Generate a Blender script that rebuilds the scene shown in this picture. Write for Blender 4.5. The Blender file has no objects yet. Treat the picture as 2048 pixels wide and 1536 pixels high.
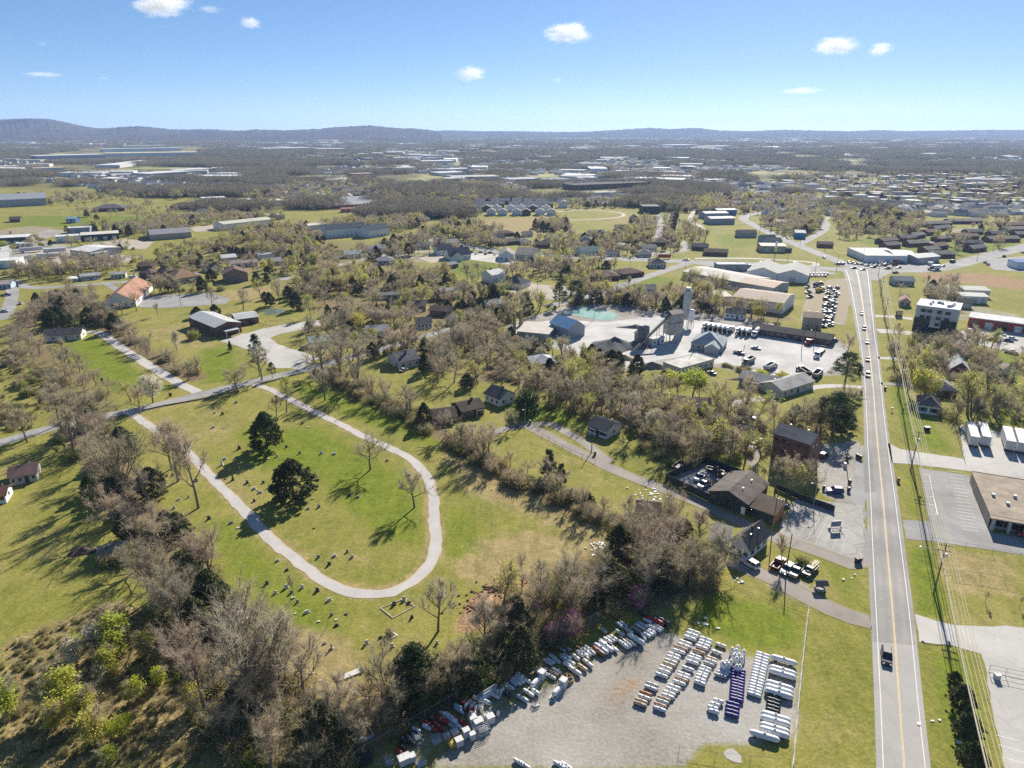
import bpy, math, random
import numpy as np
from mathutils import Vector, Matrix
S = bpy.context.scene
R = math.radians
# ---------------------------------------------------------------- camera
CH, FPX, HOR = 96.0, 1365.0, 256.0
PITCH = math.atan((768 - HOR) / FPX)
cam = bpy.data.cameras.new('camera'); camo = bpy.data.objects.new('camera', cam); S.collection.objects.link(camo)
camo.location = (0, 0, CH); camo.rotation_euler = (math.pi/2 - PITCH, 0, 0)
cam.sensor_width = 36; cam.lens = 36 * FPX / 2048; cam.clip_end = 60000; cam.clip_start = 1
S.camera = camo
# ---------------------------------------------------------------- sky, sun, exposure
SUN_AZ, SUN_EL = R(22), R(31)
W = bpy.data.worlds.new('World'); S.world = W; W.use_nodes = True
wn = W.node_tree; bg = wn.nodes['Background']
sky = wn.nodes.new('ShaderNodeTexSky'); sky.sky_type = 'NISHITA'; sky.sun_disc = False
sky.sun_elevation = SUN_EL; sky.sun_rotation = SUN_AZ; sky.altitude = 300; sky.air_density = 0.5; sky.dust_density = 0.13; sky.ozone_density = 6.5
gm = wn.nodes.new('ShaderNodeGamma'); gm.inputs[1].default_value = .65; hsv = wn.nodes.new('ShaderNodeHueSaturation'); hsv.inputs['Saturation'].default_value = 1.17
wn.links.new(sky.outputs[0], gm.inputs[0]); wn.links.new(gm.outputs[0], hsv.inputs['Color']); wn.links.new(hsv.outputs[0], bg.inputs['Color']); bg.inputs['Strength'].default_value = 0.112
sun = bpy.data.lights.new('sun', 'SUN'); suno = bpy.data.objects.new('sun', sun); S.collection.objects.link(suno)
sun.energy = 4.5; sun.angle = R(0.5); sun.color = (1, 0.93, 0.82)
sd = Vector((math.sin(SUN_AZ)*math.cos(SUN_EL), math.cos(SUN_AZ)*math.cos(SUN_EL), math.sin(SUN_EL)))
suno.rotation_euler = sd.to_track_quat('Z', 'Y').to_euler(); suno.location = (0, 0, 250)
S.view_settings.view_transform = 'Standard'; S.view_settings.look = 'None'; S.view_settings.gamma = 1
S.view_settings.exposure = 1.08
S.cycles.max_bounces = 6; S.cycles.transparent_max_bounces = 6; S.cycles.volume_bounces = 3
S.cycles.use_denoising = False
# ---------------------------------------------------------------- helpers
CP, SP = math.cos(PITCH), math.sin(PITCH)
def G(px, py, z=0.0):
    """ground point seen at photo pixel (px, py)"""
    u = (px - 1024) / FPX; v = (768 - py) / FPX
    dy = CP + v*SP; dz = -SP + v*CP
    t = (z - CH) / dz
    return Vector((u*t, dy*t, z))
def PX(x, y, z=0.0):
    d = y*CP - (z-CH)*SP; up = y*SP + (z-CH)*CP
    return 1024 + FPX*x/d, 768 - FPX*up/d
rng = random.Random(7)
ORD = ['zeroth','first','second','third','fourth','fifth','sixth','seventh','eighth','ninth','tenth','eleventh','twelfth','thirteenth','fourteenth','fifteenth','sixteenth','seventeenth','eighteenth','nineteenth']
TEN = {2:'twent',3:'thirt',4:'fort',5:'fift',6:'sixt',7:'sevent',8:'eight',9:'ninet'}
def o_(n):
    if n < 20: return ORD[n]
    if n >= 100: return 'hundred and ' + (o_(n-100) if n > 100 else '')
    a, b = divmod(n, 10)
    return TEN[a] + ('ieth' if b == 0 else 'y-' + ORD[b])
def tag(o, label=None, cat=None, group=None, kind=None):
    if label: o['label'] = label
    if cat: o['category'] = cat
    if group: o['group'] = group
    if kind: o['kind'] = kind
    return o
def link(o, parent=None):
    S.collection.objects.link(o)
    if parent: o.parent = parent
    return o
def thing(name, label, cat, loc=(0,0,0), rz=0, group=None, scale=None):
    o = bpy.data.objects.new(name, None); link(o); o.location = loc; o.rotation_euler = (0, 0, rz); o.empty_display_size = .5
    if scale: o.scale = scale
    return tag(o, label, cat, group)
class MB:
    def __init__(s): s.v = []; s.f = []; s.m = []
    def add(s, vs, fs, m=0):
        b = len(s.v); s.v += [tuple(q) for q in vs]; s.f += [tuple(i+b for i in f) for f in fs]; s.m += [m]*len(fs)
    def box(s, x0, x1, y0, y1, z0, z1, m=0):
        s.add([(x0,y0,z0),(x1,y0,z0),(x1,y1,z0),(x0,y1,z0),(x0,y0,z1),(x1,y0,z1),(x1,y1,z1),(x0,y1,z1)],
              [(3,2,1,0),(4,5,6,7),(0,1,5,4),(1,2,6,5),(2,3,7,6),(3,0,4,7)], m)
    def hexa(s, b, t, m=0):   # four bottom points, four top points (counter-clockwise from above)
        s.add(list(b)+list(t), [(3,2,1,0),(4,5,6,7),(0,1,5,4),(1,2,6,5),(2,3,7,6),(3,0,4,7)], m)
    def prism(s, poly, a0, a1, axis='x', m=0):
        n = len(poly)
        f = (lambda a, p: (a, p[0], p[1])) if axis == 'x' else ((lambda a, p: (p[0], a, p[1])) if axis == 'y' else (lambda a, p: (p[0], p[1], a)))
        vs = [f(a0, p) for p in poly] + [f(a1, p) for p in poly]
        fs = [tuple(range(n)), tuple(range(2*n-1, n-1, -1))] + [((i+1) % n, i, n+i, n+(i+1) % n) for i in range(n)]
        s.add(vs, fs, m)
    def tube(s, pts, rad, n=6, m=0, cap=True):
        pts = [Vector(p) for p in pts]
        if not hasattr(rad, '__len__'): rad = [rad]*len(pts)
        vs = []; fs = []
        for i, p in enumerate(pts):
            d = (pts[min(i+1, len(pts)-1)] - pts[max(i-1, 0)]).normalized()
            a = d.orthogonal().normalized() if abs(d.z) > .9 else d.cross(Vector((0,0,1))).normalized()
            b = d.cross(a)
            for k in range(n):
                w = 2*math.pi*k/n
                vs.append(p + (a*math.cos(w) + b*math.sin(w))*rad[i])
        for i in range(len(pts)-1):
            for k in range(n):
                fs.append((i*n+k, i*n+(k+1) % n, (i+1)*n+(k+1) % n, (i+1)*n+k))
        if cap:
            fs.append(tuple(range(n-1, -1, -1))); fs.append(tuple(range((len(pts)-1)*n, len(pts)*n)))
        s.add(vs, fs, m)
    def lathe(s, prof, n=14, org=(0,0,0), axis='z', m=0):
        vs = []; fs = []
        for r, z in prof:
            for k in range(n):
                w = 2*math.pi*k/n; c, d = r*math.cos(w), r*math.sin(w)
                q = (c, d, z) if axis == 'z' else ((z, c, d) if axis == 'x' else (d, z, c))
                vs.append((q[0]+org[0], q[1]+org[1], q[2]+org[2]))
        for i in range(len(prof)-1):
            for k in range(n):
                fs.append((i*n+k, i*n+(k+1) % n, (i+1)*n+(k+1) % n, (i+1)*n+k))
        fs.append(tuple(range(n-1, -1, -1))); fs.append(tuple(range((len(prof)-1)*n, len(prof)*n)))
        s.add(vs, fs, m)
    def mesh(s, name, mats, smooth=False):
        me = bpy.data.meshes.new(name); me.from_pydata(s.v, [], s.f)
        for m in (mats if isinstance(mats, (list, tuple)) else [mats]): me.materials.append(m)
        if any(s.m): me.polygons.foreach_set('material_index', s.m)
        if smooth: me.polygons.foreach_set('use_smooth', [True]*len(me.polygons))
        me.update(); return me
    def build(s, name, mats, parent=None, smooth=False):
        o = bpy.data.objects.new(name, s.mesh(name, mats, smooth)); return link(o, parent)
def npmesh(name, v, f, mats, mi=None):
    v = np.asarray(v, dtype=np.float32); f = np.asarray(f, dtype=np.int32); k = f.shape[1]
    me = bpy.data.meshes.new(name); me.vertices.add(len(v)); me.vertices.foreach_set('co', v.ravel())
    me.loops.add(f.size); me.loops.foreach_set('vertex_index', f.ravel())
    me.polygons.add(len(f)); me.polygons.foreach_set('loop_start', np.arange(0, f.size, k, dtype=np.int32))
    for m in mats: me.materials.append(m)
    if mi is not None: me.polygons.foreach_set('material_index', np.asarray(mi, dtype=np.int32))
    me.update(calc_edges=True); return me
# ---------------------------------------------------------------- materials
MC = {}
class NT:
    def __init__(s, name):
        s.mat = bpy.data.materials.new(name); s.mat.use_nodes = True; s.t = s.mat.node_tree
        s.b = s.t.nodes['Principled BSDF']; s.o = s.t.nodes['Material Output']
    def n(s, kind, ins=None, **kw):
        q = s.t.nodes.new('ShaderNode' + kind)
        for k, v in kw.items(): setattr(q, k, v)
        for k, v in (ins or {}).items():
            if hasattr(v, 'is_output') or isinstance(v, bpy.types.NodeSocket): s.t.links.new(v, q.inputs[k])
            else: q.inputs[k].default_value = v
        return q
    def noise(s, vec, scale, detail=4, rough=.55):
        return s.n('TexNoise', {'Vector': vec, 'Scale': scale, 'Detail': detail, 'Roughness': rough}).outputs['Fac']
    def ramp(s, fac, stops):
        q = s.n('ValToRGB', {'Fac': fac}); e = q.color_ramp.elements
        while len(e) < len(stops): e.new(.5)
        for el, (p, c) in zip(e, stops): el.position = p; el.color = (*c, 1) if len(c) == 3 else c
        return q.outputs['Color']
    def mix(s, fac, a, b, mode='MIX'):
        q = s.n('MixRGB', {'Fac': fac}, blend_type=mode)
        for k, v in (('Color1', a), ('Color2', b)):
            if isinstance(v, bpy.types.NodeSocket): s.t.links.new(v, q.inputs[k])
            else: q.inputs[k].default_value = (*v, 1)
        return q.outputs['Color']
    def math(s, op, a, b=0.0, clamp=False):
        q = s.n('Math', {0: a, 1: b}, operation=op); q.use_clamp = clamp; return q.outputs[0]
    def smooth(s, x, lo, hi):
        q = s.n('MapRange', {'Value': x, 'From Min': lo, 'From Max': hi}, interpolation_type='SMOOTHSTEP'); return q.outputs[0]
    def obj(s): return s.n('TexCoord').outputs['Object']
    def pos(s): return s.n('NewGeometry').outputs['Position']
    def set(s, k, v):
        if isinstance(v, bpy.types.NodeSocket): s.t.links.new(v, s.b.inputs[k])
        else: s.b.inputs[k].default_value = v
def M(name, rgb, rough=.8, var=.18, scale=.8, metal=0.0, spec=.3, wpos=False):
    """plain surface with slight blotchy weathering"""
    k = (name, rgb, rough)
    if k in MC: return MC[k]
    t = NT(name); p = t.pos() if wpos else t.obj()
    a = t.noise(p, scale, 5, .6); c = tuple(rgb)
    lo = tuple(max(0, q*(1-var*1.6)) for q in c); hi = tuple(min(1, q*(1+var)) for q in c)
    t.set('Base Color', t.ramp(a, [(.3, lo), (.7, hi)]))
    t.set('Roughness', rough); t.set('Metallic', metal); t.set('Specular IOR Level', spec)
    MC[k] = t.mat; return t.mat
def MROOF(rgb, kind='shingle'):
    k = ('roof', rgb, kind)
    if k in MC: return MC[k]
    t = NT('roof_' + kind); p = t.obj()
    a = t.noise(p, .25, 5, .65); b = t.noise(p, 3.5, 3, .6)
    f = t.math('ADD', t.math('MULTIPLY', a, .65), t.math('MULTIPLY', b, .35))
    v = .45 if kind == 'shingle' else .25
    c = t.ramp(f, [(.32, tuple(q*(1-v) for q in rgb)), (.66, tuple(min(1, q*(1+v*.6)) for q in rgb))])
    if kind == 'metal':
        w = t.n('TexWave', {'Vector': p, 'Scale': .55, 'Distortion': 0.0}, bands_direction='X', wave_profile='SAW').outputs['Fac']
        c = t.mix(t.smooth(w, .86, .95), c, tuple(q*.72 for q in rgb))
        t.set('Roughness', .75)
    else: t.set('Roughness', .9)
    t.set('Base Color', c); t.set('Specular IOR Level', .1)
    MC[k] = t.mat; return t.mat
def MBRICK(rgb=(.22,.085,.06)):
    k = ('brick', rgb)
    if k in MC: return MC[k]
    t = NT('brick'); p = t.obj(); sp = t.n('SeparateXYZ', {'Vector': p})
    q = t.n('CombineXYZ', {0: t.math('ADD', sp.outputs[0], sp.outputs[1]), 1: sp.outputs[2]}).outputs[0]
    br = t.n('TexBrick', {'Vector': q, 'Color1': (*rgb, 1), 'Color2': (*(c*.6 for c in rgb), 1), 'Mortar': (.3,.26,.23,1), 'Scale': 2.2, 'Mortar Size': .02})
    c = t.mix(t.smooth(t.noise(p, .5, 4), .35, .7), br.outputs['Color'], tuple(c*.7 for c in rgb))
    t.set('Base Color', c); t.set('Roughness', .9); MC[k] = t.mat; return t.mat
def MGLASS():
    if 'glass' in MC: return MC['glass']
    t = NT('window_glass'); t.set('Base Color', (.02,.025,.03,1)); t.set('Roughness', .12); t.set('Specular IOR Level', .6)
    MC['glass'] = t.mat; return t.mat
def MPAINT(rgb, rough=.45):
    k = ('paint', rgb)
    if k in MC: return MC[k]
    t = NT('vehicle_paint'); a = t.noise(t.obj(), 1.5, 3)
    t.set('Base Color', t.ramp(a, [(.3, tuple(c*.85 for c in rgb)), (.7, rgb)])); t.set('Roughness', rough); t.set('Specular IOR Level', .3)
    MC[k] = t.mat; return t.mat
def MVAR(name, cols, rough=.9, trans=0.0, spec=.1):
    """one colour per object, drawn from a ramp (bark, twigs, foliage of different plants)"""
    if name in MC: return MC[name]
    t = NT(name); r = t.n('ObjectInfo').outputs['Random']
    c = t.ramp(r, [(i/max(1, len(cols)-1), q) for i, q in enumerate(cols)])
    nz = t.noise(t.obj(), .5, 3, .6)
    c2 = t.mix(1.0, c, t.ramp(nz, [(.3, (.82,.82,.8)), (.7, (1.42,1.38,1.3))]), 'MULTIPLY')
    t.set('Base Color', c2); t.set('Roughness', rough); t.set('Specular IOR Level', spec)
    if trans:
        tr = t.n('BsdfTranslucent', {'Color': c2}); ms = t.n('MixShader', {0: trans, 1: t.b.outputs[0], 2: tr.outputs[0]})
        t.t.links.new(ms.outputs[0], t.o.inputs['Surface'])
    MC[name] = t.mat; return t.mat
WHITE = M('white_siding', (.74,.74,.72), .7, .08); OFFW = M('cream_siding', (.62,.6,.53), .8, .1); GREYW = M('grey_siding', (.36,.37,.38), .8, .12)
TANW = M('tan_wall', (.42,.36,.28), .85, .12); DARKW = M('dark_wall', (.05,.056,.055), .8, .2); BRICK = MBRICK(); BRICK2 = MBRICK((.16,.07,.055))
CONC = M('concrete', (.42,.41,.385), .9, .15); DARK = M('dark_metal', (.035,.035,.04), .6, .1); STEEL = M('galvanised_steel', (.45,.47,.48), .45, .15, metal=.3)
BLUEW = M('blue_wall', (.1,.18,.36), .7, .1); WOOD = M('weathered_wood', (.17,.14,.11), .9, .2, 2.0); TYRE = M('tyre_rubber', (.02,.02,.02), .85, .1)
ORANGEW = M('orange_wood', (.48,.2,.06), .8, .1); SHUT = M('shutter_paint', (.03,.05,.08), .6, .1)
HEADL = M('headlight_lens', (.8,.8,.78), .2, .02); TAILL = M('taillight_lens', (.4,.02,.02), .3, .02); GLASS = MGLASS()
REDW = M('red_wall', (.34,.07,.05), .8, .1)
# ---------------------------------------------------------------- the ground: one sheet to the horizon, its covers as soft weights
def axis(lo, hi, step, far_lo, far_hi, g=1.13):
    a = list(np.arange(lo, hi+step, step)); s = step
    while a[-1] < far_hi: s *= g; a.append(a[-1]+s)
    s = step
    while a[0] > far_lo: s *= g; a.insert(0, a[0]-s)
    return np.array(a)
ax, ay = axis(-330, 330, 2.4, -13000, 13000), axis(70, 640, 2.4, -600, 14000)
GX, GY = np.meshgrid(ax, ay); gx, gy = GX.ravel(), GY.ravel()
def sdf(poly, x, y):
    """signed distance to a polygon, negative inside"""
    d = np.full(x.shape, 1e18); ins = np.zeros(x.shape, bool); n = len(poly)
    for i in range(n):
        ax_, ay_ = poly[i]; bx, by = poly[(i+1) % n]; ex, ey = bx-ax_, by-ay_
        wx, wy = x-ax_, y-ay_; h = np.clip((wx*ex+wy*ey)/(ex*ex+ey*ey+1e-9), 0, 1)
        d = np.minimum(d, (wx-ex*h)**2+(wy-ey*h)**2)
        c = ((ay_ <= y) & (y < by)) | ((by <= y) & (y < ay_))
        with np.errstate(divide='ignore', invalid='ignore'): xi = ax_+(y-ay_)*ex/(ey if ey else 1e-9)
        ins ^= c & (x < xi)
    return np.where(ins, -np.sqrt(d), np.sqrt(d))
def line_d(pts, x, y):
    d = np.full(np.shape(x), 1e18)
    for (ax_, ay_), (bx, by) in zip(pts, pts[1:]):
        ex, ey = bx-ax_, by-ay_; wx, wy = x-ax_, y-ay_; h = np.clip((wx*ex+wy*ey)/(ex*ex+ey*ey+1e-9), 0, 1)
        d = np.minimum(d, (wx-ex*h)**2+(wy-ey*h)**2)
    return np.sqrt(d)
def W2(px): return [tuple(G(*p)[:2]) for p in px]
CH_ = {k: np.zeros(gx.shape) for k in ('dry','litter','lush','clay','gravel','scrub')}
def cover(ch, px, soft=4, amt=1.0, line=None):
    p = W2(px)
    if line is None: w = 1/(1+np.exp(np.clip(sdf(p, gx, gy)/soft*3, -30, 30)))
    else: w = 1/(1+np.exp(np.clip((line_d(p, gx, gy)-line)/soft*3, -30, 30)))
    CH_[ch] = np.maximum(CH_[ch], w*amt)
# lawns
cover('lush', [(470,860),(640,850),(800,940),(850,1000),(850,1100),(760,1080),(620,960),(500,930)], 12, .9)
cover('lush', [(380,1030),(470,1030),(600,1150),(690,1200),(720,1290),(600,1290),(430,1160)], 8, .7)
cover('lush', [(630,760),(900,880),(880,910),(700,840),(560,770)], 8, .8)
cover('lush', [(880,1000),(960,1010),(1000,1100),(930,1150),(880,1130)], 10, .8)
cover('lush', [(0,900),(200,900),(240,1000),(280,1120),(240,1190),(0,1270)], 8, .4); cover('dry', [(0,980),(120,960),(200,1080),(240,1180),(120,1230),(0,1200)], 14, .5)
cover('lush', [(110,690),(200,670),(290,750),(360,775),(220,790),(160,730)], 6, .8)
cover('lush', [(400,700),(470,690),(480,760),(400,770)], 6, .9); cover('lush', [(940,800),(1120,810),(1200,860),(1300,940),(1180,860),(1060,850)], 6, .8)
cover('lush', [(1400,1180),(1600,1220),(1610,1300),(1480,1300),(1380,1250)], 8, .9); cover('lush', [(1780,740),(1860,830),(1925,915),(1810,890),(1775,780)], 4, .8)
cover('lush', [(1800,930),(1840,940),(1850,1040),(1805,1030)], 3, .6); cover('lush', [(1810,1090),(1880,1090),(1900,1240),(1830,1230)], 4, .8)
cover('lush', [(1560,1070),(1720,1130),(1740,1220),(1690,1240),(1640,1140)], 5, .6); cover('lush', [(1840,1290),(1960,1300),(1990,1536),(1870,1536)], 4, .7)
cover('lush', [(1700,480),(1780,470),(2048,460),(2048,490),(1900,520),(1760,500)], 10, .8); cover('lush', [(1420,470),(1520,460),(1560,480),(1480,500),(1430,490)], 10, .6)
cover('lush', [(880,510),(1000,520),(1010,545),(940,560),(900,550)], 8, .8); cover('lush', [(1230,550),(1360,555),(1340,580),(1250,585)], 6, .8)
cover('lush', [(0,430),(300,430),(330,445),(230,455),(0,455)], 14, .7); cover('lush', [(1960,700),(2048,710),(2048,860),(1990,850),(1940,770)], 6, .7)
# dry grass
for p, s, a in (([(890,910),(980,930),(1120,1010),(1240,1060),(1200,1100),(1060,1040),(930,990)], 8, .95), ([(930,1080),(1060,1050),(1240,1080),(1230,1180),(1050,1130),(940,1160)], 10, .85), ([(880,1120),(1000,1100),(1240,1140),(1150,1200),(930,1170)], 8, .9),
    ([(280,850),(430,800),(520,830),(430,900),(330,900)], 10, .55), ([(430,950),(520,960),(520,1020),(460,1010)], 8, .6), ([(560,1060),(760,1090),(800,1150),(700,1160),(600,1110)], 8, .55),
    ([(560,1250),(700,1260),(760,1340),(880,1330),(900,1450),(640,1500),(560,1400)], 8, .8), ([(1000,880),(1100,880),(1330,960),(1250,1010),(1120,950)], 8, .4),
    ([(1620,1240),(1740,1300),(1750,1536),(1600,1536)], 6, .45), ([(1850,1090),(2048,1110),(2048,1210),(1890,1180)], 6, .7), ([(940,440),(1100,430),(1180,470),(1000,470)], 20, .8),
    ([(400,640),(470,640),(440,700),(300,690),(240,660)], 8, .6), ([(450,580),(560,570),(520,605),(450,600)], 8, .9), ([(1700,780),(1790,790),(1800,1030),(1720,1020)], 3, .3),
    ([(0,1220),(200,1120),(270,1200),(60,1270)], 8, .35), ([(1180,420),(1300,420),(1300,450),(1180,450)], 20, .5)): cover('dry', p, s, a)
# scrub and leaf litter
cover('scrub', [(0,1290),(60,1260),(240,1200),(420,1250),(520,1536),(0,1536)], 4, 1)
cover('litter', [(130,830),(200,900),(240,1000),(300,1060),(340,1130),(390,1190),(430,1270),(480,1370),(560,1450),(640,1536)], 6, .9, line=7)
cover('litter', [(1240,1060),(1330,1020),(1440,1100),(1430,1190),(1250,1230),(1120,1270),(960,1290),(960,1200),(1100,1150)], 6, .9)
cover('litter', [(600,1536),(760,1440),(900,1370),(1030,1290),(1150,1230)], 5, .9, line=6)
cover('litter', [(900,770),(1000,690),(1080,720),(1250,770),(1420,800),(1520,850),(1500,920),(1340,900),(1230,850),(1080,790),(1000,770)], 8, .7)
cover('litter', [(620,740),(760,800),(850,850),(980,930),(1120,1000),(1280,1060)], 3, .9, line=3.5)
cover('litter', [(20,660),(60,690),(110,740),(160,780),(200,810)], 6, .6, line=9); cover('litter', [(200,640),(260,690),(330,730),(390,755)], 5, .8, line=6)
cover('litter', [(330,480),(600,470),(860,500),(860,560),(620,600),(520,560)], 20, .55); cover('litter', [(560,600),(820,560),(1000,640),(940,700),(780,680),(640,650)], 12, .55)
cover('litter', [(1040,600),(1200,580),(1350,560),(1480,600),(1600,640),(1500,650),(1280,605)], 6, .6)
# bare clay, gravel
cover('clay', [(942,1245),(966,1206),(1004,1176),(1032,1165)], 2.2, 1, line=3.2); cover('clay', [(935,1225),(960,1195),(1000,1160),(1035,1165),(990,1195),(965,1225),(950,1250)], 3.5, .9); cover('clay', [(690,1430),(740,1410),(800,1450),(770,1500),(700,1490)], 5, .8)
cover('clay', [(1185,1400),(1230,1350),(1300,1330),(1290,1390),(1230,1430)], 5, .7); cover('clay', [(1830,547),(1950,545),(2048,560),(2048,582),(1960,570),(1860,560)], 5, .9)
cover('clay', [(1655,1165),(1690,1170),(1685,1205),(1650,1195)], 3, .6); cover('clay', [(1700,1310),(1640,1270),(1660,1360)], 5, .35)
cover('gravel', [(860,1536),(940,1450),(1050,1400),(1140,1345),(1240,1290),(1330,1262),(1480,1312),(1600,1330),(1592,1470),(1480,1490),(1400,1490),(1370,1536)], 3, 1)
cover('litter', [(1300,1300),(1480,1312),(1600,1330),(1592,1470),(1480,1490),(1400,1420),(1260,1440),(1240,1400)], 4, .42); cover('litter', [(700,1536),(1030,1330),(1330,1218),(1345,1262),(1240,1290),(1060,1360),(860,1500)], 3, .5)
cover('gravel', [(700,1536),(1030,1330),(1330,1218),(1345,1262),(1240,1290),(1060,1385),(860,1536)], 3, .55)
cover('gravel', [(1530,1150),(1600,1160),(1640,1190),(1680,1215),(1660,1230),(1560,1185),(1500,1150),(1440,1130),(1470,1105)], 2, .95)
cover('gravel', [(1640,890),(1722,880),(1728,1010),(1700,1020),(1640,990),(1632,930)], 2, .85); cover('gravel', [(1490,880),(1530,900),(1520,940),(1490,930)], 2, .7)
cover('dry', [(262,826),(310,858),(365,895),(405,935),(460,992),(540,1076),(620,1142),(660,1169),(740,1189),(825,1163),(867,1110),(868,1040),(860,968),(815,914),(720,869),(630,824),(545,781),(508,768)], 1.5, .8, line=2.6)
cover('gravel', [(985,662),(1040,640),(1150,605),(1290,612),(1520,640),(1700,690),(1690,750),(1560,760),(1430,735),(1250,745),(1090,692)], 4, .9)
cover('gravel', [(1700,580),(1620,560),(1600,640),(1690,650)], 4, .9); cover('gravel', [(1840,560),(1900,560),(1950,610),(2048,630),(2048,655),(1900,640),(1860,600)], 4, .5)
cover('gravel', [(0,470),(60,455),(150,460),(90,480),(280,520),(200,535),(0,535)], 8, .8); cover('gravel', [(890,505),(770,510),(820,525),(890,525)], 8, .6)
cover('gravel', [(1010,560),(1090,570),(1180,585),(1100,600),(1030,590)], 5, .8)
v = np.stack([gx, gy, np.zeros_like(gx)], 1)
ny, nx = GX.shape; idx = np.arange(nx*ny).reshape(ny, nx)
f = np.stack([idx[:-1,:-1].ravel(), idx[:-1,1:].ravel(), idx[1:,1:].ravel(), idx[1:,:-1].ravel()], 1)
def ground_mat():
    t = NT('ground_cover'); p = t.pos()
    a1 = t.n('Attribute', attribute_name='cov1').outputs['Color']; a2 = t.n('Attribute', attribute_name='cov2').outputs['Color']
    s1 = t.n('SeparateXYZ', {'Vector': a1}); s2 = t.n('SeparateXYZ', {'Vector': a2})
    n1 = t.noise(p, .035, 6, .65); n2 = t.noise(p, .22, 6, .7); n3 = t.noise(p, 1.6, 4, .7); n4 = t.noise(p, .009, 4, .55)
    def wt(x, k=1.1):    # weight broken up by noise so that no border is a clean line
        q = t.math('ADD', x, t.math('MULTIPLY', t.math('SUBTRACT', t.math('ADD', t.math('MULTIPLY', n1, .55), t.math('MULTIPLY', n2, .45)), .5), k))
        return t.smooth(q, .32, .72)
    c = t.ramp(t.math('ADD', t.math('MULTIPLY', n1, .6), t.math('MULTIPLY', n2, .4)), [(.33, (.135,.15,.03)), (.5, (.20,.19,.052)), (.68, (.27,.225,.095))])
    lush = t.ramp(n2, [(.3, (.085,.125,.013)), (.7, (.165,.195,.024))]); c = t.mix(t.math('MULTIPLY', wt(s1.outputs[2], 1.5), .9), c, lush)
    c = t.mix(wt(s1.outputs[0], 1.3), c, t.ramp(n2, [(.3, (.20,.16,.07)), (.7, (.32,.255,.13))]))
    c = t.mix(wt(s2.outputs[2]), c, t.ramp(t.math('ADD', t.math('MULTIPLY', n3, .5), t.math('MULTIPLY', n2, .5)), [(.34, (.09,.075,.033)), (.5, (.21,.165,.078)), (.66, (.36,.285,.15))]))
    c = t.mix(wt(s1.outputs[1]), c, t.ramp(n3, [(.3, (.09,.07,.04)), (.7, (.22,.17,.10))]))
    c = t.mix(wt(s2.outputs[1], .8), c, t.ramp(t.math('ADD', t.math('MULTIPLY', n3, .35), t.math('MULTIPLY', n1, .65)), [(.34, (.17,.148,.115)), (.45, (.25,.23,.20)), (.57, (.31,.295,.27)), (.7, (.345,.335,.315))]))
    c = t.mix(wt(s2.outputs[0], 1.2), c, t.ramp(n3, [(.3, (.18,.105,.06)), (.7, (.34,.24,.15))]))
    # far country: dark woodland floor with fields between
    y = t.n('SeparateXYZ', {'Vector': p}).outputs[1]
    fl = t.ramp(n4, [(.36, (.10,.085,.055)), (.5, (.13,.115,.06)), (.55, (.19,.2,.07)), (.64, (.30,.27,.14))])
    c = t.mix(t.smooth(y, 950.0, 1500.0), c, fl)
    n5 = t.noise(p, .7, 5, .75); sv = t.n('VectorMath', {0: p, 1: (.9, .18, 1.0)}, operation='MULTIPLY').outputs[0]; n6 = t.noise(sv, .5, 4, .65)
    g_ = t.math('SUBTRACT', 1.0, t.math('MULTIPLY', s2.outputs[1], .85))
    c = t.mix(t.math('MULTIPLY', g_, .9), c, t.ramp(n3, [(.28, (.62,.64,.6)), (.70, (1.28,1.25,1.2))]), 'MULTIPLY')
    c = t.mix(t.math('MULTIPLY', g_, .9), c, t.ramp(t.math('ADD', t.math('MULTIPLY', n5, .6), t.math('MULTIPLY', n6, .4)), [(.32, (.6,.66,.55)), (.5, (1.0,1.0,1.0)), (.68, (1.32,1.24,1.2))]), 'MULTIPLY')
    c = t.n('HueSaturation', {'Color': c, 'Value': 1.14, 'Saturation': 1.02}).outputs[0]
    t.set('Base Color', c); t.set('Roughness', .95); t.set('Specular IOR Level', .08)
    bmp = t.n('Bump', {'Height': t.math('ADD', t.math('MULTIPLY', n3, .4), n2), 'Strength': .35, 'Distance': .5}); t.set('Normal', bmp.outputs[0])
    return t.mat
gme = npmesh('ground', v, f, [ground_mat()])
for nm, ks in (('cov1', ('dry','litter','lush')), ('cov2', ('clay','gravel','scrub'))):
    at = gme.attributes.new(nm, 'FLOAT_COLOR', 'POINT')
    at.data.foreach_set('color', np.stack([CH_[k] for k in ks] + [np.ones_like(gx)], 1).astype(np.float32).ravel())
ground = link(bpy.data.objects.new('ground', gme)); ground['kind'] = 'structure'
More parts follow.
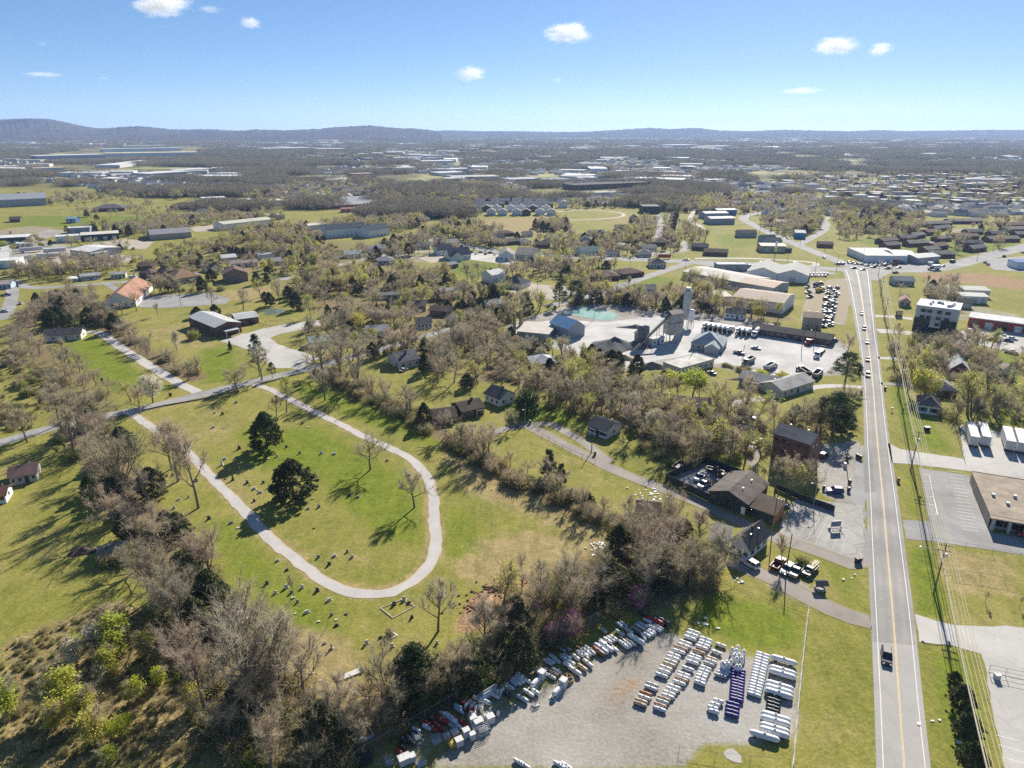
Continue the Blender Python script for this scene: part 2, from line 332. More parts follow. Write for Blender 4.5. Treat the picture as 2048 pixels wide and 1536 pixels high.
# ---------------------------------------------------------------- roads and paved areas (real sheets, ragged edges)
EXCL = []      # (kind, data) areas where no plant is set
EXCL.append(('p', W2([(920,1205),(950,1165),(1030,1142),(1048,1180),(990,1218),(962,1258),(925,1255)])))
def nrg(seed): return np.random.default_rng(seed)
def surf_mat(name, lo, hi, scale=.25, streak=0.0, crack=0.0, rough=.9, edge=None):
    t = NT(name); p = t.pos(); n1 = t.noise(p, scale*.25, 6, .65); n2 = t.noise(p, scale*6, 4, .7)
    c = t.ramp(t.math('ADD', t.math('MULTIPLY', n1, .7), t.math('MULTIPLY', n2, .3)), [(.33, lo), (.66, hi)])
    if streak:   # wheel tracks and patching along the road (object x runs along it)
        a = t.n('Attribute', attribute_name='across').outputs['Fac']
        w = t.math('ABSOLUTE', t.math('SINE', t.math('MULTIPLY', a, 12.57)))
        c = t.mix(t.math('MULTIPLY', t.smooth(w, .45, 1.0), streak), c, tuple(q*.62 for q in hi))
    if edge:
        a = t.n('Attribute', attribute_name='across').outputs['Fac']; e = t.math('ADD', t.math('ABSOLUTE', t.math('SUBTRACT', a, .5)), t.math('MULTIPLY', t.math('SUBTRACT', n1, .5), .5))
        c = t.mix(t.math('MULTIPLY', t.smooth(e, .3, .46), .8), c, edge)
    if crack:
        v_ = t.n('TexVoronoi', {'Vector': t.n('MixRGB', {'Fac': .06, 'Color1': p, 'Color2': t.n('TexNoise', {'Vector': p, 'Scale': .5}).outputs['Color']}).outputs[0], 'Scale': .16}, feature='DISTANCE_TO_EDGE').outputs['Distance']
        c = t.mix(t.math('MULTIPLY', t.math('SUBTRACT', 1.0, t.smooth(v_, .0, .03)), crack), c, tuple(q*.45 for q in lo))
    t.set('Base Color', c); t.set('Roughness', rough); t.set('Specular IOR Level', .15); return t.mat
ASPH = surf_mat('road_asphalt', (.20,.195,.185), (.365,.345,.32), .3, .4, .06); ASPH2 = surf_mat('old_asphalt', (.19,.185,.18), (.35,.345,.33), .3, 0, .12)
CONCR = surf_mat('pale_concrete', (.33,.315,.285), (.50,.48,.445), .2, 0, .12); YARD = surf_mat('cement_dust', (.29,.28,.265), (.58,.565,.54), .22, 0, .1)
GRAV = surf_mat('path_gravel', (.36,.34,.32), (.50,.475,.455), .6, edge=(.44,.37,.27)); DRIV = surf_mat('driveway_gravel', (.20,.18,.155), (.33,.30,.265), .5, edge=(.27,.22,.13)); TANL = surf_mat('tan_lot', (.33,.28,.22), (.42,.37,.31), .3)
LINEW = M('white_line_paint', (.62,.62,.6), .7, .15, 2.0, wpos=True); LINEY = M('yellow_line_paint', (.66,.48,.20), .7, .15, 2.0, wpos=True)
def spline(px, step=4.0, world=False):
    p = [Vector(q) for q in (px if world else W2(px))]; out = []
    for i in range(len(p)-1):
        a, b, c, d = p[max(i-1,0)], p[i], p[i+1], p[min(i+2, len(p)-1)]; n = max(1, int((c-b).length/step))
        for k in range(n):
            t = k/n; out.append(.5*((2*b)+(c-a)*t+(2*a-5*b+4*c-d)*t*t+(3*b-a-3*c+d)*t**3))
    out.append(p[-1]); return out
def ribbon(name, px, w, mat, z, jit=.0, kind='structure', excl=True, seed=1, step=4.0, world=False, wend=None):
    c = spline(px, step, world); n = len(c); rg = nrg(seed); vs = []; ac = []; cols = 7 if jit == 0 else 3
    for i, q in enumerate(c):
        d = (c[min(i+1, n-1)]-c[max(i-1, 0)]).normalized(); nn = Vector((-d.y, d.x)); ww = w if wend is None else w+(wend-w)*i/(n-1)
        l, r = ww/2+rg.normal()*jit, ww/2+rg.normal()*jit
        for k in range(cols):
            s = -r+(l+r)*k/(cols-1); e = q+nn*s; vs.append((e.x, e.y, z)); ac.append(k/(cols-1))
    fs = [(i*cols+k, i*cols+k+1, (i+1)*cols+k+1, (i+1)*cols+k) for i in range(n-1) for k in range(cols-1)]
    fs = [t[::-1] for t in fs]
    me = npmesh(name, vs, fs, [mat]); at = me.attributes.new('across', 'FLOAT', 'POINT'); at.data.foreach_set('value', np.array(ac, dtype=np.float32))
    o = link(bpy.data.objects.new(name, me)); o['kind'] = kind
    if excl: EXCL.append(('l', [tuple(q) for q in c], w/2))
    return o
def sheet(name, px, mat, z, jit=.5, step=2.5, seed=3, excl=True, world=False):
    p = px if world else W2(px); rg = nrg(seed); out = []
    for i in range(len(p)):
        a, b = Vector(p[i]), Vector(p[(i+1) % len(p)]); n = max(1, int((b-a).length/step))
        for k in range(n):
            q = a+(b-a)*(k/n)
            if jit and k: q += Vector((rg.normal()*jit, rg.normal()*jit))
            out.append((q.x, q.y, z))
    me = bpy.data.meshes.new(name); me.from_pydata(out, [], [tuple(range(len(out)))]); me.materials.append(mat)
    if me.polygons[0].normal.z < 0: me.flip_normals()
    o = link(bpy.data.objects.new(name, me)); o['kind'] = 'structure'
    if excl: EXCL.append(('p', [tuple(q) for q in p]))
    return o
# main road: edges given left and right in the photo, its line markings laid on it
LE = [(1756,1600),(1752,1536),(1748,1400),(1741,1230),(1735,1080),(1733,1000),(1729,900),(1727,820),(1725,780),(1721,720),(1712,660),(1701,600),(1692,560),(1684,540)]
RE = [(1872,1600),(1862,1536),(1846,1400),(1828,1230),(1808,1080),(1797,1000),(1782,900),(1771,820),(1767,780),(1760,720),(1752,660),(1746,600),(1742,560),(1740,540)]
lw, rw = W2(LE), W2(RE); mid = [((a[0]+b[0])/2, (a[1]+b[1])/2) for a, b in zip(lw, rw)]
def strip_between(name, f0, f1, mat, z):
    n = len(lw); L = [Vector(lw[i]).lerp(Vector(rw[i]), f0) for i in range(n)]; Q = [Vector(lw[i]).lerp(Vector(rw[i]), f1) for i in range(n)]
    L, Q = [spline(s, 6, True) for s in (L, Q)]; m = min(len(L), len(Q)); k = 7 if f1-f0 > .5 else 2; vs = []; ac = []
    for i in range(m):
        a = L[int(i*(len(L)-1)/(m-1))]; b = Q[int(i*(len(Q)-1)/(m-1))]
        for j in range(k): q = a.lerp(b, j/(k-1)); vs.append((q.x, q.y, z)); ac.append(j/(k-1))
    fs = [(i*k+j, i*k+j+1, (i+1)*k+j+1, (i+1)*k+j) for i in range(m-1) for j in range(k-1)]
    me = npmesh(name, vs, fs, [mat]); at = me.attributes.new('across', 'FLOAT', 'POINT'); at.data.foreach_set('value', np.array(ac, dtype=np.float32))
    o = link(bpy.data.objects.new(name, me)); o['kind'] = 'structure'; return o
strip_between('main_road', 0, 1, ASPH, .05); EXCL.append(('l', mid, 6.5))
strip_between('road_marking', .125, .142, LINEW, .06); strip_between('road_marking', .885, .902, LINEW, .06)
strip_between('road_marking', .497, .509, LINEY, .06); strip_between('road_marking', .521, .533, LINEY, .06)
sheet('road_patch', [(1744.5,1284),(1833,1291),(1846,1400),(1861,1536),(1871,1600),(1757,1600),(1753,1536),(1749,1400)], surf_mat('newer_asphalt', (.30,.285,.265), (.40,.38,.355), .3, 0, .05), .054, 0, 8, excl=False)
sheet('road_patch', [(1726,905),(1745,905),(1751,985),(1730,985)], surf_mat('patched_asphalt', (.18,.175,.17), (.25,.245,.235), .4), .0545, 0, 8, excl=False); sheet('road_patch', [(1741,640),(1751,642),(1757,690),(1744,690)], surf_mat('patched_asphalt', (.18,.175,.17), (.25,.245,.235), .4), .0545, 0, 8, excl=False)
# other streets
ribbon('highway', [(860,478),(920,490),(1000,503),(1120,512),(1250,518),(1370,523),(1500,528),(1620,535),(1720,541),(1800,541),(1860,539),(1910,530),(1970,514),(2048,494),(2140,472)], 15, ASPH2, .04, seed=4)
ribbon('street', [(1712,540),(1680,524),(1640,508),(1588,487),(1540,466),(1496,444),(1487,436),(1500,429),(1530,424)], 11, ASPH2, .045, seed=5)
ribbon('street', [(1597,489),(1630,472),(1648,460),(1652,448),(1646,440),(1660,434)], 8, ASPH2, .035, seed=6)
ribbon('street', [(1375,527),(1310,548),(1240,572),(1160,597),(1100,612)], 8, ASPH2, .035, seed=7)
ribbon('country_lane', [(-60,903),(0,885),(115,853),(200,834),(270,821),(400,790),(480,770),(560,751),(620,737),(700,715),(770,697),(850,672),(930,652),(1000,636)], 6.2, ASPH2, .04, .12, seed=8)
ribbon('cemetery_path', [(262,826),(285,842),(310,858),(365,895),(405,935),(430,962),(460,992),(500,1033),(540,1076),(580,1112),(620,1142),(660,1169),(700,1184),(740,1189),(785,1184),(825,1163),(852,1138),(867,1110),(872,1080),(868,1040),(868,1000),(860,968),(845,942),(815,914),(770,892),(720,869),(680,848),(630,824),(580,799),(545,781),(508,768)], 3.0, GRAV, .05, .16, seed=9, step=2.0)
ribbon('driveway', [(165,664),(195,664),(215,676),(240,694),(300,732),(350,762),(395,785)], 4.6, GRAV, .05, .2, seed=10)
ribbon('driveway', [(980,868),(1010,858),(1060,850),(1085,848),(1105,850),(1120,858),(1140,868),(1165,882),(1195,905),(1220,925)], 4.0, DRIV, .05, .2, seed=11)
ribbon('driveway', [(1060,854),(1085,866),(1110,880),(1150,900),(1190,920),(1230,940),(1290,965),(1345,985),(1400,1008),(1480,1044),(1560,1078),(1640,1105),(1700,1128),(1738,1125)], 4.6, DRIV, .055, .2, seed=12)
ribbon('driveway', [(1740,1240),(1700,1232),(1660,1216),(1600,1185),(1530,1150),(1470,1128)], 5.0, DRIV, .05, .25, seed=13)
ribbon('driveway', [(1725,775),(1690,772),(1625,775),(1560,792),(1500,800),(1460,810)], 4.0, CONCR, .05, .15, seed=14)
ribbon('driveway', [(1755,716),(1790,717),(1830,722)], 4.0, CONCR, .05, .15, seed=15); ribbon('driveway', [(1762,768),(1800,768),(1840,775)], 3.5, DRIV, .05, .15, seed=16)
ribbon('driveway', [(1755,662),(1800,664),(1830,668)], 8, CONCR, .05, .15, seed=17); ribbon('driveway', [(1750,632),(1790,634),(1825,638)], 5, CONCR, .05, .1, seed=18)
ribbon('street', [(0,640),(18,615),(25,580),(20,560),(60,575),(140,572),(230,565),(280,562),(330,556),(400,545)], 7, ASPH2, .035, .1, seed=19)
ribbon('driveway', [(215,568),(245,585),(280,600),(300,606)], 5, ASPH2, .045, .1, seed=20)
ribbon('street', [(560,560),(640,540),(700,525),(760,512),(860,502),(900,500)], 7, ASPH2, .035, .1, seed=21)
ribbon('street', [(1300,508),(1320,460),(1316,432),(1312,428)], 7, ASPH2, .035, seed=22); ribbon('street', [(1255,520),(1310,508),(1370,500),(1360,480),(1330,465)], 6, ASPH2, .03, seed=23)
ribbon('street', [(700,425),(745,412),(790,408),(820,400)], 7, ASPH2, .03, seed=24); ribbon('street', [(1740,560),(1765,545),(1790,541)], 9, ASPH2, .045, seed=25)
ribbon('running_track', [(1085,432),(1110,424),(1170,420),(1230,424),(1248,430),(1225,436),(1150,440),(1095,436),(1085,432)], 4, CONCR, .03, seed=26)
ribbon('street', [(1520,529),(1610,534),(1625,525),(1500,517),(1390,517)], 5, CONCR, .03, seed=27); ribbon('street', [(1780,490),(1850,488),(1890,470),(1905,462),(1960,456)], 5, ASPH2, .03, seed=28)
ribbon('street', [(1390,420),(1380,440),(1400,452),(1415,462)], 5, CONCR, .03, seed=29)
# lots
sheet('parking_lot', [(1838,936),(1938,950),(1960,1010),(1985,1066),(2100,1085),(2100,1118),(1860,1082),(1812,1078),(1806,1040),(1858,1043)], ASPH2, .045, .1)
sheet('concrete_apron', [(1776,886),(1800,898),(1927,918),(1920,850),(2100,882),(2100,975),(1935,942),(1838,930),(1784,926)], CONCR, .05, .1)
sheet('concrete_apron', [(1829,1228),(1905,1250),(2100,1258),(2100,1600),(2020,1600),(1970,1330),(1962,1308),(1900,1290),(1838,1284)], CONCR, .05, .15)
WORN = surf_mat('worn_lot', (.24,.23,.205), (.42,.40,.37), .45, 0, .4)
sheet('storefront_lot', [(1560,1045),(1600,990),(1640,1000),(1725,1012),(1730,1118),(1690,1118),(1560,1075)], WORN, .052, .25)
sheet('road_shoulder', [(1726,890),(1731,1000),(1738,1125),(1690,1110),(1722,1080),(1712,1010),(1700,990),(1715,900)], ASPH2, .04, .4)
sheet('plant_yard', [(1012,664),(1045,645),(1130,640),(1215,645),(1300,632),(1400,642),(1500,660),(1660,692),(1695,696),(1655,745),(1560,748),(1500,735),(1430,728),(1350,716),(1250,735),(1150,705),(1080,690)], YARD, .05, .6)
sheet('gravel_lot', [(1690,640),(1640,652),(1600,640),(1615,600),(1655,560),(1690,556),(1704,600)], DRIV, .04, .5)
sheet('church_parking_lot', [(272,600),(300,592),(420,585),(462,598),(450,608),(330,616),(280,615)], ASPH2, .04, .3)
sheet('fire_hall_lot', [(484,668),(560,650),(640,640),(640,652),(560,668),(540,676),(560,690),(640,715),(600,738),(545,735),(500,700),(440,682)], CONCR, .045, .3)
sheet('apartment_lot', [(1906,672),(1940,656),(2100,668),(2100,710),(2040,708),(1960,690)], CONCR, .045, .2)
sheet('church_lot', [(893,520),(945,505),(1010,510),(1040,520),(1020,530),(945,520)], CONCR, .03, .4); sheet('church_lot', [(830,512),(880,508),(895,522),(860,526)], TANL, .03, .5)
sheet('dealer_lot', [(1690,538),(1720,522),(1780,522),(1880,530),(1850,536),(1760,537)], ASPH2, .03, .2); sheet('dealer_lot', [(1380,526),(1500,532),(1640,540),(1680,548),(1600,552),(1480,545)], ASPH2, .03, .3)
sheet('fenced_yard', [(1330,962),(1412,927),(1490,957),(1417,1000)], ASPH2, .035, .1); sheet('tan_lot', [(1015,585),(1050,568),(1130,572),(1145,582),(1080,600)], TANL, .03, .5)
sheet('tan_lot', [(60,500),(120,495),(290,515),(210,530),(40,535)], TANL, .03, .6); sheet('tan_lot', [(165,490),(250,478),(310,484),(290,498),(200,497)], TANL, .03, .6)
sheet('tan_lot', [(380,455),(440,448),(445,460),(390,464)], TANL, .03, .4); sheet('tan_lot', [(0,460),(60,452),(110,456),(60,470),(60,480),(0,478)], DRIV, .03, .6)
sheet('station_lot', [(1960,520),(2048,512),(2100,530),(2060,545),(1990,540)], ASPH2, .03, .2)
t = NT('settling_pond_water'); p = t.pos(); t.set('Base Color', t.ramp(t.noise(p, .08, 4), [(.35, (.24,.44,.38)), (.65, (.42,.58,.52))])); t.set('Roughness', .15); POND = t.mat
sheet('settling_pond', [(1125,626),(1170,612),(1237,629),(1227,639),(1208,641),(1165,634)], POND, .06, .3)
t = NT('pond_water'); t.set('Base Color', (.12,.15,.10,1)); t.set('Roughness', .3); sheet('pond', [(521,622),(540,616),(572,619),(562,627),(532,631)], t.mat, .05, .5)
# parking bay lines
def mark(a, b, w=.15, z=.06, mat=None):
    A, B = G(*a), G(*b); d = (B-A).normalized(); n = Vector((-d.y, d.x, 0))*w/2; m = MB()
    m.add([(*(A-n)[:2], z), (*(B-n)[:2], z), (*(B+n)[:2], z), (*(A+n)[:2], z)], [(0,1,2,3)]); o = m.build('parking_line', mat or LINEW); o['kind'] = 'structure'
for i in range(18):
    f_ = i/17; ax_, ay_ = 1896+f_*29, 942+f_*116; mark((ax_, ay_), (ax_+26+f_*7, ay_+3+f_*2), .16)
for f_ in (0,.17,.34,.55,.75,1): mark((1841+f_*12, 949+f_*79), (1858+f_*17, 950+f_*80), .16)
mark((1858,950), (1875,1030), .2)
for q in ((1998,1056,2007,1072),(2021,1058,2030,1075),(2043,1062,2052,1078)): mark(q[:2], q[2:], .16)
for q in ((1992,1470,2035,1482),(1998,1490,2048,1505),(2005,1515,2060,1530)): mark(q[:2], q[2:], .16)
WLINE = M('worn_line_paint', (.46,.45,.43), .8, .3, 2.0, wpos=True)
for i in range(7): mark((1580+i*17, 1066+i*6.5), (1612+i*15, 1022+i*4), .1, .06, WLINE)
# ---------------------------------------------------------------- buildings
def roof_parts(mb, L, D, h, rh, kind, ov=.45, th=.18):
    """roof solid over a footprint x in [-L/2, L/2], y in [0, D]"""
    x0, x1, y0, y1 = -L/2-ov, L/2+ov, -ov, D+ov
    if kind == 'x':     # ridge along x
        s = rh/(D/2); e = h-s*ov; ym = D/2
        mb.prism([(y0,e),(ym,h+rh),(y1,e),(y1,e+th),(ym,h+rh+th),(y0,e+th)], x0, x1, 'x')
    elif kind == 'y':
        s = rh/(L/2); e = h-s*ov
        mb.prism([(x0,e),(0,h+rh),(x1,e),(x1,e+th),(0,h+rh+th),(x0,e+th)], y0, y1, 'y')
    elif kind == 'hip':
        e = h-.05; w = min(L, D)/2*.98
        if L >= D: a, b = (-L/2+w, D/2), (L/2-w, D/2)
        else: a, b = (0, w), (0, D-w)
        mb.add([(x0,y0,e),(x1,y0,e),(x1,y1,e),(x0,y1,e),(*a,h+rh),(*b,h+rh)],
               [(3,2,1,0), (0,1,5,4), (2,3,4,5), (1,2,5), (3,0,4)] if L >= D else [(3,2,1,0), (0,1,4), (1,2,5,4), (2,3,5), (3,0,4,5)])
    elif kind == 'shed':
        mb.prism([(y0,h-.1),(y1,h+rh),(y1,h+rh+th),(y0,h-.1+th)], x0, x1, 'x')
    else:               # flat roof behind a low parapet
        mb.box(-L/2-.25, L/2+.25, -.25, D+.25, h, h+.3)
        for q in ((-L/2-.25, L/2+.25, -.25, .05), (-L/2-.25, L/2+.25, D-.05, D+.25), (-L/2-.25, -L/2+.05, .05, D-.05), (L/2-.05, L/2+.25, .05, D-.05)): mb.box(*q, h+.3, h+.6 if L*D > 200 and h > 3.5 and L < 32 and D < 16 else h+.42)
def wall_parts(mb, L, D, h, rh, kind):
    if kind == 'x': mb.prism([(0,0),(D,0),(D,h),(D/2,h+rh-.02),(0,h)], -L/2, L/2, 'x')
    elif kind == 'y': mb.prism([(-L/2,0),(L/2,0),(L/2,h),(0,h+rh-.02),(-L/2,h)], 0, D, 'y')
    elif kind == 'shed': mb.prism([(0,0),(D,0),(D,h+rh-.02),(0,h-.12)], -L/2, L/2, 'x')
    else: mb.box(-L/2, L/2, 0, D, 0, h-(.07 if kind == 'hip' else 0))
def opening(parent, name, x, z, w, hh, side, L, D, pane, frame=None):
    """a window or door on side f (front), l, r or b; x runs along that side from its middle"""
    def pl(m, w, hh, t0, t1):
        if side == 'f': m.box(x-w/2, x+w/2, -t1, -t0, z, z+hh)
        elif side == 'b': m.box(x-w/2, x+w/2, D+t0, D+t1, z, z+hh)
        elif side == 'l': m.box(-L/2-t1, -L/2-t0, D/2+x-w/2, D/2+x+w/2, z, z+hh)
        else: m.box(L/2+t0, L/2+t1, D/2+x-w/2, D/2+x+w/2, z, z+hh)
    m = MB(); pl(m, w, hh, -.02, .05)
    if frame is None: return m.build(name, pane, parent)
    o = m.build(name, frame, parent); m2 = MB(); z += .09
    def q(): pl(m2, w-.2, hh-.2, .052, .075)
    q(); z -= .09; m2.build('pane', pane, o); return o
BLD = []
def house(name, label, cat, A, B, D, h, rk, rh, wall, roof, win=0, side=0, door=True, rows=1, chim=False, group=None, wz=.9, ww=1.1, wh=1.3, frame=WHITE, doors=0, shut=False, porch=None, ov=.45, world=False):
    a, b = (Vector(A), Vector(B)) if world else (G(*A), G(*B))
    d = (b-a); L = d.length; d.normalize(); n = Vector((-d.y, d.x, 0))
    if isinstance(D, tuple): D = max(3, abs((G(*D)-a).dot(n)))
    mid = (a+b)/2; rz = math.atan2(d.y, d.x); t = thing(name, label, cat, (mid.x, mid.y, 0), rz, group)
    m = MB(); wall_parts(m, L, D, h, rh, rk); m.build('wall', wall, t)
    m = MB(); roof_parts(m, L, D, h, rh, rk, ov); ro = m.build('roof', roof, t)
    dist = mid.length; fr = frame if dist < 420 else None
    if win:
        sl = L/(win+(1 if door else 0)); k = 0; dpos = (win+1)//2 if door else -1
        for i in range(win+(1 if door else 0)):
            x = -L/2+sl*(i+.5)
            if i == dpos: opening(t, 'door', x, .05, 1.0, 2.1, 'f', L, D, REDW if wall is BRICK else SHUT); continue
            for r_ in range(rows):
                zz = wz+r_*3.1
                opening(t, 'window', x, zz, ww, wh, 'f', L, D, GLASS, fr)
                if shut and r_ == 0:
                    for s in (-1, 1): mm = MB(); mm.box(x+s*(ww/2+.24)-.2, x+s*(ww/2+.24)+.2, -.06, .02, zz, zz+wh); mm.build('shutter', SHUT, t)
    for s in 'lr':
        for i in range(side):
            x = -D/2+D*(i+.5)/side
            for r_ in range(rows): opening(t, 'window', x, wz+r_*3.1, ww, wh, s, L, D, GLASS, fr)
    if dist < 480 and rk in 'xyhip' and rk != 'flat':
        for i in range(2):
            vx, vy, vz = ((-.28+.5*i)*L, D*.68, h+rh*.55) if rk != 'y' else (L*.2, D*(.3+.4*i), h+rh*.5)
            m = MB(); m.lathe([(.11,vz-.3),(.11,vz+.75),(.2,vz+.8),(.2,vz+.92)], 7, (vx,vy,0)); m.build('vent_pipe', STEEL, ro)
    for i in range(doors):
        x = -L/2+L*(i+.5)/doors; opening(t, 'roller_door', x, .05, min(3.2, L/doors*.6), min(3.2, h*.75), 'f', L, D, STEEL)
    if chim:
        m = MB(); x = L*.18; m.box(x-.4, x+.4, D/2-.4, D/2+.4, h+rh*.5, h+rh+.9); m.box(x-.5, x+.5, D/2-.5, D/2+.5, h+rh+.9, h+rh+1.05); m.build('chimney', BRICK, ro)
    if porch:
        px0, pw, pd = porch; p = bpy.data.objects.new('porch', None); link(p, t)
        m = MB(); m.box(px0-pw/2, px0+pw/2, -pd, -.06, h-.45, h-.3); m.build('porch_roof', roof, p)
        for s in (-1, 1):
            m = MB(); m.box(px0+s*(pw/2-.15)-.08, px0+s*(pw/2-.15)+.08, -pd+.1, -pd+.26, 0, h-.46); m.build('post', WHITE, p)
    fr_ = -2 if dist < 200 or world else (-9 if dist < 480 else -24)
    c = [mid+d*(s*(L/2+1)) + n*q for s, q in ((-1,fr_),(1,fr_),(1,D+1),(-1,D+1))]
    EXCL.append(('p', [(q.x, q.y) for q in c])); t['span'] = L; BLD.append((mid.x+n.x*D/2, mid.y+n.y*D/2, label))
    del t['span']; return t, L, D
rf = MROOF
GREY, DGREY, BROWN, LBROWN, TANR, PALE, NAVY = (.17,.17,.17), (.07,.072,.078), (.10,.078,.062), (.19,.14,.10), (.36,.29,.215), (.42,.43,.43), (.04,.055,.08)
WHR = (.58,.58,.565); TERRA = (.34,.195,.135); TEAL = (.30,.38,.36)
H = house
# near right
t, L, D = H('house', 'white gabled house with dark shingle roof beside the parked pickup row', 'house', (1459,1104), (1496,1121), 9.5, 3.2, 'y', 2.6, WHITE, rf(DGREY), 2, 0, True)
for i in range(3): opening(t, 'window', -3+i*3, .9, 1.8, 1.2, 'r', L, D, GLASS, WHITE)
m = MB(); m.box(-.25,.25,5,5.5,4.6,6.2); m.build('chimney', BRICK, t)
H('storage_shed', 'low pale shed attached behind the white gabled house', 'shed', (1420,1092), (1452,1100), 6, 2.4, 'shed', .5, GREYW, rf(GREY))
t, L, D = H('workshop', 'dark gabled workshop hall with brown-grey roof next to the fenced yard', 'workshop', (1416,1004), (1492,1031), (1553,996), 3.5, 'y', 2.0, DARKW, rf((.15,.13,.115)), 0, 0)
for x, z in ((-4,2.0),(0,2.2)): opening(t, 'window', x, z, 1.2, .8, 'f', L, D, GLASS)
opening(t, 'door', 4.4, .05, 1.1, 2.1, 'f', L, D, WHITE)
t, L, D = H('lean_to', 'long low dark lean-to with an orange plank end facing the storefront lot', 'shed', (1500.5,1034), (1546,1050), 6.5, 3, 'shed', .9, DARKW, rf(BROWN), 0, 0)
m = MB(); m.box(L/2+.02, L/2+.3, .2, D-.2, .1, 3.1); m.build('end_panel', ORANGEW, t); opening(t, 'window', -2, 1.2, 2.2, 1.0, 'f', L, D, GLASS)
t, L, D = H('brick_building', 'tall two-storey red brick building with grey gabled roof behind the bare trees', 'building', (1540,922), (1611,947), (1639,932), 9.6, 'x', 1.9, BRICK, rf(GREY), 4, 1, True, 3, frame=BRICK2)
m = MB(); m.box(L/2+.01, L/2+.05, 2.4, 5.2, 7.6, 8.2); m.build('sign_board', WHITE, t)
H('garden_shed', 'grey garden shed with dark roof and white door by the parked cars', 'shed', (1476,872), (1507,877), 4.2, 2.6, 'x', 1.0, OFFW, rf(NAVY), 1, 0, True)
H('house', 'white ranch house with black roof beside the looping gravel drive', 'house', (1177,866), (1212,879), 8.5, 3, 'x', 1.9, WHITE, rf(DGREY), 4, 1, True, shut=True, porch=(-1,2.4,1.6))
H('house', 'white cottage with dark grey roof and small side porch beside the round magnolia', 'house', (970,802), (999,814), 8, 3.2, 'x', 2.4, WHITE, rf((.12,.11,.115)), 3, 2, False, chim=True)
H('house', 'brown brick ranch house left of the white cottage', 'house', (925,838), (969,828), 9, 2.8, 'x', 1.8, BRICK2, rf(BROWN), 3, 1, True, chim=True, porch=(2,3,1.6))
H('house', 'low brown house half hidden by bare trees above the diagonal hedge', 'house', (868,852), (914,846), 9, 2.6, 'x', 1.7, BRICK2, rf(BROWN), 3, 1, True)
H('house', 'small brown-roofed hut at the lower end of the diagonal hedge', 'house', (1272,1041), (1318,1046), 7, 2.4, 'x', 1.6, GREYW, rf(LBROWN), 2, 1, True)
H('house', 'low house with rusty brown roof at the left edge of the photo', 'house', (22,972), (76,962), 8, 2.6, 'x', 1.5, GREYW, rf((.13,.085,.08)), 3, 1, True)
H('house', 'rust-roofed shack below the rusty house at the left edge', 'house', (-25,1012), (14,1006), 6, 2.4, 'x', 1.3, WHITE, rf((.15,.075,.06)), 2, 1, True)
H('storage_shed', 'grey tin-roofed shed under the left wooded strip beside the brush pile', 'shed', (200,1131), (258,1117), 4.5, 1.7, 'shed', .6, WOOD, rf((.17,.155,.135), 'metal'))
H('house', 'long white ranch house with charcoal roof at the top of the striped lawn', 'house', (89,684), (163,679), 8.5, 3, 'x', 2.0, OFFW, rf((.085,.08,.085)), 5, 1, True, porch=(3,3,1.8))
t, L, D = H('church', 'pale church with broad terracotta roof and small white steeple', 'church', (206,617), (273,613), (205,584), 3.4, 'y', 5.2, WHITE, rf(TERRA), 4, 0, True)
s = bpy.data.objects.new('steeple', None); link(s, t)
m = MB(); m.box(-.7,.7,D-2.2,D-.8,7.5,10.4); m.build('base', WHITE, s); m = MB(); m.lathe([(.85,10.4),(0.02,14)], 4, (0,D-1.5,0)); m.build('spire', WHITE, s)
t, L, D = H('fire_hall', 'brick hall with pale metal gabled roof and entrance canopy beside the lot', 'hall', (433,675), (484,664), (392,650), 5, 'y', 1.7, BRICK2, rf(PALE, 'metal'), 0, 0)
m = MB(); m.box(-3.5,3.5,-4.5,-.06,3.0,3.25); m.build('canopy', rf(PALE, 'metal'), t)
for s in (-3.2,3.2): m = MB(); m.box(s-.15,s+.15,-4.3,-4.0,0,3); m.build('canopy_post', WHITE, t)
opening(t, 'door', 0, .05, 2.4, 2.4, 'f', L, D, GLASS)
H('hall_wing', 'lower brick wing with pale roof right of the brick hall', 'hall', (474,652), (518,646), 13, 3.4, 'x', 1.2, BRICK2, rf(PALE, 'metal'), 3, 1, True)
H('house', 'white bungalow with pale grey roof and dark car out front', 'house', (734,675), (779,672), 9, 3, 'x', 1.7, WHITE, rf((.3,.3,.31)), 4, 1, True)
H('house', 'white house with sagging dark roof left of the pale-roofed bungalow', 'house', (667,684), (722,691), 9, 3, 'x', 1.9, WHITE, rf((.08,.07,.07)), 4, 1, True)
H('house', 'pale green-roofed house behind the shrubs by the lane', 'house', (621,697), (665,692), 8, 2.8, 'x', 1.6, OFFW, rf(TEAL), 3, 1, True)
H('house', 'cream gabled house with slate roof on the near side of the lane', 'house', (775,724), (800,739), (848,735), 3.2, 'y', 2.7, OFFW, rf((.12,.115,.13)), 1, 3, True, chim=True)
H('house', 'white ranch house with dark roof set back behind the lane', 'house', (835,658), (864,656), 9, 3, 'x', 1.8, WHITE, rf(DGREY), 3, 1, True)
H('house', 'small pale blue house behind the two stacks', 'house', (892,648), (905,650), 6, 3, 'y', 1.8, (M('blue_siding', (.4,.5,.58), .8, .1)), rf(GREY), 2, 1, False)
H('mobile_home', 'white mobile home with grey roof and deck behind the fenced sheds', 'mobile home', (882,592), (911,590), 7, 3, 'x', 1.0, WHITE, rf((.3,.3,.32)), 4, 1, True)
H('storage_shed', 'tan garden shed beside the grey board fence', 'shed', (820,592), (840,590), 5, 2.6, 'x', 1.3, TANW, rf((.28,.2,.14)), 1, 0, True)
H('storage_shed', 'tiny dark shed next to the tan garden shed', 'shed', (842,590), (851,589), 4, 3, 'y', 1.0, DARKW, rf(GREY), 0, 0)
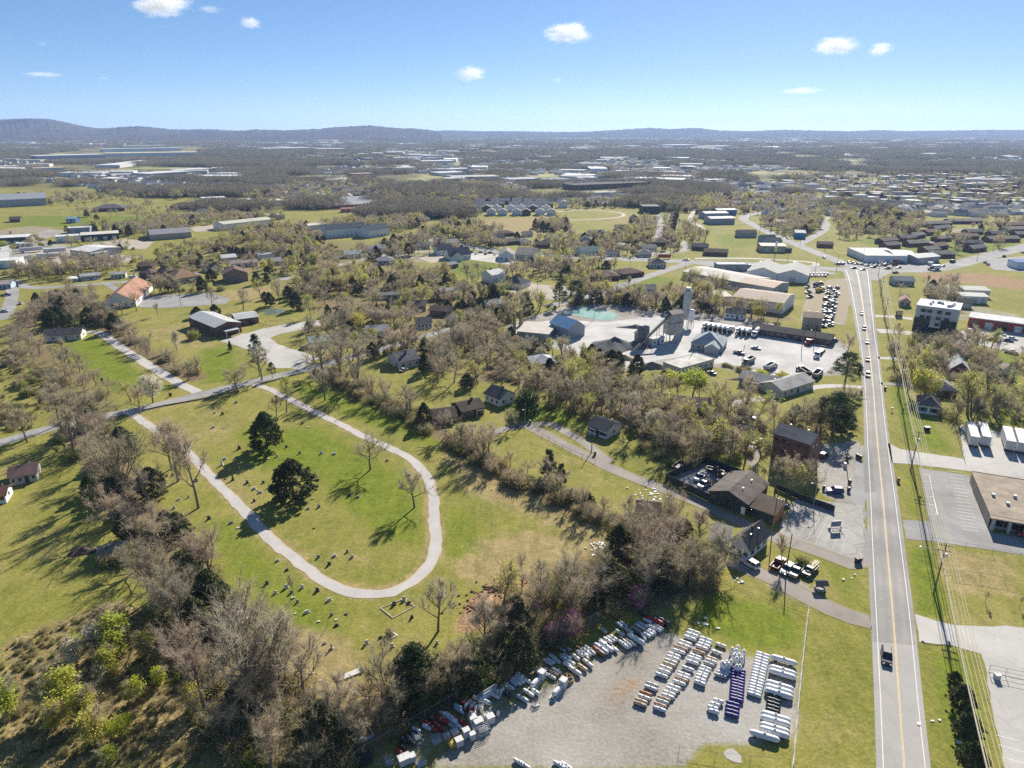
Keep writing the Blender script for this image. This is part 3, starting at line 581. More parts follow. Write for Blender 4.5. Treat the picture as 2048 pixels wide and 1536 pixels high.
H('storage_shed', 'long grey shed left of the tan garden shed', 'shed', (757,600), (800,597), 7, 2.6, 'x', 1.0, GREYW, rf(GREY), 2, 0, True)
t, L, D = H('church', 'white church with black slate roof and gabled front by the big field', 'church', (899,521), (942,518), 15, 4, 'x', 4.4, WHITE, rf(NAVY), 5, 2, True)
m = MB(); wall_parts(m, 9, 6, 3.8, 3.4, 'y'); q = m.build('gable_wing', WHITE, t); q.location = (-L/2+4.6, -5.9, 0)
m = MB(); roof_parts(m, 9, 9.5, 3.8, 3.4, 'y'); q = m.build('gable_roof', rf(NAVY), t); q.location = (-L/2+4.6, -5.9, 0)
H('church_annexe', 'white annexe with black roof behind the white church', 'church hall', (876,511), (905,509), 13, 4, 'x', 3.6, WHITE, rf(NAVY), 3, 1, True)
H('picnic_shelter', 'open grey-roofed picnic shelter below the white church', 'shelter', (893,538), (917,535), 8, 2.8, 'x', 1.2, WOOD, rf((.22,.24,.27)), 0, 0)
H('barn', 'tall white metal barn beside the dark-roofed house', 'barn', (984,567), (1011,562), 11, 5.5, 'x', 2.2, WHITE, rf(WHR, 'metal'), 0, 0, doors=2)
H('house', 'white house with navy hip roof right of the tall white barn', 'house', (1002,574), (1042,579), 13, 3, 'hip', 3.6, WHITE, rf(NAVY), 4, 1, True)
H('hall', 'pale gabled hall by the highway with grey roof', 'hall', (998,521), (1028,521), 20, 4, 'y', 3.5, WHITE, rf((.27,.25,.24)), 2, 2, True)
H('fellowship_hall', 'big grey-roofed hall right of the pale gabled hall', 'hall', (1030,519), (1068,521), 22, 4, 'x', 3.8, OFFW, rf((.25,.22,.20)), 4, 1, True)
# along the highway and up the middle
rows = [('teal-roofed white house on the highway verge', (1164,512),(1204,509), 12, 3.4,'x',2.6, WHITE, rf((.10,.17,.17)), 5), ('white house with brown roof next to the teal-roofed one', (1212,513),(1240,512), 11, 3.2,'hip',2.4, WHITE, rf(BROWN), 3),
 ('white house with grey hip roof right of the brown-roofed white house', (1277,514),(1303,514), 11, 3.2,'hip',2.4, WHITE, rf(GREY), 4), ('dark-roofed shop with white front at the diagonal street corner', (1301,536),(1332,536), 12, 3.6,'hip',3.2, OFFW, rf((.11,.105,.11)), 4),
 ('sprawling brown-roofed brick home with parked cars', (1186,562),(1240,560), 16, 3,'hip',2.6, BRICK2, rf((.13,.085,.07)), 5), ('brown-roofed brick wing beside the sprawling brick home', (1246,557),(1288,552), 14, 3,'hip',2.4, BRICK2, rf((.12,.075,.065)), 4),
 ('navy-roofed white house left in the gabled pair', (1133,490),(1158,489), 13, 3.2,'y',3.4, WHITE, rf(NAVY), 2), ('navy-roofed house right in the gabled pair', (1160,489),(1184,489), 14, 3.2,'y',3.2, GREYW, rf(NAVY), 2),
 ('long white bungalow in the field edge', (1095,482),(1127,480), 8, 3,'x',1.6, WHITE, rf(GREY), 5), ('long navy-roofed building by the highway verge', (1383,500),(1412,502), 11, 3,'x',2, BRICK2, rf(NAVY), 4),
 ('low red brick house below the navy-roofed building', (1408,511),(1455,513), 11, 3,'x',2, BRICK, rf(BROWN), 5), ('dark-roofed house beside the tall brown tree', (1262,446),(1280,446), 14, 4,'y',4, BRICK2, rf(NAVY), 2),
 ('brown-roofed low house under the tall tree', (1232,461),(1258,461), 10, 3,'x',2, BRICK2, rf(BROWN), 3), ('large tan hip-roofed house at the street bend', (1306,492),(1340,492), 16, 3.2,'hip',3.4, BRICK2, rf(LBROWN), 4),
 ('green-roofed long house among field trees', (1182,472),(1210,471), 11, 3,'x',1.8, OFFW, rf((.12,.15,.13)), 3), ('grey-roofed white house behind the field row', (1285,503),(1314,502), 10, 3,'x',1.8, WHITE, rf(GREY), 4),
 ('white mobile home by the crossing street', (1236,497),(1250,497), 7, 3,'x',1, WHITE, rf(WHR), 2), ('grey house left of the field bungalow', (1042,490),(1063,489), 11, 3,'hip',2, OFFW, rf(GREY), 3),
 ('brown brick house left of the grey hip house', (1073,496),(1100,496), 10, 3,'x',2, BRICK2, rf(BROWN), 3), ('grey-roofed house by the big field corner', (1050,474),(1066,473), 9, 3,'x',1.6, WHITE, rf(DGREY), 2),
 ('white-fronted house with navy roof by the field', (985,482),(1010,481), 10, 3,'x',2, WHITE, rf(NAVY), 3), ('long dark brick offices on the highway', (1000,492),(1052,487), 14, 3,'hip',2, BRICK2, rf(DGREY), 5),
 ('brown offices left of the long dark offices', (988,474),(1030,472), 13, 3,'hip',2, BRICK2, rf(BROWN), 4), ('white house with grey roof near the highway bend', (893,494),(919,492), 10, 3.4,'x',2.4, WHITE, rf((.3,.3,.3)), 3),
 ('tall narrow white house near the highway bend', (866,491),(876,491), 9, 5,'y',2.4, WHITE, rf(GREY), 1), ('grey house behind the narrow white house', (834,498),(860,498), 10, 3,'x',2.2, OFFW, rf(GREY), 3),
 ('white house among the field-edge trees', (903,466),(925,465), 10, 3,'x',1.8, WHITE, rf((.25,.25,.26)), 3), ('brown ranch house among field-edge trees', (945,461),(978,463), 10, 3,'x',1.8, BRICK2, rf(BROWN), 3),
 ('white house with dark roof left of the field', (744,444),(772,442), 11, 3,'x',2, WHITE, rf(DGREY), 3), ('white gabled house by the field trees', (843,443),(860,442), 10, 3.5,'y',2.6, WHITE, rf(GREY), 2)]
for lb, A, B, D, h, k, rh, w, r, n in rows: H('house', lb, 'house', A, B, D, h, k, rh, w, r, n, 0, n > 1)
H('office_block', 'dark two-storey office block with flat grey roof above the running track', 'office', (1285,427), (1320,427), 24, 8, 'flat', 0, DARKW, rf(GREY), 6, 0, False, 2)
H('house', 'white house with dark roof under the conveyor trees', 'house', (1450,636), (1488,640), 8, 3, 'x', 1.6, WHITE, rf(DGREY), 3, 1, True)
# warehouses
t, L, D = H('warehouse', 'large tan-roofed warehouse with a row of dark slots under its eave', 'warehouse', (1464,614), (1564,628), (1607,612), 6, 'x', 2.2, WHITE, rf(TANR, 'metal'), 0, 0)
for i in range(12): opening(t, 'window', -L/2+2+i*(L*.55/12), 4.9, .9, .8, 'f', L, D, REDW)
H('warehouse', 'tan-roofed shed building behind the large slotted warehouse', 'warehouse', (1476,580), (1545,592), (1585,583), 5, 'x', 1.6, GREYW, rf((.46,.36,.28), 'metal'), 0, 0, doors=2)
H('warehouse', 'long low pale warehouse with skylight strips left of the twin gables', 'warehouse', (1364,556), (1492,582), 26, 4.6, 'x', 1.6, GREYW, rf((.45,.42,.37), 'metal'), 0, 0, doors=5)
H('warehouse', 'left twin-gabled white warehouse near the dealer lot', 'warehouse', (1494,557), (1553,562), 32, 5, 'y', 3.2, WHITE, rf((.33,.33,.31), 'metal'), 0, 0, doors=1)
H('warehouse', 'right twin-gabled white warehouse near the dealer lot', 'warehouse', (1554,562), (1614,567), 32, 5, 'y', 3.2, WHITE, rf((.33,.33,.31), 'metal'), 0, 0, doors=1)
H('warehouse', 'small pale store with blue side behind the twin gables', 'store', (1435,541), (1495,541), 10, 4, 'flat', 0, GREYW, rf(WHR), 0, 0, doors=3)
H('loading_annexe', 'pale lean-to annexe left of the large slotted warehouse', 'shed', (1428,607), (1462,606), 12, 4, 'shed', .8, GREYW, rf((.5,.44,.38), 'metal'))
H('motel', 'long dark brown motel row along the plant yard', 'motel', (1504,668), (1660,692), 9, 3, 'x', 1.6, BRICK2, rf((.10,.09,.085)), 12, 0, True)
H('storage_building', 'tall tan square building behind the brown motel row', 'building', (1606,657), (1642,660), 10, 6, 'x', 1.6, TANW, rf(TANR), 1, 0, True)
t, L, D = H('plant_office', 'plant office with wide pale grey hip roof and entry gable', 'office', (1381,698), (1443,706), (1474,691), 3.2, 'hip', 4.2, GREYW, rf((.33,.37,.38)), 5, 2, True)
m = MB(); wall_parts(m, 6, 4, 2.9, 1.9, 'y'); q = m.build('entry_gable', GREYW, t); q.location = (3,-3.9,0); m = MB(); roof_parts(m, 6, 7, 2.9, 1.9, 'y'); q = m.build('entry_roof', rf((.33,.37,.38)), t); q.location = (3,-3.9,0)
H('warehouse', 'blue-roofed shed with pale walls in the concrete plant', 'shed', (1100,664), (1137,678), (1171,672), 5, 'x', 3.4, GREYW, rf((.42,.60,.76), 'metal'), 0, 0, doors=0)
H('warehouse', 'low flat-roofed precast shed left of the blue-roofed shed', 'shed', (1034,674), (1096,680), 16, 3, 'shed', .6, GREYW, rf((.50,.46,.40), 'metal'))
H('warehouse', 'long low pale-roofed block below the plant yard', 'block', (1360,752), (1427,733), (1308,744), 3.2, 'flat', 0, OFFW, rf((.52,.50,.46)), 5, 0, True)
H('apartment_row', 'long low grey-roofed row with porches below the dump trucks', 'apartments', (1477,769), (1560,786), 9.5, 3, 'x', 1.6, GREYW, rf((.26,.26,.255)), 8, 0, True, porch=(0,10,2))
H('apartment_row', 'pale-roofed end wing turned towards the road', 'apartments', (1563,796), (1626,776), 10, 3, 'x', 1.9, OFFW, rf((.37,.36,.34)), 4, 1, True)
H('house', 'long brown-roofed house buried in the middle woods', 'house', (1312,822), (1420,832), 10, 2.8, 'x', 2, BRICK2, rf((.2,.155,.13)), 6, 1, True)
H('house', 'pale tin-roofed house at the plant side of the woods', 'house', (1065,741), (1112,738), 10, 3, 'hip', 2.4, WHITE, rf((.45,.46,.48)), 3, 1, True)
H('house', 'pale blue house half hidden beside the diagonal street', 'house', (1272,588), (1312,588), 10, 3, 'x', 2, M('blue_siding', (.4,.5,.58), .8, .1), rf(GREY), 3, 1, True)
# four-storey building
A, B = (1823,661), (1907,673); t, L, D = H('apartment_building', 'four-storey apartment building with white flat roof and two-tone walls', 'apartments', A, B, (1932,660), 13, 'flat', 0, M('pale_grey_siding', (.52,.52,.51), .8, .1), rf((.75,.75,.75)), 0, 0)
for x0, x1, z1, mt, nm in ((-L/2, -L*.12, 7.2, DARKW, 'left_cladding'), (L*.14, L/2, 7.2, DARKW, 'right_cladding'), (-L*.12, L*.14, 5.4, OFFW, 'cream_cladding')):
    m = MB(); m.box(x0, x1, -.22, .01, 0.02, z1); m.build('cladding', mt, t)
for i, x in enumerate((-L*.32, -L*.17, L*.06, L*.26)):
    for r_ in range(4):
        if r_ < 1: continue
        m = MB(); m.box(x-1.0, x+1.0, -.3, -.2, r_*3.1+.9, r_*3.1+2.4); m.build('window', GLASS, t)
for x in (-L*.08, 0, L*.09): m = MB(); m.box(x-.9, x+.9, -.3, -.2, .3, 3); m.build('entrance_glass', GLASS, t)
for i in range(3):
    for r_ in range(4): opening(t, 'window', -D*.3+i*D*.3, r_*3.1+.9, 1.6, 1.5, 'r', L, D, GLASS)
for x, y in ((-L*.2,D*.3),(-L*.18,D*.6),(-.04*L,D*.6),(0,D*.62),(.06*L,D*.55),(.25*L,D*.3),(.3*L,D*.4),(.22*L,D*.25),(.33*L,D*.6)):
    m = MB(); m.box(x-.6,x+.6,y-.6,y+.6,13.32,14.3); m.box(x-.45,x+.45,y-.45,y+.45,14.3,14.5); m.build('rooftop_unit', STEEL, t)
t, L, D = H('strip_store', 'long red and white strip store with white roof right of the apartment building', 'store', (1934,652), (2110,676), 14, 4.5, 'flat', 0, REDW, rf(WHR), 0, 0)
for i in range(6): opening(t, 'store_bay', -L/2+L*(i+.5)/6, .05, L/6*.55, 3.2, 'f', L, D, OFFW if i % 2 else GLASS)
H('garage', 'dark-roofed garage behind the four-storey building', 'garage', (1918,616), (1942,618), 8, 3.5, 'x', 1.5, GREYW, rf(DGREY), 0, 0, doors=1)
H('metal_shed', 'pale green metal shed at the edge of the orange field', 'shed', (1926,594), (1978,596), 9, 4.4, 'shed', .6, OFFW, rf((.40,.42,.36), 'metal'), 0, 0, doors=3)
H('metal_shed', 'lower white metal shed in front of the pale green shed', 'shed', (1922,606), (1974,608), 7, 4.2, 'shed', .6, WHITE, rf((.5,.5,.46), 'metal'), 0, 0, doors=3)
H('house', 'pale teal house with grey roofs beside the utility wires', 'house', (1788,571), (1828,572), 9, 3.4, 'x', 2, M('teal_siding', (.40,.48,.46), .8, .1), rf((.3,.34,.34)), 4, 1, True)
H('house', 'ruined pinkish house among the trees above the apartment building', 'house', (1798,612), (1820,614), 8, 3, 'y', 2, TANW, rf((.34,.24,.19)), 1, 0, True)
H('house', 'white hip-roofed house with dark shutters near the utility wires', 'house', (1833,825), (1877,832), 9.5, 3.2, 'hip', 2.8, WHITE, rf((.19,.155,.14)), 2, 1, False, ww=1.6, wh=1.6, shut=True)
H('house', 'long house with blue-grey hip roof behind the white hip-roofed house', 'house', (1861,793), (1912,797), 12, 3, 'hip', 2.6, BRICK2, rf((.22,.24,.28)), 3, 1, True)
H('house', 'brick house with pale tin gable among trees right of the wires', 'house', (1897,752), (1937,757), 12, 3.2, 'y', 3.2, BRICK2, rf((.38,.42,.40), 'metal'), 1, 1, True)
H('house', 'brown-roofed house behind the tin-gabled house', 'house', (1897,712), (1928,717), 10, 3.2, 'y', 2.8, GREYW, rf((.2,.165,.14)), 2, 1, True)
H('playhouse', 'tiny pale gabled hut behind the round evergreen bush', 'shed', (2005,748), (2020,749), 4, 2.4, 'y', 1.4, OFFW, rf((.45,.42,.38)), 0, 0)
t, L, D = H('store_building', 'flat tan-roofed store with stone front at the right edge', 'store', (1975,1054), (2095,1076), (1944,966), 3.3, 'flat', 0, TANW, rf((.33,.275,.215)), 0, 0)
for i in range(4): opening(t, 'window', -L*.38+i*L*.25, .7, 3.0, 2.2, 'f', L, D, GLASS, DARKW)
for i in range(4): m = MB(); x = -L*.5+.6+i*L*.27; m.box(x-.35,x+.35,-1.7,-1.0,0,3.25); m.build('pillar', CONC, t)
m = MB(); m.box(-L/2-.3,L/2+.3,-1.9,-.27,3.32,3.66); m.build('canopy', rf((.33,.275,.215)), t)
for x, y in ((-L*.1,D*.3),(-L*.3,D*.45),(.1*L,D*.5)): m = MB(); m.box(x-.4,x+.4,y-.4,y+.4,3.62,4.3); m.build('roof_vent', STEEL, t)
# up the hill streets and dealers
far = [('white warehouse', 'white long warehouse front of the three above the bend', (1421,449),(1469,448), 18, 6,'x',1.2, GREYW, rf(WHR,'metal')), ('white warehouse', 'pale blue-sided middle warehouse of the three above the bend', (1410,438),(1456,437), 18, 6,'x',1.2, M('pale_blue_wall',(.3,.36,.44),.8,.1), rf(WHR,'metal')), ('blue warehouse', 'blue-walled rear warehouse of the three above the bend', (1435,431),(1473,430), 16, 6,'x',1, BLUEW, rf(WHR,'metal')),
 ('white barn', 'long white barn with black roof on the green slope', (1477,475),(1513,475), 11, 4,'x',2.4, GREYW, rf(DGREY)), ('navy store', 'navy-roofed store beside the street, nearer one', (1532,491),(1563,491), 10, 4,'x',2, M('pale_blue_wall',(.3,.36,.44),.8,.1), rf(NAVY)), ('navy store', 'navy-roofed store beside the street, farther one', (1526,486),(1552,485), 9, 4,'x',2.4, M('pale_blue_wall',(.3,.36,.44),.8,.1), rf(NAVY)),
 ('tan workshop', 'tan workshop with pale roof and two big doors', (1521,504),(1571,505), 16, 5,'x',1, TANW, rf((.55,.5,.44),'metal')), ('brick hut', 'small dark brick hut at the end of the tan workshop', (1573,505),(1583,505), 8, 3,'flat',0, BRICK2, rf(DGREY)),
 ('blue store', 'blue store with curved white roof edge at the fork', (1589,477),(1611,478), 22, 5,'flat',0, M('bright_blue_wall',(.08,.25,.45),.7,.1), rf((.4,.4,.4))), ('brick house', 'low brick house past the street fork', (1637,495),(1666,496), 10, 3,'x',1.6, BRICK, rf(BROWN)),
 ('dealer showroom', 'white showroom with a row of windows at the intersection', (1693,508),(1731,525), 30, 5,'flat',0, WHITE, rf((.62,.58,.54))), ('dealer workshop', 'grey-walled workshop with white roof behind the showroom', (1788,524),(1832,525), 26, 5,'x',1.6, GREYW, rf(WHR,'metal')), ('dealer annexe', 'low white-roofed annexe right of the dealer workshop', (1833,528),(1878,524), 14, 4.4,'x',1.4, GREYW, rf(WHR,'metal')),
 ('filling station', 'white and blue filling station at the right edge', (2031,538),(2075,539), 12, 4.5,'flat',0, WHITE, rf(BLUEW and (.12,.2,.42))), ('white shop', 'dark-glass shop in the dealer row at the curve', (1550,451),(1572,452), 14, 4,'x',1.4, DARKW, rf((.5,.45,.42))),
 ('red barn', 'low red brick building above the highway verge', (1412,508),(1440,508), 8, 2.6,'flat',0, BRICK, rf(BROWN))]
for nm, lb, A, B, D, h, k, rh, w, r in far: H(nm.replace(' ', '_'), lb, nm.split()[-1], A, B, D, h, k, rh, w, r, 4 if nm in ('dealer showroom','blue store') else 0, 0, False, doors=2 if 'workshop' in nm or 'annexe' in nm else 0)
# brick cottages of the estate on the right
est = [(1803,483,1833,481),(1829,478,1851,475),(1819,494,1858,492),(1774,498,1801,496),(1878,484,1903,482),(1852,507,1880,505),(1871,500,1896,497),(1923,493,1966,493),(1946,505,1973,501),(1862,516,1910,516),(1911,479,1958,479),(1936,470,1966,469),(1984,474,2014,473),(1979,485,2040,484),(1846,454,1904,452),(1898,448,1965,448),(1872,464,1904,460),(1766,489,1797,486),(1855,471,1877,469),(2010,456,2060,455),(2014,465,2062,464),(2034,475,2066,474)]
est.sort(key=lambda q: -q[1])
for i, (a, b, c, d) in enumerate(est):
    H('brick_cottage', f'red brick estate cottage with grey gable roof, {o_(i+1)} counting from the nearest to the farthest', 'cottage', (a,b), (c,d), 9 if c-a < 45 else 11, 3, 'x', 2.0, BRICK if i % 3 else BRICK2, rf(((.2,.185,.17),(.22,.15,.12),(.15,.15,.16),(.27,.24,.21))[i*7 % 4]), 3, 0, True, group='brick cottages of the estate')
# terrace of gables by the climbing street
for i in range(5):
    H('terrace_house', f'brown gabled terrace house by the climbing street, {o_(i+1)} from the near end', 'house', (1335+i*2.4, 464-i*7.5), (1350+i*2, 464-i*7.5), 9, 3.4, 'y', 2.6, BRICK2, rf(BROWN), 1, 0, True, group='brown terrace by the climbing street')
# apartment houses above the field
k = 0
for y, x0, n in ((431,975,6),(423,940,7),(416,945,8),(409,955,6)):
    for i in range(n):
        x = x0+i*24+rng.uniform(-4,4); k += 1
        H('apartment_house', f'white twin-gabled apartment house above the field, {o_(i+1)} from the left in row {["one","two","three","four"][(431-y)//7]}', 'apartments', (x, y), (x+18, y), 11, 5, 'y' if (i+k) % 2 else 'x', 2.6, WHITE if k % 4 else BRICK2, rf((.25,.25,.26)), 3, 0, False, group='white apartment houses above the field')
# left of the picture
lz = [('motor_shop', 'white shop with flat roof beside the long dark shop', (113,486),(163,483), 14, 5,'flat',0, WHITE, rf(WHR), 0, 3), ('motor_shop', 'long dark-walled shop with pale roof left of the lone tree', (164,483),(239,478), 15, 5.5,'shed',.5, DARKW, rf((.55,.52,.46),'metal'), 0, 4),
 ('depot', 'pale blue depot behind the two roadside shops', (135,468),(180,466), 14, 5,'flat',0, M('pale_blue_wall',(.3,.36,.44),.8,.1), rf((.5,.5,.5)), 0, 2), ('depot', 'white-roofed depot with dark docks at the left edge', (-20,492),(56,488), 20, 6,'flat',0, DARKW, rf(WHR), 0, 5),
 ('depot', 'broad white-roofed depot in the trailer yard', (142,512),(182,517), 26, 5,'x',1.6, GREYW, rf(WHR,'metal'), 0, 0), ('depot', 'low white annexe on the right of the broad trailer-yard depot', (183,518),(217,515), 14, 4,'flat',0, WHITE, rf(WHR), 0, 0), ('depot', 'white-roofed store at the left edge above the woods', (-30,538),(34,535), 16, 5,'flat',0, WHITE, rf(WHR), 0, 3),
 ('garage', 'blue garage with teal roof alone on the green', (133,446),(152,446), 9, 4.5,'x',1.6, BLUEW, rf((.3,.46,.5)), 0, 2), ('house', 'dark brown house at the left green edge', (20,445),(41,444), 12, 3,'x',2.4, BRICK2, rf(BROWN), 3, 0),
 ('mobile_home', 'white mobile home left in the pair along the street', (163,562),(202,558), 8, 3,'x',1, WHITE, rf((.35,.35,.35)), 6, 0), ('mobile_home', 'cream mobile home right in the pair along the street', (222,558),(252,556), 7, 3,'x',1, OFFW, rf((.33,.34,.32)), 3, 0), ('house', 'pale blue house at the left edge by the street', (-12,579),(23,577), 9, 3,'x',1.6, M('blue_siding', (.4,.5,.58), .8, .1), rf((.4,.36,.32)), 3, 0),
 ('carport', 'low pale carport next to the white mobile home', (135,565),(155,564), 6, 2.4,'shed',.3, GREYW, rf(WHR), 0, 0),
 ('warehouse', 'long cream-roofed white warehouse in the left middle distance', (449,461),(546,450), 22, 6,'x',1.6, WHITE, rf((.5,.48,.40),'metal'), 0, 8), ('warehouse', 'broad grey-roofed mill behind the bare woods', (303,481),(384,475), 34, 5,'x',2.6, TANW, rf((.22,.22,.24),'metal'), 0, 0),
 ('house', 'big house with orange tile hip roof', (350,570),(402,562), 17, 4,'hip',4.4, TANW, rf((.33,.2,.125)), 4, 0), ('brick_building', 'plain brick block with brown gable roof right of the orange-roofed house', (448,566),(497,562), 14, 5.5,'y',3.4, M('tan_brick',(.27,.20,.16),.9,.15), rf((.16,.10,.085)), 0, 0),
 ('house', 'dark-roofed house left of the orange-roofed house', (309,551),(337,552), 10, 3,'hip',2.2, BRICK2, rf(BROWN), 3, 0), ('house', 'brown-roofed house left of the dark-roofed house', (279,554),(304,555), 10, 3,'hip',2.2, BRICK2, rf((.13,.095,.08)), 3, 0), ('house', 'red-brown house behind the two brown hip houses', (275,541),(306,540), 10, 3,'x',2, BRICK2, rf((.15,.09,.075)), 3, 0),
 ('house', 'long white house with pink-grey roof behind the brick block', (463,536),(516,532), 9, 3,'x',1.4, WHITE, rf((.3,.25,.22)), 7, 0), ('garage', 'white metal-roofed garage behind the long white house', (445,526),(475,523), 12, 3.6,'x',1.6, GREYW, rf((.5,.5,.48),'metal'), 0, 2), ('house', 'white block house in the left scrubland', (517,520),(546,518), 9, 3.6,'flat',0, WHITE, rf((.4,.4,.4)), 2, 0),
 ('house', 'navy-roofed house behind the brick block', (420,546),(444,542), 12, 3,'y',2.6, OFFW, rf(NAVY), 2, 0), ('house', 'white house under trees right of the block house', (547,531),(566,529), 9, 3,'x',2, WHITE, rf((.3,.3,.3)), 3, 0), ('house', 'white and teal porch house among the mid trees', (690,517),(722,515), 10, 3,'x',2, WHITE, rf((.34,.38,.38)), 4, 0),
 ('house', 'grey-roofed house lost in the mid trees', (757,530),(790,528), 11, 3,'hip',2.4, GREYW, rf((.25,.25,.27)), 3, 0), ('house', 'white-sided house right of the porch house', (736,505),(772,503), 10, 3,'x',2, WHITE, rf((.3,.3,.31)), 4, 0),
 ('house', 'brown bungalow under the trees near the white mobile home', (820,622),(852,622), 9, 3,'x',1.8, TANW, rf((.16,.13,.11)), 3, 0), ('house', 'dark brown bungalow right of the tree-shaded bungalow', (860,632),(905,634), 9, 3,'x',1.8, BRICK2, rf((.11,.085,.075)), 3, 0), ('house', 'green-roofed cottage with a cream wall near the stacks', (978,620),(1014,616), 9, 3,'hip',2, OFFW, rf((.27,.34,.31)), 2, 0),
 ('house', 'dark red roofed house by the wrecked cars', (930,638),(958,640), 9, 3,'x',1.8, GREYW, rf((.2,.07,.07)), 2, 0),
 ('apartment_block', 'dark-roofed white apartment block left of the pair in the middle', (655,477),(734,470), 18, 8,'x',3.4, WHITE, rf(NAVY), 8, 0), ('apartment_block', 'dark-roofed white apartment block right of the pair in the middle', (739,476),(780,470), 16, 7,'x',3.4, WHITE, rf(NAVY), 5, 0), ('store', 'white flat store with bare walls in front of the woods', (614,462),(655,457), 16, 4.5,'flat',0, OFFW, rf((.5,.46,.42)), 0, 0),
 ('school', 'large grey-roofed school at the far left', (-25,416),(95,410), 60, 9,'x',5, GREYW, rf((.25,.27,.3),'metal'), 0, 0), ('lodge', 'low brown lodge on the far green', (187,424),(250,422), 26, 4,'hip',4, BRICK2, rf((.12,.115,.12)), 0, 0), ('lodge', 'long brown-roofed lodge right of the low brown lodge', (340,420),(396,418), 24, 4,'hip',4, BRICK2, rf(BROWN), 0, 0),
 ('store', 'white strip store left of the far shopping row', (405,406),(452,404), 20, 6,'flat',0, WHITE, rf(WHR), 0, 4), ('store', 'white strip store in the middle of the far shopping row', (456,412),(508,409), 22, 6,'flat',0, GREYW, rf(WHR), 0, 4), ('store', 'white strip store right in the far shopping row', (512,414),(572,410), 24, 6,'flat',0, GREYW, rf((.55,.48,.42)), 0, 4),
 ('store', 'low pale store behind the long cream warehouse', (543,441),(570,438), 20, 5,'flat',0, GREYW, rf((.5,.48,.45)), 0, 3)]
for nm, lb, A, B, D, h, k, rh, w, r, n, ds in lz: H(nm, lb, nm.replace('_', ' '), A, B, D, h, k, rh, w, r, n, 0, n > 2, doors=ds)
for i in range(5): H('storage_row', f'long storage row with pale metal roof, {o_(i+1)} from the front of five', 'storage', (668-i*6,417-i*3.4), (758-i*2,413-i*3.2), 13, 4, 'x', 1.4, REDW, rf((.36,.36,.38),'metal'), 0, 0, group='storage rows with pale roofs')
for i in range(4): H('red_barn', f'red-walled store left of the climbing road, {o_(i+1)} from the left of four', 'store', (682+i*12,425-i*.7), (692+i*12,425-i*.7), 10, 4, 'x', 1.2, M('bright_red_wall',(.42,.1,.07),.8,.1), rf((.4,.22,.18)), 0, 0, group='red stores')
# factories at the foot of the hills
ff = [('factory', 'very long white factory roof below the left hills, front one', (212,314),(397,311), 80, 12, OFFW, (.62,.55,.45)), ('factory', 'white factory roof below the left hills, rear one', (207,304),(366,301), 60, 12, WHITE, WHR), ('factory', 'factory with blue front at the far left', (75,320),(214,316), 90, 12, M('pale_blue_wall',(.3,.36,.44),.8,.1), WHR), ('factory', 'narrow white roof behind the left factories', (250,296),(340,294), 60, 10, OFFW, WHR),
 ('factory', 'pale factory right of the long left ones', (530,303),(625,301), 120, 12, GREYW, WHR), ('factory', 'small white roof right of the pale factory', (640,304),(696,303), 90, 12, GREYW, WHR), ('factory', 'white roof far under the middle hills', (632,284),(668,284), 120, 12, WHITE, WHR), ('warehouse', 'white roofed plant in the left middle woods', (300,356),(390,350), 60, 8, GREYW, WHR), ('warehouse', 'white roofed plant behind the left middle plant', (366,348),(430,344), 50, 8, GREYW, WHR),
 ('warehouse', 'row of pale stores in the left woods', (240,336),(325,325), 60, 7, OFFW, WHR), ('warehouse', 'pale store in a clearing far left', (-10,340),(80,336), 50, 7, OFFW, (.5,.42,.32)), ('warehouse', 'second pale store in the clearing far left', (70,343),(130,341), 40, 7, OFFW, (.5,.42,.32)), ('store', 'cream shop among far middle woods', (768,318),(798,318), 40, 9, TANW, (.55,.48,.36)), ('store', 'bright long roof in the far centre', (845,327),(910,326), 60, 6, WHITE, WHR),
 ('store', 'bright shed in the far centre right', (1050,317),(1098,316), 60, 6, TANW, WHR), ('mill', 'long dark red mill right of the centre woods', (1150,381),(1300,374), 40, 8, BRICK2, DGREY), ('mill', 'pale long mill in front of the dark red mill', (1136,396),(1262,392), 26, 6, GREYW, (.4,.38,.36)), ('store', 'grey-roofed plaza beside the centre field', (1020,366),(1085,364), 50, 6, GREYW, (.4,.4,.42)), ('store', 'dark plaza roof beside the centre field', (1096,367),(1145,365), 50, 6, GREYW, (.25,.27,.3)),
 ('store', 'long shopping plaza left of the centre field', (905,361),(1000,359), 50, 6, OFFW, (.45,.43,.4)), ('mill', 'brick plant left of the centre green', (712,358),(752,356), 40, 9, BRICK2, (.3,.22,.2)), ('store', 'pale plaza right of the brick plant', (880,352),(930,350), 50, 6, OFFW, WHR), ('airfield_hangar', 'white hangar on the far right flats', (1345,295),(1400,294), 120, 12, WHITE, WHR), ('airfield_hangar', 'second white hangar on the far right flats', (1412,297),(1470,296), 100, 10, OFFW, WHR)]
for nm, lb, A, B, D, h, w, r in ff: H(nm, lb, nm.replace('_', ' '), A, B, D, h, 'flat', 0, w, rf(r), 0, 0, False)
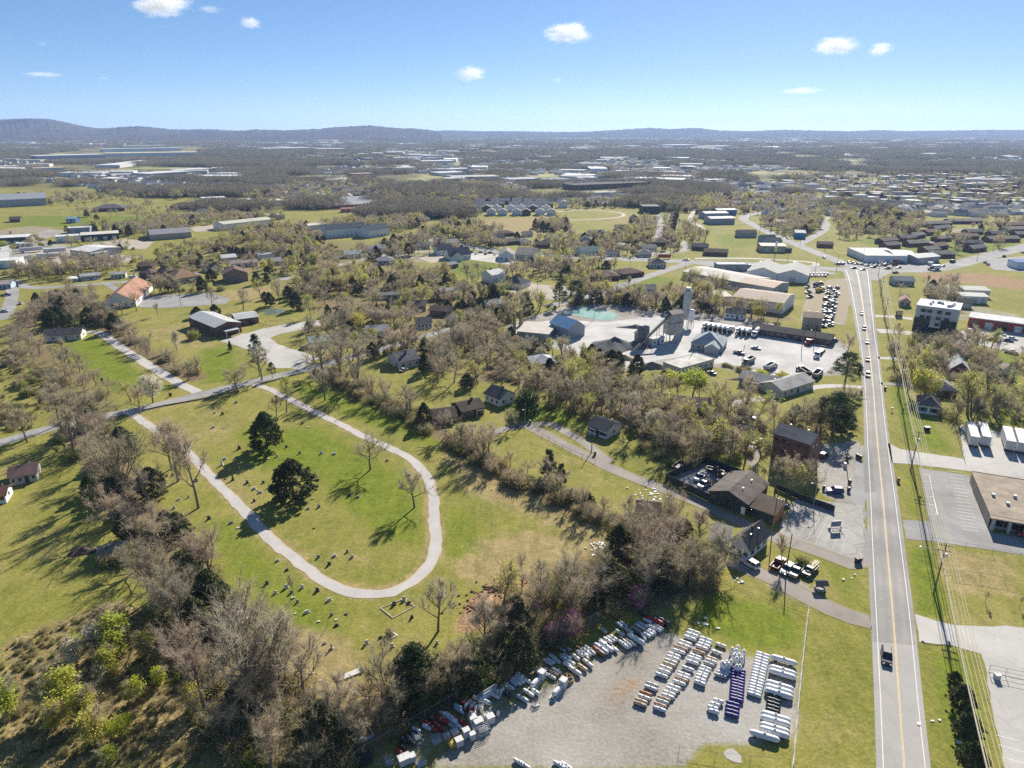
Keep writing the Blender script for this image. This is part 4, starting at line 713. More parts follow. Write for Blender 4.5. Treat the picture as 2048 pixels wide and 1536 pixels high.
# downtown: blocks with flat roofs
rd = random.Random(31); used = []
dtw = []
for _ in range(1500):
    if len(dtw) >= 110: break
    y = rd.uniform(352, 410); x = rd.gauss(1850, 150) if y < 395 else rd.uniform(1640, 2040)
    if not 1560 < x < 2060 or (x < 1660 and y > 385): continue
    g = G(x, y); w_, d_, h_ = rd.uniform(9, 30), rd.uniform(9, 22), rd.choice((4,4,5,6,8))
    if any(abs(g.x-a) < (w_+b)/2+4 and abs(g.y-c) < (d_+e)/2+16 for a, b, c, e in used): continue
    used.append((g.x, w_, g.y, d_)); dtw.append((g, w_, d_, h_))
dtw.sort(key=lambda q: q[0].y)
for i, (g, w_, d_, h_) in enumerate(dtw):
    wm = rd.choice((BRICK2, BRICK2, OFFW, WHITE, GREYW, TANW)); rr = rd.choice(((.74,.74,.73), (.74,.74,.73), (.62,.56,.53), (.3,.29,.29), (.70,.62,.62), (.55,.57,.62)))
    a = rd.gauss(.08, .12); c, s = math.cos(a), math.sin(a)
    H('downtown_block', f'flat-roofed downtown block, {o_(i+1)} when counted outward from the nearest one', 'block', (g.x-c*w_/2, g.y-s*w_/2-d_/2, 0), (g.x+c*w_/2, g.y+s*w_/2-d_/2, 0), d_, h_, 'flat', 0, wm, rf(rr), 0, 0, False, group='flat-roofed blocks of the far downtown', world=True)
# ---------------------------------------------------------------- plants: prototypes
BARK = MVAR('bark', [(.17,.14,.115), (.24,.205,.175), (.14,.115,.10), (.2,.165,.13)])
TWIG = MVAR('bare_twigs', [(.38,.33,.235), (.45,.375,.275), (.31,.28,.22), (.40,.355,.245), (.46,.37,.29), (.34,.315,.205), (.43,.385,.31)], .9, .45)
CEDAR = MVAR('cedar_foliage', [(.07,.082,.035), (.10,.11,.048), (.08,.10,.042), (.115,.115,.055)], .85, .15)
PINE = MVAR('pine_foliage', [(.06,.10,.036), (.085,.12,.044), (.05,.09,.048)], .8, .2)
BUD = MVAR('spring_leaves', [(.46,.50,.06), (.41,.47,.06), (.52,.47,.12), (.44,.42,.10), (.36,.43,.055)], .8, .5)
BLOS = MVAR('blossom', [(.55,.52,.40), (.5,.47,.30), (.62,.58,.5)], .8, .3); PINKB = MVAR('redbud_blossom', [(.30,.12,.22), (.26,.14,.2)], .8, .3)
BRUSH = MVAR('brush_foliage', [(.24,.215,.085), (.31,.27,.11), (.18,.19,.065), (.35,.28,.14), (.27,.27,.08), (.40,.33,.19)], .9, .4)
BRUSHG = MVAR('green_brush_leaves', [(.17,.22,.03), (.24,.27,.045), (.13,.16,.035)], .85, .45)
def tris(base, tip, w, rg):
    """thin tapered blades from base to tip"""
    d = tip-base; r = rg.normal(size=base.shape); s = np.cross(d, r); s /= np.linalg.norm(s, axis=1, keepdims=True)+1e-9; s *= np.asarray(w).reshape(-1, 1)/2
    v = np.stack([base-s, base+s, tip], 1).reshape(-1, 3); f = np.arange(len(v)).reshape(-1, 3); return v, f
def quads(c, size, rg):
    n = len(c); a = rg.normal(size=(n,3)); a /= np.linalg.norm(a, axis=1, keepdims=True); b = np.cross(a, rg.normal(size=(n,3))); b /= np.linalg.norm(b, axis=1, keepdims=True)
    s = np.asarray(size).reshape(-1, 1)*rg.uniform(.6, 1.3, (n,1))/2; a, b = a*s, b*s*.7
    return np.stack([c-a, c-b, c+a*1.1, c+b], 1).reshape(-1, 3), np.arange(4*n).reshape(-1, 4)
class Skel:
    def __init__(s, seed): s.rg = nrg(seed); s.mb = MB(); s.term = []
    def limb(s, p, d, L, r0, r1, n=3, sides=4, up=.25, wob=.18, emit=True):
        pts = [np.array(p)]; d = np.array(d)/np.linalg.norm(d)
        for i in range(n):
            d = d+np.array([0,0,up])/n*1.2+s.rg.normal(size=3)*wob; d /= np.linalg.norm(d); pts.append(pts[-1]+d*L/n)
        if emit: s.mb.tube([Vector(q) for q in pts], list(np.linspace(r0, r1, n+1)), sides, cap=False)
        return pts
def at(pts, t):
    k = t*(len(pts)-1); i = min(int(k), len(pts)-2); return pts[i]+(pts[i+1]-pts[i])*(k-i), pts[i+1]-pts[i]
def bare(seed, form='round', H=15, nl=8, ns=6, nt=6, tw=14, width=.045, tlen=1.2, simple=False, leaf=0):
    s = Skel(seed); rg = s.rg
    clear = {'round':.25,'vase':.16,'tall':.3,'spread':.28,'open':.22}[form]; el = {'round':(25,65),'vase':(55,75),'tall':(35,65),'spread':(8,45),'open':(25,60)}[form]; ll = {'round':.42,'vase':.62,'tall':.34,'spread':.5,'open':.42}[form]
    top = {'round':.72,'vase':.5,'tall':.86,'spread':.6,'open':.7}[form]
    tr = s.limb((0,0,-.2), (rg.normal()*.05, rg.normal()*.05, 1), H*top, .026*H, .007*H, 5, 6, .2, .06)
    segs = []
    for i in range(nl):
        t = clear/top+(1-clear/top)*(i+.3)/nl; p, d = at(tr, min(t, .99)); az = i*2.4+rg.normal()*.3; e = R(el[0]+(el[1]-el[0])*(i/nl)+rg.normal()*6)
        L = H*ll*(1-.45*i/nl)*rg.uniform(.8, 1.15); dr = (math.cos(az)*math.cos(e), math.sin(az)*math.cos(e), math.sin(e))
        lb = s.limb(p, dr, L, .011*H*(1-.4*i/nl), .0035*H, 4, 4, .35, .13); segs.append((lb, L, 0))
    segs.append((tr[-3:], H*.2, 0)); sec = []
    for lb, L, _ in segs:
        for j in range(ns):
            t = .3+.7*(j+.5)/ns; p, d = at(lb, t); q = d/np.linalg.norm(d)+rg.normal(size=3)*.55+np.array([0,0,.15])
            sb = s.limb(p, q, L*rg.uniform(.35,.6), .0042*H, .0016*H, 3, 3, .3, .16); sec.append((sb, L*.5))
    ter = list(sec)
    for sb, L in sec:
        for j in range(nt):
            p, d = at(sb, .2+.8*(j+.5)/nt); q = d/np.linalg.norm(d)+rg.normal(size=3)*.6+np.array([0,0,.12])
            tb = s.limb(p, q, L*rg.uniform(.35,.65), .0017*H, .0007*H, 2, 3, .2, .15, emit=not simple); ter.append((tb, L*.4))
    b, tp, w = [], [], []
    for tb, L in ter:
        for j in range(tw):
            p, d = at(tb, rg.uniform(.1, 1)); q = d/np.linalg.norm(d)*.7+rg.normal(size=3)*.55+np.array([0,0,.18]); q /= np.linalg.norm(q)
            b.append(p); tp.append(p+q*tlen*rg.uniform(.5,1.3)); w.append(width*rg.uniform(.7,1.3))
    v, f = tris(np.array(b), np.array(tp), w, rg)
    trunk = s.mb
    lv = None
    if leaf: c = np.array(tp)[rg.random(len(tp)) < leaf]; lv = quads(c, .34, rg)
    return trunk, v, f, lv, H
def cedar(seed, H=12, form='cedar'):
    rg = nrg(seed); mb = MB(); c = []
    mb.tube([(0,0,-.2),(0.1,0,H*.4),(0,.1,H*.92)], [.03*H*.8,.02*H,.004*H], 6, cap=False)
    prof = {'cedar': lambda z: (.40*(1-((z-.28)/.72)**2.0 if z > .28 else .75+.25*z/.28)), 'cone': lambda z: .26*(1-z)+.03, 'pine': lambda z: (.36*(1-((z-.5)/.52)**2) if z > .3 else .2)}[form]
    n = {'cedar':210,'cone':120,'pine':95}[form]
    for i in range(n):
        z = rg.uniform(.10 if form != 'pine' else .3, .98)**(.9); r = H*max(prof(z),.02)*rg.uniform(.82,1.14)*(rg.uniform(.35,1)**.5); a = rg.uniform(0, 6.283)
        p = np.array([math.cos(a)*r, math.sin(a)*r, z*H]); rad = H*(.07 if form != 'pine' else .08)*rg.uniform(.6,1.3); k = 34
        q = rg.normal(size=(k,3)); q /= np.linalg.norm(q, axis=1, keepdims=True); q *= rad*rg.uniform(.3,1,(k,1)); q[:,2] *= (.8 if form == 'cedar' else .45); c.append(p+q)
        if form != 'cedar' or i % 3 == 0: mb.tube([(0,0,z*H*.92), tuple(p)], [.006*H,.002*H], 3, cap=False)
    c = np.concatenate(c); return mb, *quads(c, .60 if form == 'cedar' else .48, rg), None, H
def leafy(seed, H=9, n=70, form='round'):
    rg = nrg(seed); t = bare(seed, 'round' if form == 'round' else 'tall', H, 6, 4, 4, 5, .05, .7)
    c = []
    for i in range(n):
        u = rg.normal(size=3); u /= np.linalg.norm(u); rr = rg.uniform(.35,1)**.5
        p = np.array([u[0]*H*.34*rr, u[1]*H*.34*rr, H*(.62+u[2]*.36*rr)]) if form == 'round' else np.array([u[0]*H*.17*rr, u[1]*H*.17*rr, H*(.58+u[2]*.42*rr)])
        k = 34; q = rg.normal(size=(k,3))*H*.055; c.append(p+q)
    return t[0], t[1], t[2], quads(np.concatenate(c), .42*H/9, rg), H
def bush(seed, H=3.0, n=34, spread=1.0, stems=70, leafk=26):
    rg = nrg(seed); b, tp, w, c = [], [], [], []
    for i in range(n):
        a, r = rg.uniform(0, 6.283), spread*H*.55*rg.uniform(0,1)**.6; h = H*rg.uniform(.25, 1)*(1-.5*(r/(spread*H*.6))**2); p = np.array([math.cos(a)*r, math.sin(a)*r, h*.75])
        k = leafk; c.append(p+rg.normal(size=(k,3))*H*np.array([.13,.13,.12]))
    for i in range(stems*3):
        a, r = rg.uniform(0, 6.283), spread*H*.4*rg.uniform(0,1)**.5; p = np.array([math.cos(a)*r, math.sin(a)*r, 0 if i % 3 == 0 else rg.uniform(.2,.6)*H])
        b.append(p); tp.append(p+np.array([math.cos(a)*.35+rg.normal()*.35, math.sin(a)*.35+rg.normal()*.35, 1])*H*rg.uniform(.3,.75)); w.append(.07)
    c = np.concatenate(c); c[:,2] = np.abs(c[:,2])+.05
    return (None, *tris(np.array(b), np.array(tp), w, rg), quads(c, .26*H/3+.06, rg), H)
PROTO = {}
def proto(kind, data, leafmat, twigmat=None, crownmat=None):
    tr, v, f, lv, H_ = data; parts = {}
    if crownmat is None: crownmat = TWIG
    if tr is not None: parts['trunk'] = tr.mesh('trunk', [BARK])
    if lv is None: parts['crown'] = npmesh('crown', v, f, [crownmat])
    else:
        if f.shape[1] == 3: v2 = np.concatenate([v, lv[0]]); f3 = f; f4 = lv[1]+len(v)
        me = bpy.data.meshes.new('crown'); n3, n4 = len(f3), len(f4); me.vertices.add(len(v2)); me.vertices.foreach_set('co', v2.astype(np.float32).ravel())
        lp = np.concatenate([f3.ravel(), f4.ravel()]).astype(np.int32); me.loops.add(len(lp)); me.loops.foreach_set('vertex_index', lp)
        st = np.concatenate([np.arange(n3)*3, n3*3+np.arange(n4)*4]).astype(np.int32); me.polygons.add(n3+n4); me.polygons.foreach_set('loop_start', st)
        me.materials.append(twigmat or TWIG); me.materials.append(leafmat); me.polygons.foreach_set('material_index', np.concatenate([np.zeros(n3), np.ones(n4)]).astype(np.int32)); me.update(calc_edges=True); parts['crown'] = me
    PROTO.setdefault(kind, []).append((parts, H_))
for i, fm in enumerate(('round','spread','round','vase','round','spread','tall','vase')): proto('bare', bare(100+i, fm, 15, 8, 6, 5, 11 if fm != 'open' else 9), None)
for i, fm in enumerate(('spread','round','tall')): proto('open', bare(140+i, fm, 13, 8, 6, 5, 13, .045, 1.1), None)      # lone park trees with a clear branch structure
for i, fm in enumerate(('round','tall','vase')): proto('budding', bare(160+i, fm, 13, 7, 5, 5, 8, .045, 1.0, leaf=.45), BUD)
for i, fm in enumerate(('cedar','cedar','cedar')): proto('cedar', cedar(200+i, 12, fm), None, crownmat=CEDAR)
for i in range(2): proto('pine', cedar(220+i, 15, 'pine'), None, crownmat=PINE)
for i in range(2): proto('cone', cedar(230+i, 9, 'cone'), None, crownmat=PINE)
for i in range(3): proto('leafy', leafy(240+i, 8), BUD)
for i in range(2): proto('sapling', leafy(250+i, 6, 40, 'tall'), BUD)
for i in range(2): proto('blossom', leafy(260+i, 8, 75), BLOS)
for i in range(2): proto('whitesap', leafy(266+i, 5, 26, 'tall'), BLOS)
proto('redbud', leafy(270, 6, 26), PINKB)
for i in range(4): proto('shrub', bush(300+i, 3, 36, [1,1.3,.9,1.6][i]), BRUSH)
for i in range(2): proto('greenshrub', bush(310+i, 3, 40, 1.1, 40, 30), BRUSHG)
for i in range(2): proto('magnolia', bush(320+i, 3, 60, .8, 10, 34), PINE)
TREES = []
WORD = {'bare':('bare_tree','tree'),'open':('bare_tree','tree'),'budding':('budding_tree','tree'),'cedar':('cedar_tree','tree'),'pine':('pine_tree','tree'),'cone':('conifer','tree'),'leafy':('leafing_tree','tree'),'sapling':('sapling','sapling'),'blossom':('blossoming_tree','tree'),'whitesap':('blossoming_sapling','sapling'),'redbud':('redbud_tree','tree'),'shrub':('shrub','shrub'),'greenshrub':('green_shrub','shrub'),'magnolia':('evergreen_bush','bush')}
ADJ = {'bare':'leafless grey-brown tree','open':'leafless branching tree','budding':'thinly budding tree','cedar':'dark cedar tree','pine':'dark green pine','cone':'small conifer','leafy':'bright leafing tree','sapling':'bright yellow-green sapling','blossom':'pale blossoming tree','whitesap':'white blossoming sapling','redbud':'pink redbud tree','shrub':'brown-olive shrub','greenshrub':'fresh green shrub','magnolia':'dense dark evergreen bush'}
def plant(kind, px, py, h, w=1.0, label=None, place=None, var=None, world=None):
    g = G(px, py) if world is None else Vector((*world, 0)); TREES.append(dict(k=kind, x=g.x, y=g.y, h=h, w=w, label=label, place=place, var=var))
def blocked(x, y, mrg=0.0):
    m = np.zeros(x.shape, bool)
    for e in EXCL:
        xs = [q[0] for q in e[1]]; ys = [q[1] for q in e[1]]; pd = mrg+(e[2] if e[0] == 'l' else 0)+1
        i = np.nonzero((x > min(xs)-pd) & (x < max(xs)+pd) & (y > min(ys)-pd) & (y < max(ys)+pd) & ~m)[0]
        if len(i): m[i[(line_d(e[1], x[i], y[i]) < e[2]+mrg) if e[0] == 'l' else (sdf(e[1], x[i], y[i]) < mrg)]] = True
    return m
def grove(place, px, n, mix, hr, line=None, mind=3.0, mrg=1.2, world=False, clus=0.0):
    p = px if world else W2(px); P_ = np.array(p); gr = nrg(len(TREES)+n); N = n*14; kinds = [k for k, c in mix.items() for _ in range(c)]
    if line is not None:
        d = P_[1:]-P_[:-1]; L = np.hypot(d[:,0], d[:,1]); k = gr.choice(len(L), N, p=L/L.sum()); t_ = gr.random(N); o = gr.uniform(-line, line, N); u = d[k]/L[k,None]
        x, y = P_[k,0]+d[k,0]*t_-u[:,1]*o, P_[k,1]+d[k,1]*t_+u[:,0]*o
    else:
        x, y = gr.uniform(P_[:,0].min(), P_[:,0].max(), N), gr.uniform(P_[:,1].min(), P_[:,1].max(), N); i = sdf(p, x, y) < 0; x, y = x[i], y[i]
    if clus: i = vnoise(x, y, 55, 4)*.6+vnoise(x, y, 22, 5)*.4 > clus; x, y = x[i], y[i]
    i = ~blocked(x, y, mrg); x, y = x[i], y[i]; done = []
    for a, b in zip(x, y):
        if len(done) >= n: break
        k = rng.choice(kinds); md = mind*(.45 if 'shrub' in k else 1)
        if any((a-q)**2+(b-r)**2 < md*md for q, r in done): continue
        done.append((a, b)); lo, hi = hr.get(k, hr['*']); plant(k, 0, 0, rng.uniform(lo, hi), rng.uniform(.95, 1.3) if k in ('bare','budding') else rng.uniform(.85, 1.2), None, place, None, (a, b))
def vnoise(x, y, s, seed):
    xi, yi = np.floor(x/s), np.floor(y/s); fx, fy = x/s-xi, y/s-yi; fx, fy = fx*fx*(3-2*fx), fy*fy*(3-2*fy)
    h = lambda a, b: np.modf(np.abs(np.sin(a*127.1+b*311.7+seed*74.7)*43758.5453))[0]
    return (h(xi,yi)*(1-fx)+h(xi+1,yi)*fx)*(1-fy)+(h(xi,yi+1)*(1-fx)+h(xi+1,yi+1)*fx)*fy
P = plant
# lone trees that the photo shows clearly
P('cedar',535,898,12.6,1.05,'dark cedar standing higher up the cemetery lawn inside the gravel loop'); P('cedar',588,997,11.8,1.3,'dark broad cedar in the middle of the cemetery loop, casting shade on the path')
P('open',741,939,12.5,1.0,'bare spreading tree with a long branching shadow in the cemetery loop',var=0); P('open',829,1015,12,1.0,'bare round-crowned tree just inside the curve of the cemetery path',var=1)
P('open',397,1016,20,.8,'tall bare tree nearest the lower left cemetery path',var=2); P('open',357,962,19,.95,'tall bare tree just left of the cemetery path, second along it',var=2); P('bare',343,938,17,.8,'bare tree farthest back of the three beside the left path')
P('bare',247,996,19,1.1,'fan-shaped bare tree at the edge of the left wooded strip',var=3); P('bare',215,990,16,1,'grey bare tree tucked behind the fan-shaped one')
P('open',280,828,12,.8,'bare tree at the cemetery gate beside the lane',var=1); P('blossom',306,806,11,1.0,'pale budding round tree beside the lane above the cemetery gate'); P('budding',262,803,9,1.1,'thin-leaved tree left of the pale budding round tree')
P('open',55,885,13,.9,'bare tree with a forked trunk by the lane at far left',var=1); P('bare',172,868,18,1.2,'huge many-limbed tree leaning over the lane at left',var=1); P('bare',120,850,15,1.1,'grey bare tree over the lane left of the huge one')
P('open',478,784,12,1.1,'bare spreading tree by the lane above the second cemetery gate',var=0); P('bare',524,760,15,.9,'tall bare tree by the lane at the second cemetery gate'); P('pine',519,752,18,.55,'tall thin olive-topped tree beside the second cemetery gate')
P('pine',545,757,7,.8,'small dark pine at the lane edge by the hall lot'); P('budding',573,825,13,.8,'pale wispy tree beside the right cemetery path'); P('open',553,833,8.5,.9,'small bare purple-brown tree left of the pale wispy tree',var=1)
P('open',650,801,14,.9,'dark bare tree on the shaded lawn right of the path',var=1); P('bare',716,775,21,.95,'huge dark bare tree towering beside the lane hedge',var=0); P('bare',645,752,17,1.0,'bare tree left of the huge dark one',var=4); P('bare',680,760,18,.9,'second bare tree left of the huge dark one')
P('open',808,706,15,1.2,'big lone bare tree at the lane corner by the cream house',var=0); P('leafy',717,663,10,1.0,'bright green leafing tree behind the pale-roofed bungalow')
P('open',876,1263,13.5,.85,'bare tree with a dark trunk below the cemetery path bend',var=1); P('cedar',832,1398,12,1.0,'dark cedar at the lower end of the cemetery above the tank yard'); P('bare',830,1405,9,1.0,'tangled bare tree leaning on the lower cedar')
P('bare',531,1418,25,1.0,'very tall fanned bare tree, tallest of the lower left woods',var=3); P('open',565,1393,19,.8,'bare tree with a bending trunk right of the tallest fanned one',var=2); P('bare',500,1400,22,.9,'tall grey bare tree left of the tallest fanned one',var=7)
P('open',678,1492,15.5,.8,'bare tree with wide low limbs beside the sunken grave plot',var=1); P('bare',779,1413,15,.75,'twin-trunked bare tree right of the flat grave slab',var=5); P('bare',762,1428,12,.7,'thin bare tree beside the twin-trunked one',var=5)
P('open',588,1196,6,.5,'thin young bare tree among headstones left of the path bend',var=2); P('open',637,977,5.5,.35,'tiny bare sapling right of the broad cedar',var=2)
P('cone',1097,955,9,1.1,'larger of two small conifers in the grass strip'); P('cone',1122,967,6.2,1.2,'smaller of two small conifers in the grass strip')
P('open',1020,858,8,1.0,'bare tree by the drive in front of the white cottage',var=1); P('magnolia',1054,826,10.5,.72,'tall dark glossy magnolia beside the white cottage')
P('pine',1688,776,15,1.15,'big dark pine beside the main road above the grey rows'); P('bare',1692,716,12,.9,'dark bare tree leaning over the main road edge'); P('pine',1665,868,15,1.1,'broad dark pine left of the main road by the brick building')
P('pine',1640,860,12,1.0,'dark pine left of the broad roadside pine'); P('open',1580,870,12,.8,'bare tree behind the brick building roof',var=0); P('open',1547,868,11,.7,'bare forked tree behind the left end of the brick building',var=2); P('bare',1610,868,12,.9,'grey bare tree behind the right end of the brick building')
P('bare',1572,985,11.5,1.1,'dense dark bare tree hiding the brick building front, left one',var=0); P('bare',1612,988,10.5,1.1,'dense dark bare tree hiding the brick building front, right one',var=4); P('bare',1550,980,10,1.1,'bare tree left of the dense pair before the brick building',var=6); P('budding',1580,990,10,1.0,'yellow-budded tree in the dense clump before the brick building',var=0)
P('open',1562,1130,8,.7,'small reddish bare tree beside the pickup row',var=2); P('greenshrub',1605,1131,3,.9,'rounded bright green bush behind the parked pickups')
P('leafy',1385,792,11,1.3,'big round green tree by the long low pale block, left one'); P('leafy',1340,785,9,1.2,'round bright green tree left of the big round one'); P('open',1492,812,13,.8,'bare tree in front of the long grey-roofed row',var=1)
P('leafy',1520,762,5,1.3,'round yellow-green bush behind the grey row, left of three'); P('leafy',1563,766,5,1.3,'round yellow-green bush behind the grey row, middle of three'); P('leafy',1600,770,4.5,1.3,'round yellow-green bush behind the grey row, right of three')
P('leafy',1516,640,8,1.1,'bright green tree behind the brown motel row'); P('blossom',1412,600,11,1.0,'pale blossoming tree left of the large slotted warehouse')
P('pine',1118,613,14,.9,'dark green pine left in the pair by the diagonal street'); P('pine',1153,612,15,1.0,'dark green pine right in the pair by the diagonal street')
P('leafy',1844,800,12,1.2,'yellow-green tree left of the blue-grey hip roof'); P('leafy',1875,715,7,1.8,'low wide yellow-green tree below the apartment building'); P('budding',1812,710,10,.9,'pale yellow tree beside the wires below the apartment building')
P('budding',1935,828,16,1.2,'large olive-budded tree right of the white hip-roofed house'); P('bare',1965,815,14,1.1,'olive bare tree right of the large olive-budded tree'); P('bare',1990,835,11,1.1,'spreading bare tree behind the trailers'); P('magnolia',2004,768,5.2,1.5,'large round evergreen bush on the right lawn')
P('open',1840,738,13,.8,'bare tree left of the tin-gabled house',var=1); P('bare',1868,752,12,.9,'dark bare tree by the tin-gabled house',var=4); P('redbud',1891,748,6,.8,'small purple-pink tree beside the tin-gabled house'); P('bare',1945,716,14,.8,'tall bare tree right of the brown-roofed house',var=2); P('bare',1938,700,13,.7,'bare tree behind the brown-roofed house by the lot',var=2)
P('cedar',1908,1366,2.6,1.2,'smallest dark evergreen in the roadside row, farthest up'); P('cedar',1920,1416,5,1.15,'large dark evergreen in the roadside row, second from the top'); P('cedar',1931,1474,5,1.15,'large dark evergreen in the roadside row, third from the top'); P('cedar',1941,1534,5,1.1,'dark evergreen at the bottom edge of the roadside row')
P('open',1970,1205,3,.6,'twiggy sapling on the roadside lawn, left one',var=2); P('open',2038,1215,3,.6,'twiggy sapling on the roadside lawn, right one',var=2)
P('redbud',1148,1277,6.5,1.3,'bright pink redbud at the top of the tank yard'); P('redbud',1108,1284,5,1.3,'smaller pink redbud left of the bright one'); P('redbud',1278,1222,6,1.2,'dim pink redbud at the upper end of the tank rows')
P('bare',425,615,11,.9,'reddish bare tree behind the brick hall',var=0); P('cedar',431,632,6.5,1.2,'dark cedar under the reddish tree behind the brick hall'); P('cedar',395,635,6,1.4,'dark low cedar left of the brick hall'); P('open',316,632,8,.7,'small bare tree on the lawn below the church lot',var=1); P('bare',487,620,13,1.0,'tan bare tree right of the brick hall wing',var=0); P('bare',560,608,15,.9,'rosy bare tree above the small pond',var=0); P('cedar',540,612,8,1,'dark cedar beside the rosy tree')
P('greenshrub',389,678,5,.9,'round olive bush in front of the brick hall'); P('cone',461,703,5,.9,'small weeping conifer by the hall lot')
P('whitesap',355,700,9,.9,'white blossoming tree in the hedge along the diagonal drive'); P('pine',135,455+15,9,.8,'lone dark tree between the shops at left'); P('pine',262,470,10,.9,'lone green tree at the end of the long dark shop')
P('shrub',215,1128,3,1.2,'dark shrub before the left end of the grey tin-roofed shed'); P('shrub',250,1122,3.4,1.2,'dark shrub before the right end of the grey tin-roofed shed'); P('greenshrub',268,1105,3.6,1.0,'green shrub at the right end of the grey tin-roofed shed')
# bright saplings of the lower left scrub
for i, (k, x, y, h, lb) in enumerate((('sapling',130,1412,8.5,'brightest tall green tree in the lower left scrub'),('sapling',165,1442,7,'bright green tree right of the brightest one in the scrub'),('sapling',112,1458,6,'bright green tree below the brightest one in the scrub'),('sapling',180,1440,6,'yellow sapling right of the bright green trio'),('sapling',232,1300,9,'tall yellow-green sapling at the scrub top'),('sapling',235,1318,7,'yellow-green sapling just below the tall scrub one'),
    ('sapling',298,1312,6,'yellow sapling right of the tall scrub pair'),('sapling',220,1348,6,'bright sapling below the tall scrub pair'),('sapling',155,1308,5,'small yellow sapling left of the tall scrub pair'),('whitesap',198,1312,7,'white blossoming sapling left of the tall scrub pair'),('whitesap',155,1330,6,'white blossoming sapling at the scrub left'),('whitesap',202,1365,4,'low white blossoming sapling in the scrub middle'),
    ('sapling',355,1310,4,'small yellow sapling under the dark strip'),('sapling',392,1420,6,'dim yellow sapling near the tall bare trees'),('sapling',190,1490,7,'yellow sapling in the lower scrub'),('sapling',220,1530,4,'bright sapling at the bottom edge'),('sapling',320,1370,4,'small yellow sapling in the scrub right half'),('sapling',15,1430,7,'yellow sapling at the left edge of the scrub'),('sapling',275,1400,5,'thin yellow sapling in the scrub centre'),('leafy',245,1470,4,'rounded yellow tree in the lower scrub'))): P(k, x, y, h, 1.45, lb)
A_ = {'*':(9,15),'shrub':(2,4.2),'greenshrub':(1.8,3.5),'cedar':(5,10),'budding':(8,14),'sapling':(4,6),'leafy':(5,8),'blossom':(6,9),'pine':(8,14)}
B_ = dict(A_, **{'*':(7,12)}); C_ = dict(A_, **{'*':(13,20)})
g = grove
g('the wooded strip left of the cemetery', [(130,840),(200,905),(240,1000),(295,1060),(330,1120)], 15, {'bare':14,'cedar':3,'budding':2}, dict(A_, **{'*':(10,16)}), 7, 3.5)
g('the undergrowth of the left strip', [(130,840),(200,905),(240,1000),(300,1060),(340,1130),(390,1200)], 42, {'shrub':9,'greenshrub':3,'cedar':2}, A_, 7.5, 3)
g('the dark strip above the scrub', [(330,1120),(370,1190),(400,1250),(440,1310)], 13, {'bare':9,'cedar':6}, dict(A_, **{'*':(9,14)}), 7, 3.2)
g('the woods at the lower left', [(440,1310),(480,1380),(540,1460),(600,1536)], 9, {'bare':12,'budding':2,'cedar':1}, dict(A_, **{'*':(9,16)}), 8, 3.5)
g('the lower left undergrowth', [(380,1220),(440,1310),(480,1380),(540,1460),(610,1536)], 56, {'shrub':10,'greenshrub':4,'cedar':1}, A_, 9, 2.8)
SC = dict(A_, shrub=(.4,1.1), greenshrub=(.4,1.0))
g('the lower left scrub', [(0,1300),(80,1262),(230,1210),(400,1250),(500,1470),(520,1536),(0,1536)], 60, {'shrub':14,'greenshrub':2}, dict(A_, shrub=(.6,1.5), greenshrub=(.6,1.4)), None, 4)
g('the diagonal cemetery hedge', [(640,745),(760,805),(850,853),(930,900),(980,932),(1050,968),(1120,1002),(1200,1040),(1280,1065)], 120, {'shrub':10,'greenshrub':2,'cedar':1}, dict(A_, shrub=(1.8,4.2), cedar=(2.5,5)), 3.2, 2.6)
g('the upper half of the diagonal hedge', [(640,745),(760,805),(850,853),(930,900),(980,932)], 22, {'bare':8,'cedar':2}, B_, 4, 3)
g('the lower half of the diagonal hedge', [(980,932),(1050,968),(1120,1002),(1200,1040),(1280,1065)], 12, {'bare':6,'open':3}, dict(A_, **{'*':(5,9)}), 5, 4)
g('the wood clump above the tank yard', [(1265,1085),(1340,1062),(1425,1085),(1440,1120),(1425,1180),(1340,1205),(1265,1200)], 21, {'bare':14,'budding':1,'cedar':1}, dict(A_, **{'*':(9,13)}), None, 3.4)
g('the lower wood beside the clay heap', [(960,1270),(1000,1225),(1080,1165),(1200,1150),(1250,1210),(1180,1230),(1100,1275)], 12, {'bare':9,'budding':1,'cedar':1}, dict(A_, **{'*':(7,12)}), None, 3.4)
g('the thicket above the tank yard', [(955,1290),(960,1225),(1080,1175),(1260,1100),(1430,1110),(1425,1180),(1250,1222),(1120,1285)], 52, {'shrub':9,'greenshrub':3,'cedar':1}, A_, None, 3)
g('the fence line below the cemetery', [(600,1540),(700,1475),(780,1430),(900,1372),(1030,1296),(1100,1262)], 42, {'shrub':9,'greenshrub':2,'cedar':1}, A_, 5, 2.8)
g('the fence strip below the cemetery', [(600,1530),(700,1470),(780,1430),(900,1370),(1030,1290)], 14, {'bare':8,'open':2}, dict(A_, **{'*':(7,11)}), 4, 4)
g('the middle woods', [(1000,770),(1000,700),(1080,715),(1200,765),(1300,800),(1300,830),(1340,870),(1330,940),(1240,870),(1080,805)], 60, {'bare':14,'cedar':2,'budding':4,'blossom':1}, dict(A_, **{'*':(8,13)}), None, 4.2)
g('the right half of the middle woods', [(1300,780),(1420,800),(1530,850),(1525,930),(1480,930),(1340,925),(1310,860)], 38, {'bare':12,'cedar':2,'budding':4}, dict(A_, **{'*':(7,12)}), None, 4.2)
g('the brush of the middle woods', [(1000,770),(1010,690),(1200,740),(1420,800),(1530,850),(1520,930),(1340,935),(1230,875),(1080,805)], 90, {'shrub':8,'greenshrub':4}, A_, None, 4)
g('the trees behind the lane houses', [(830,720),(870,690),(1000,660),(1010,690),(980,770),(900,790),(850,760)], 34, {'bare':14,'cedar':2,'budding':2}, dict(A_, **{'*':(9,14)}), None, 4)
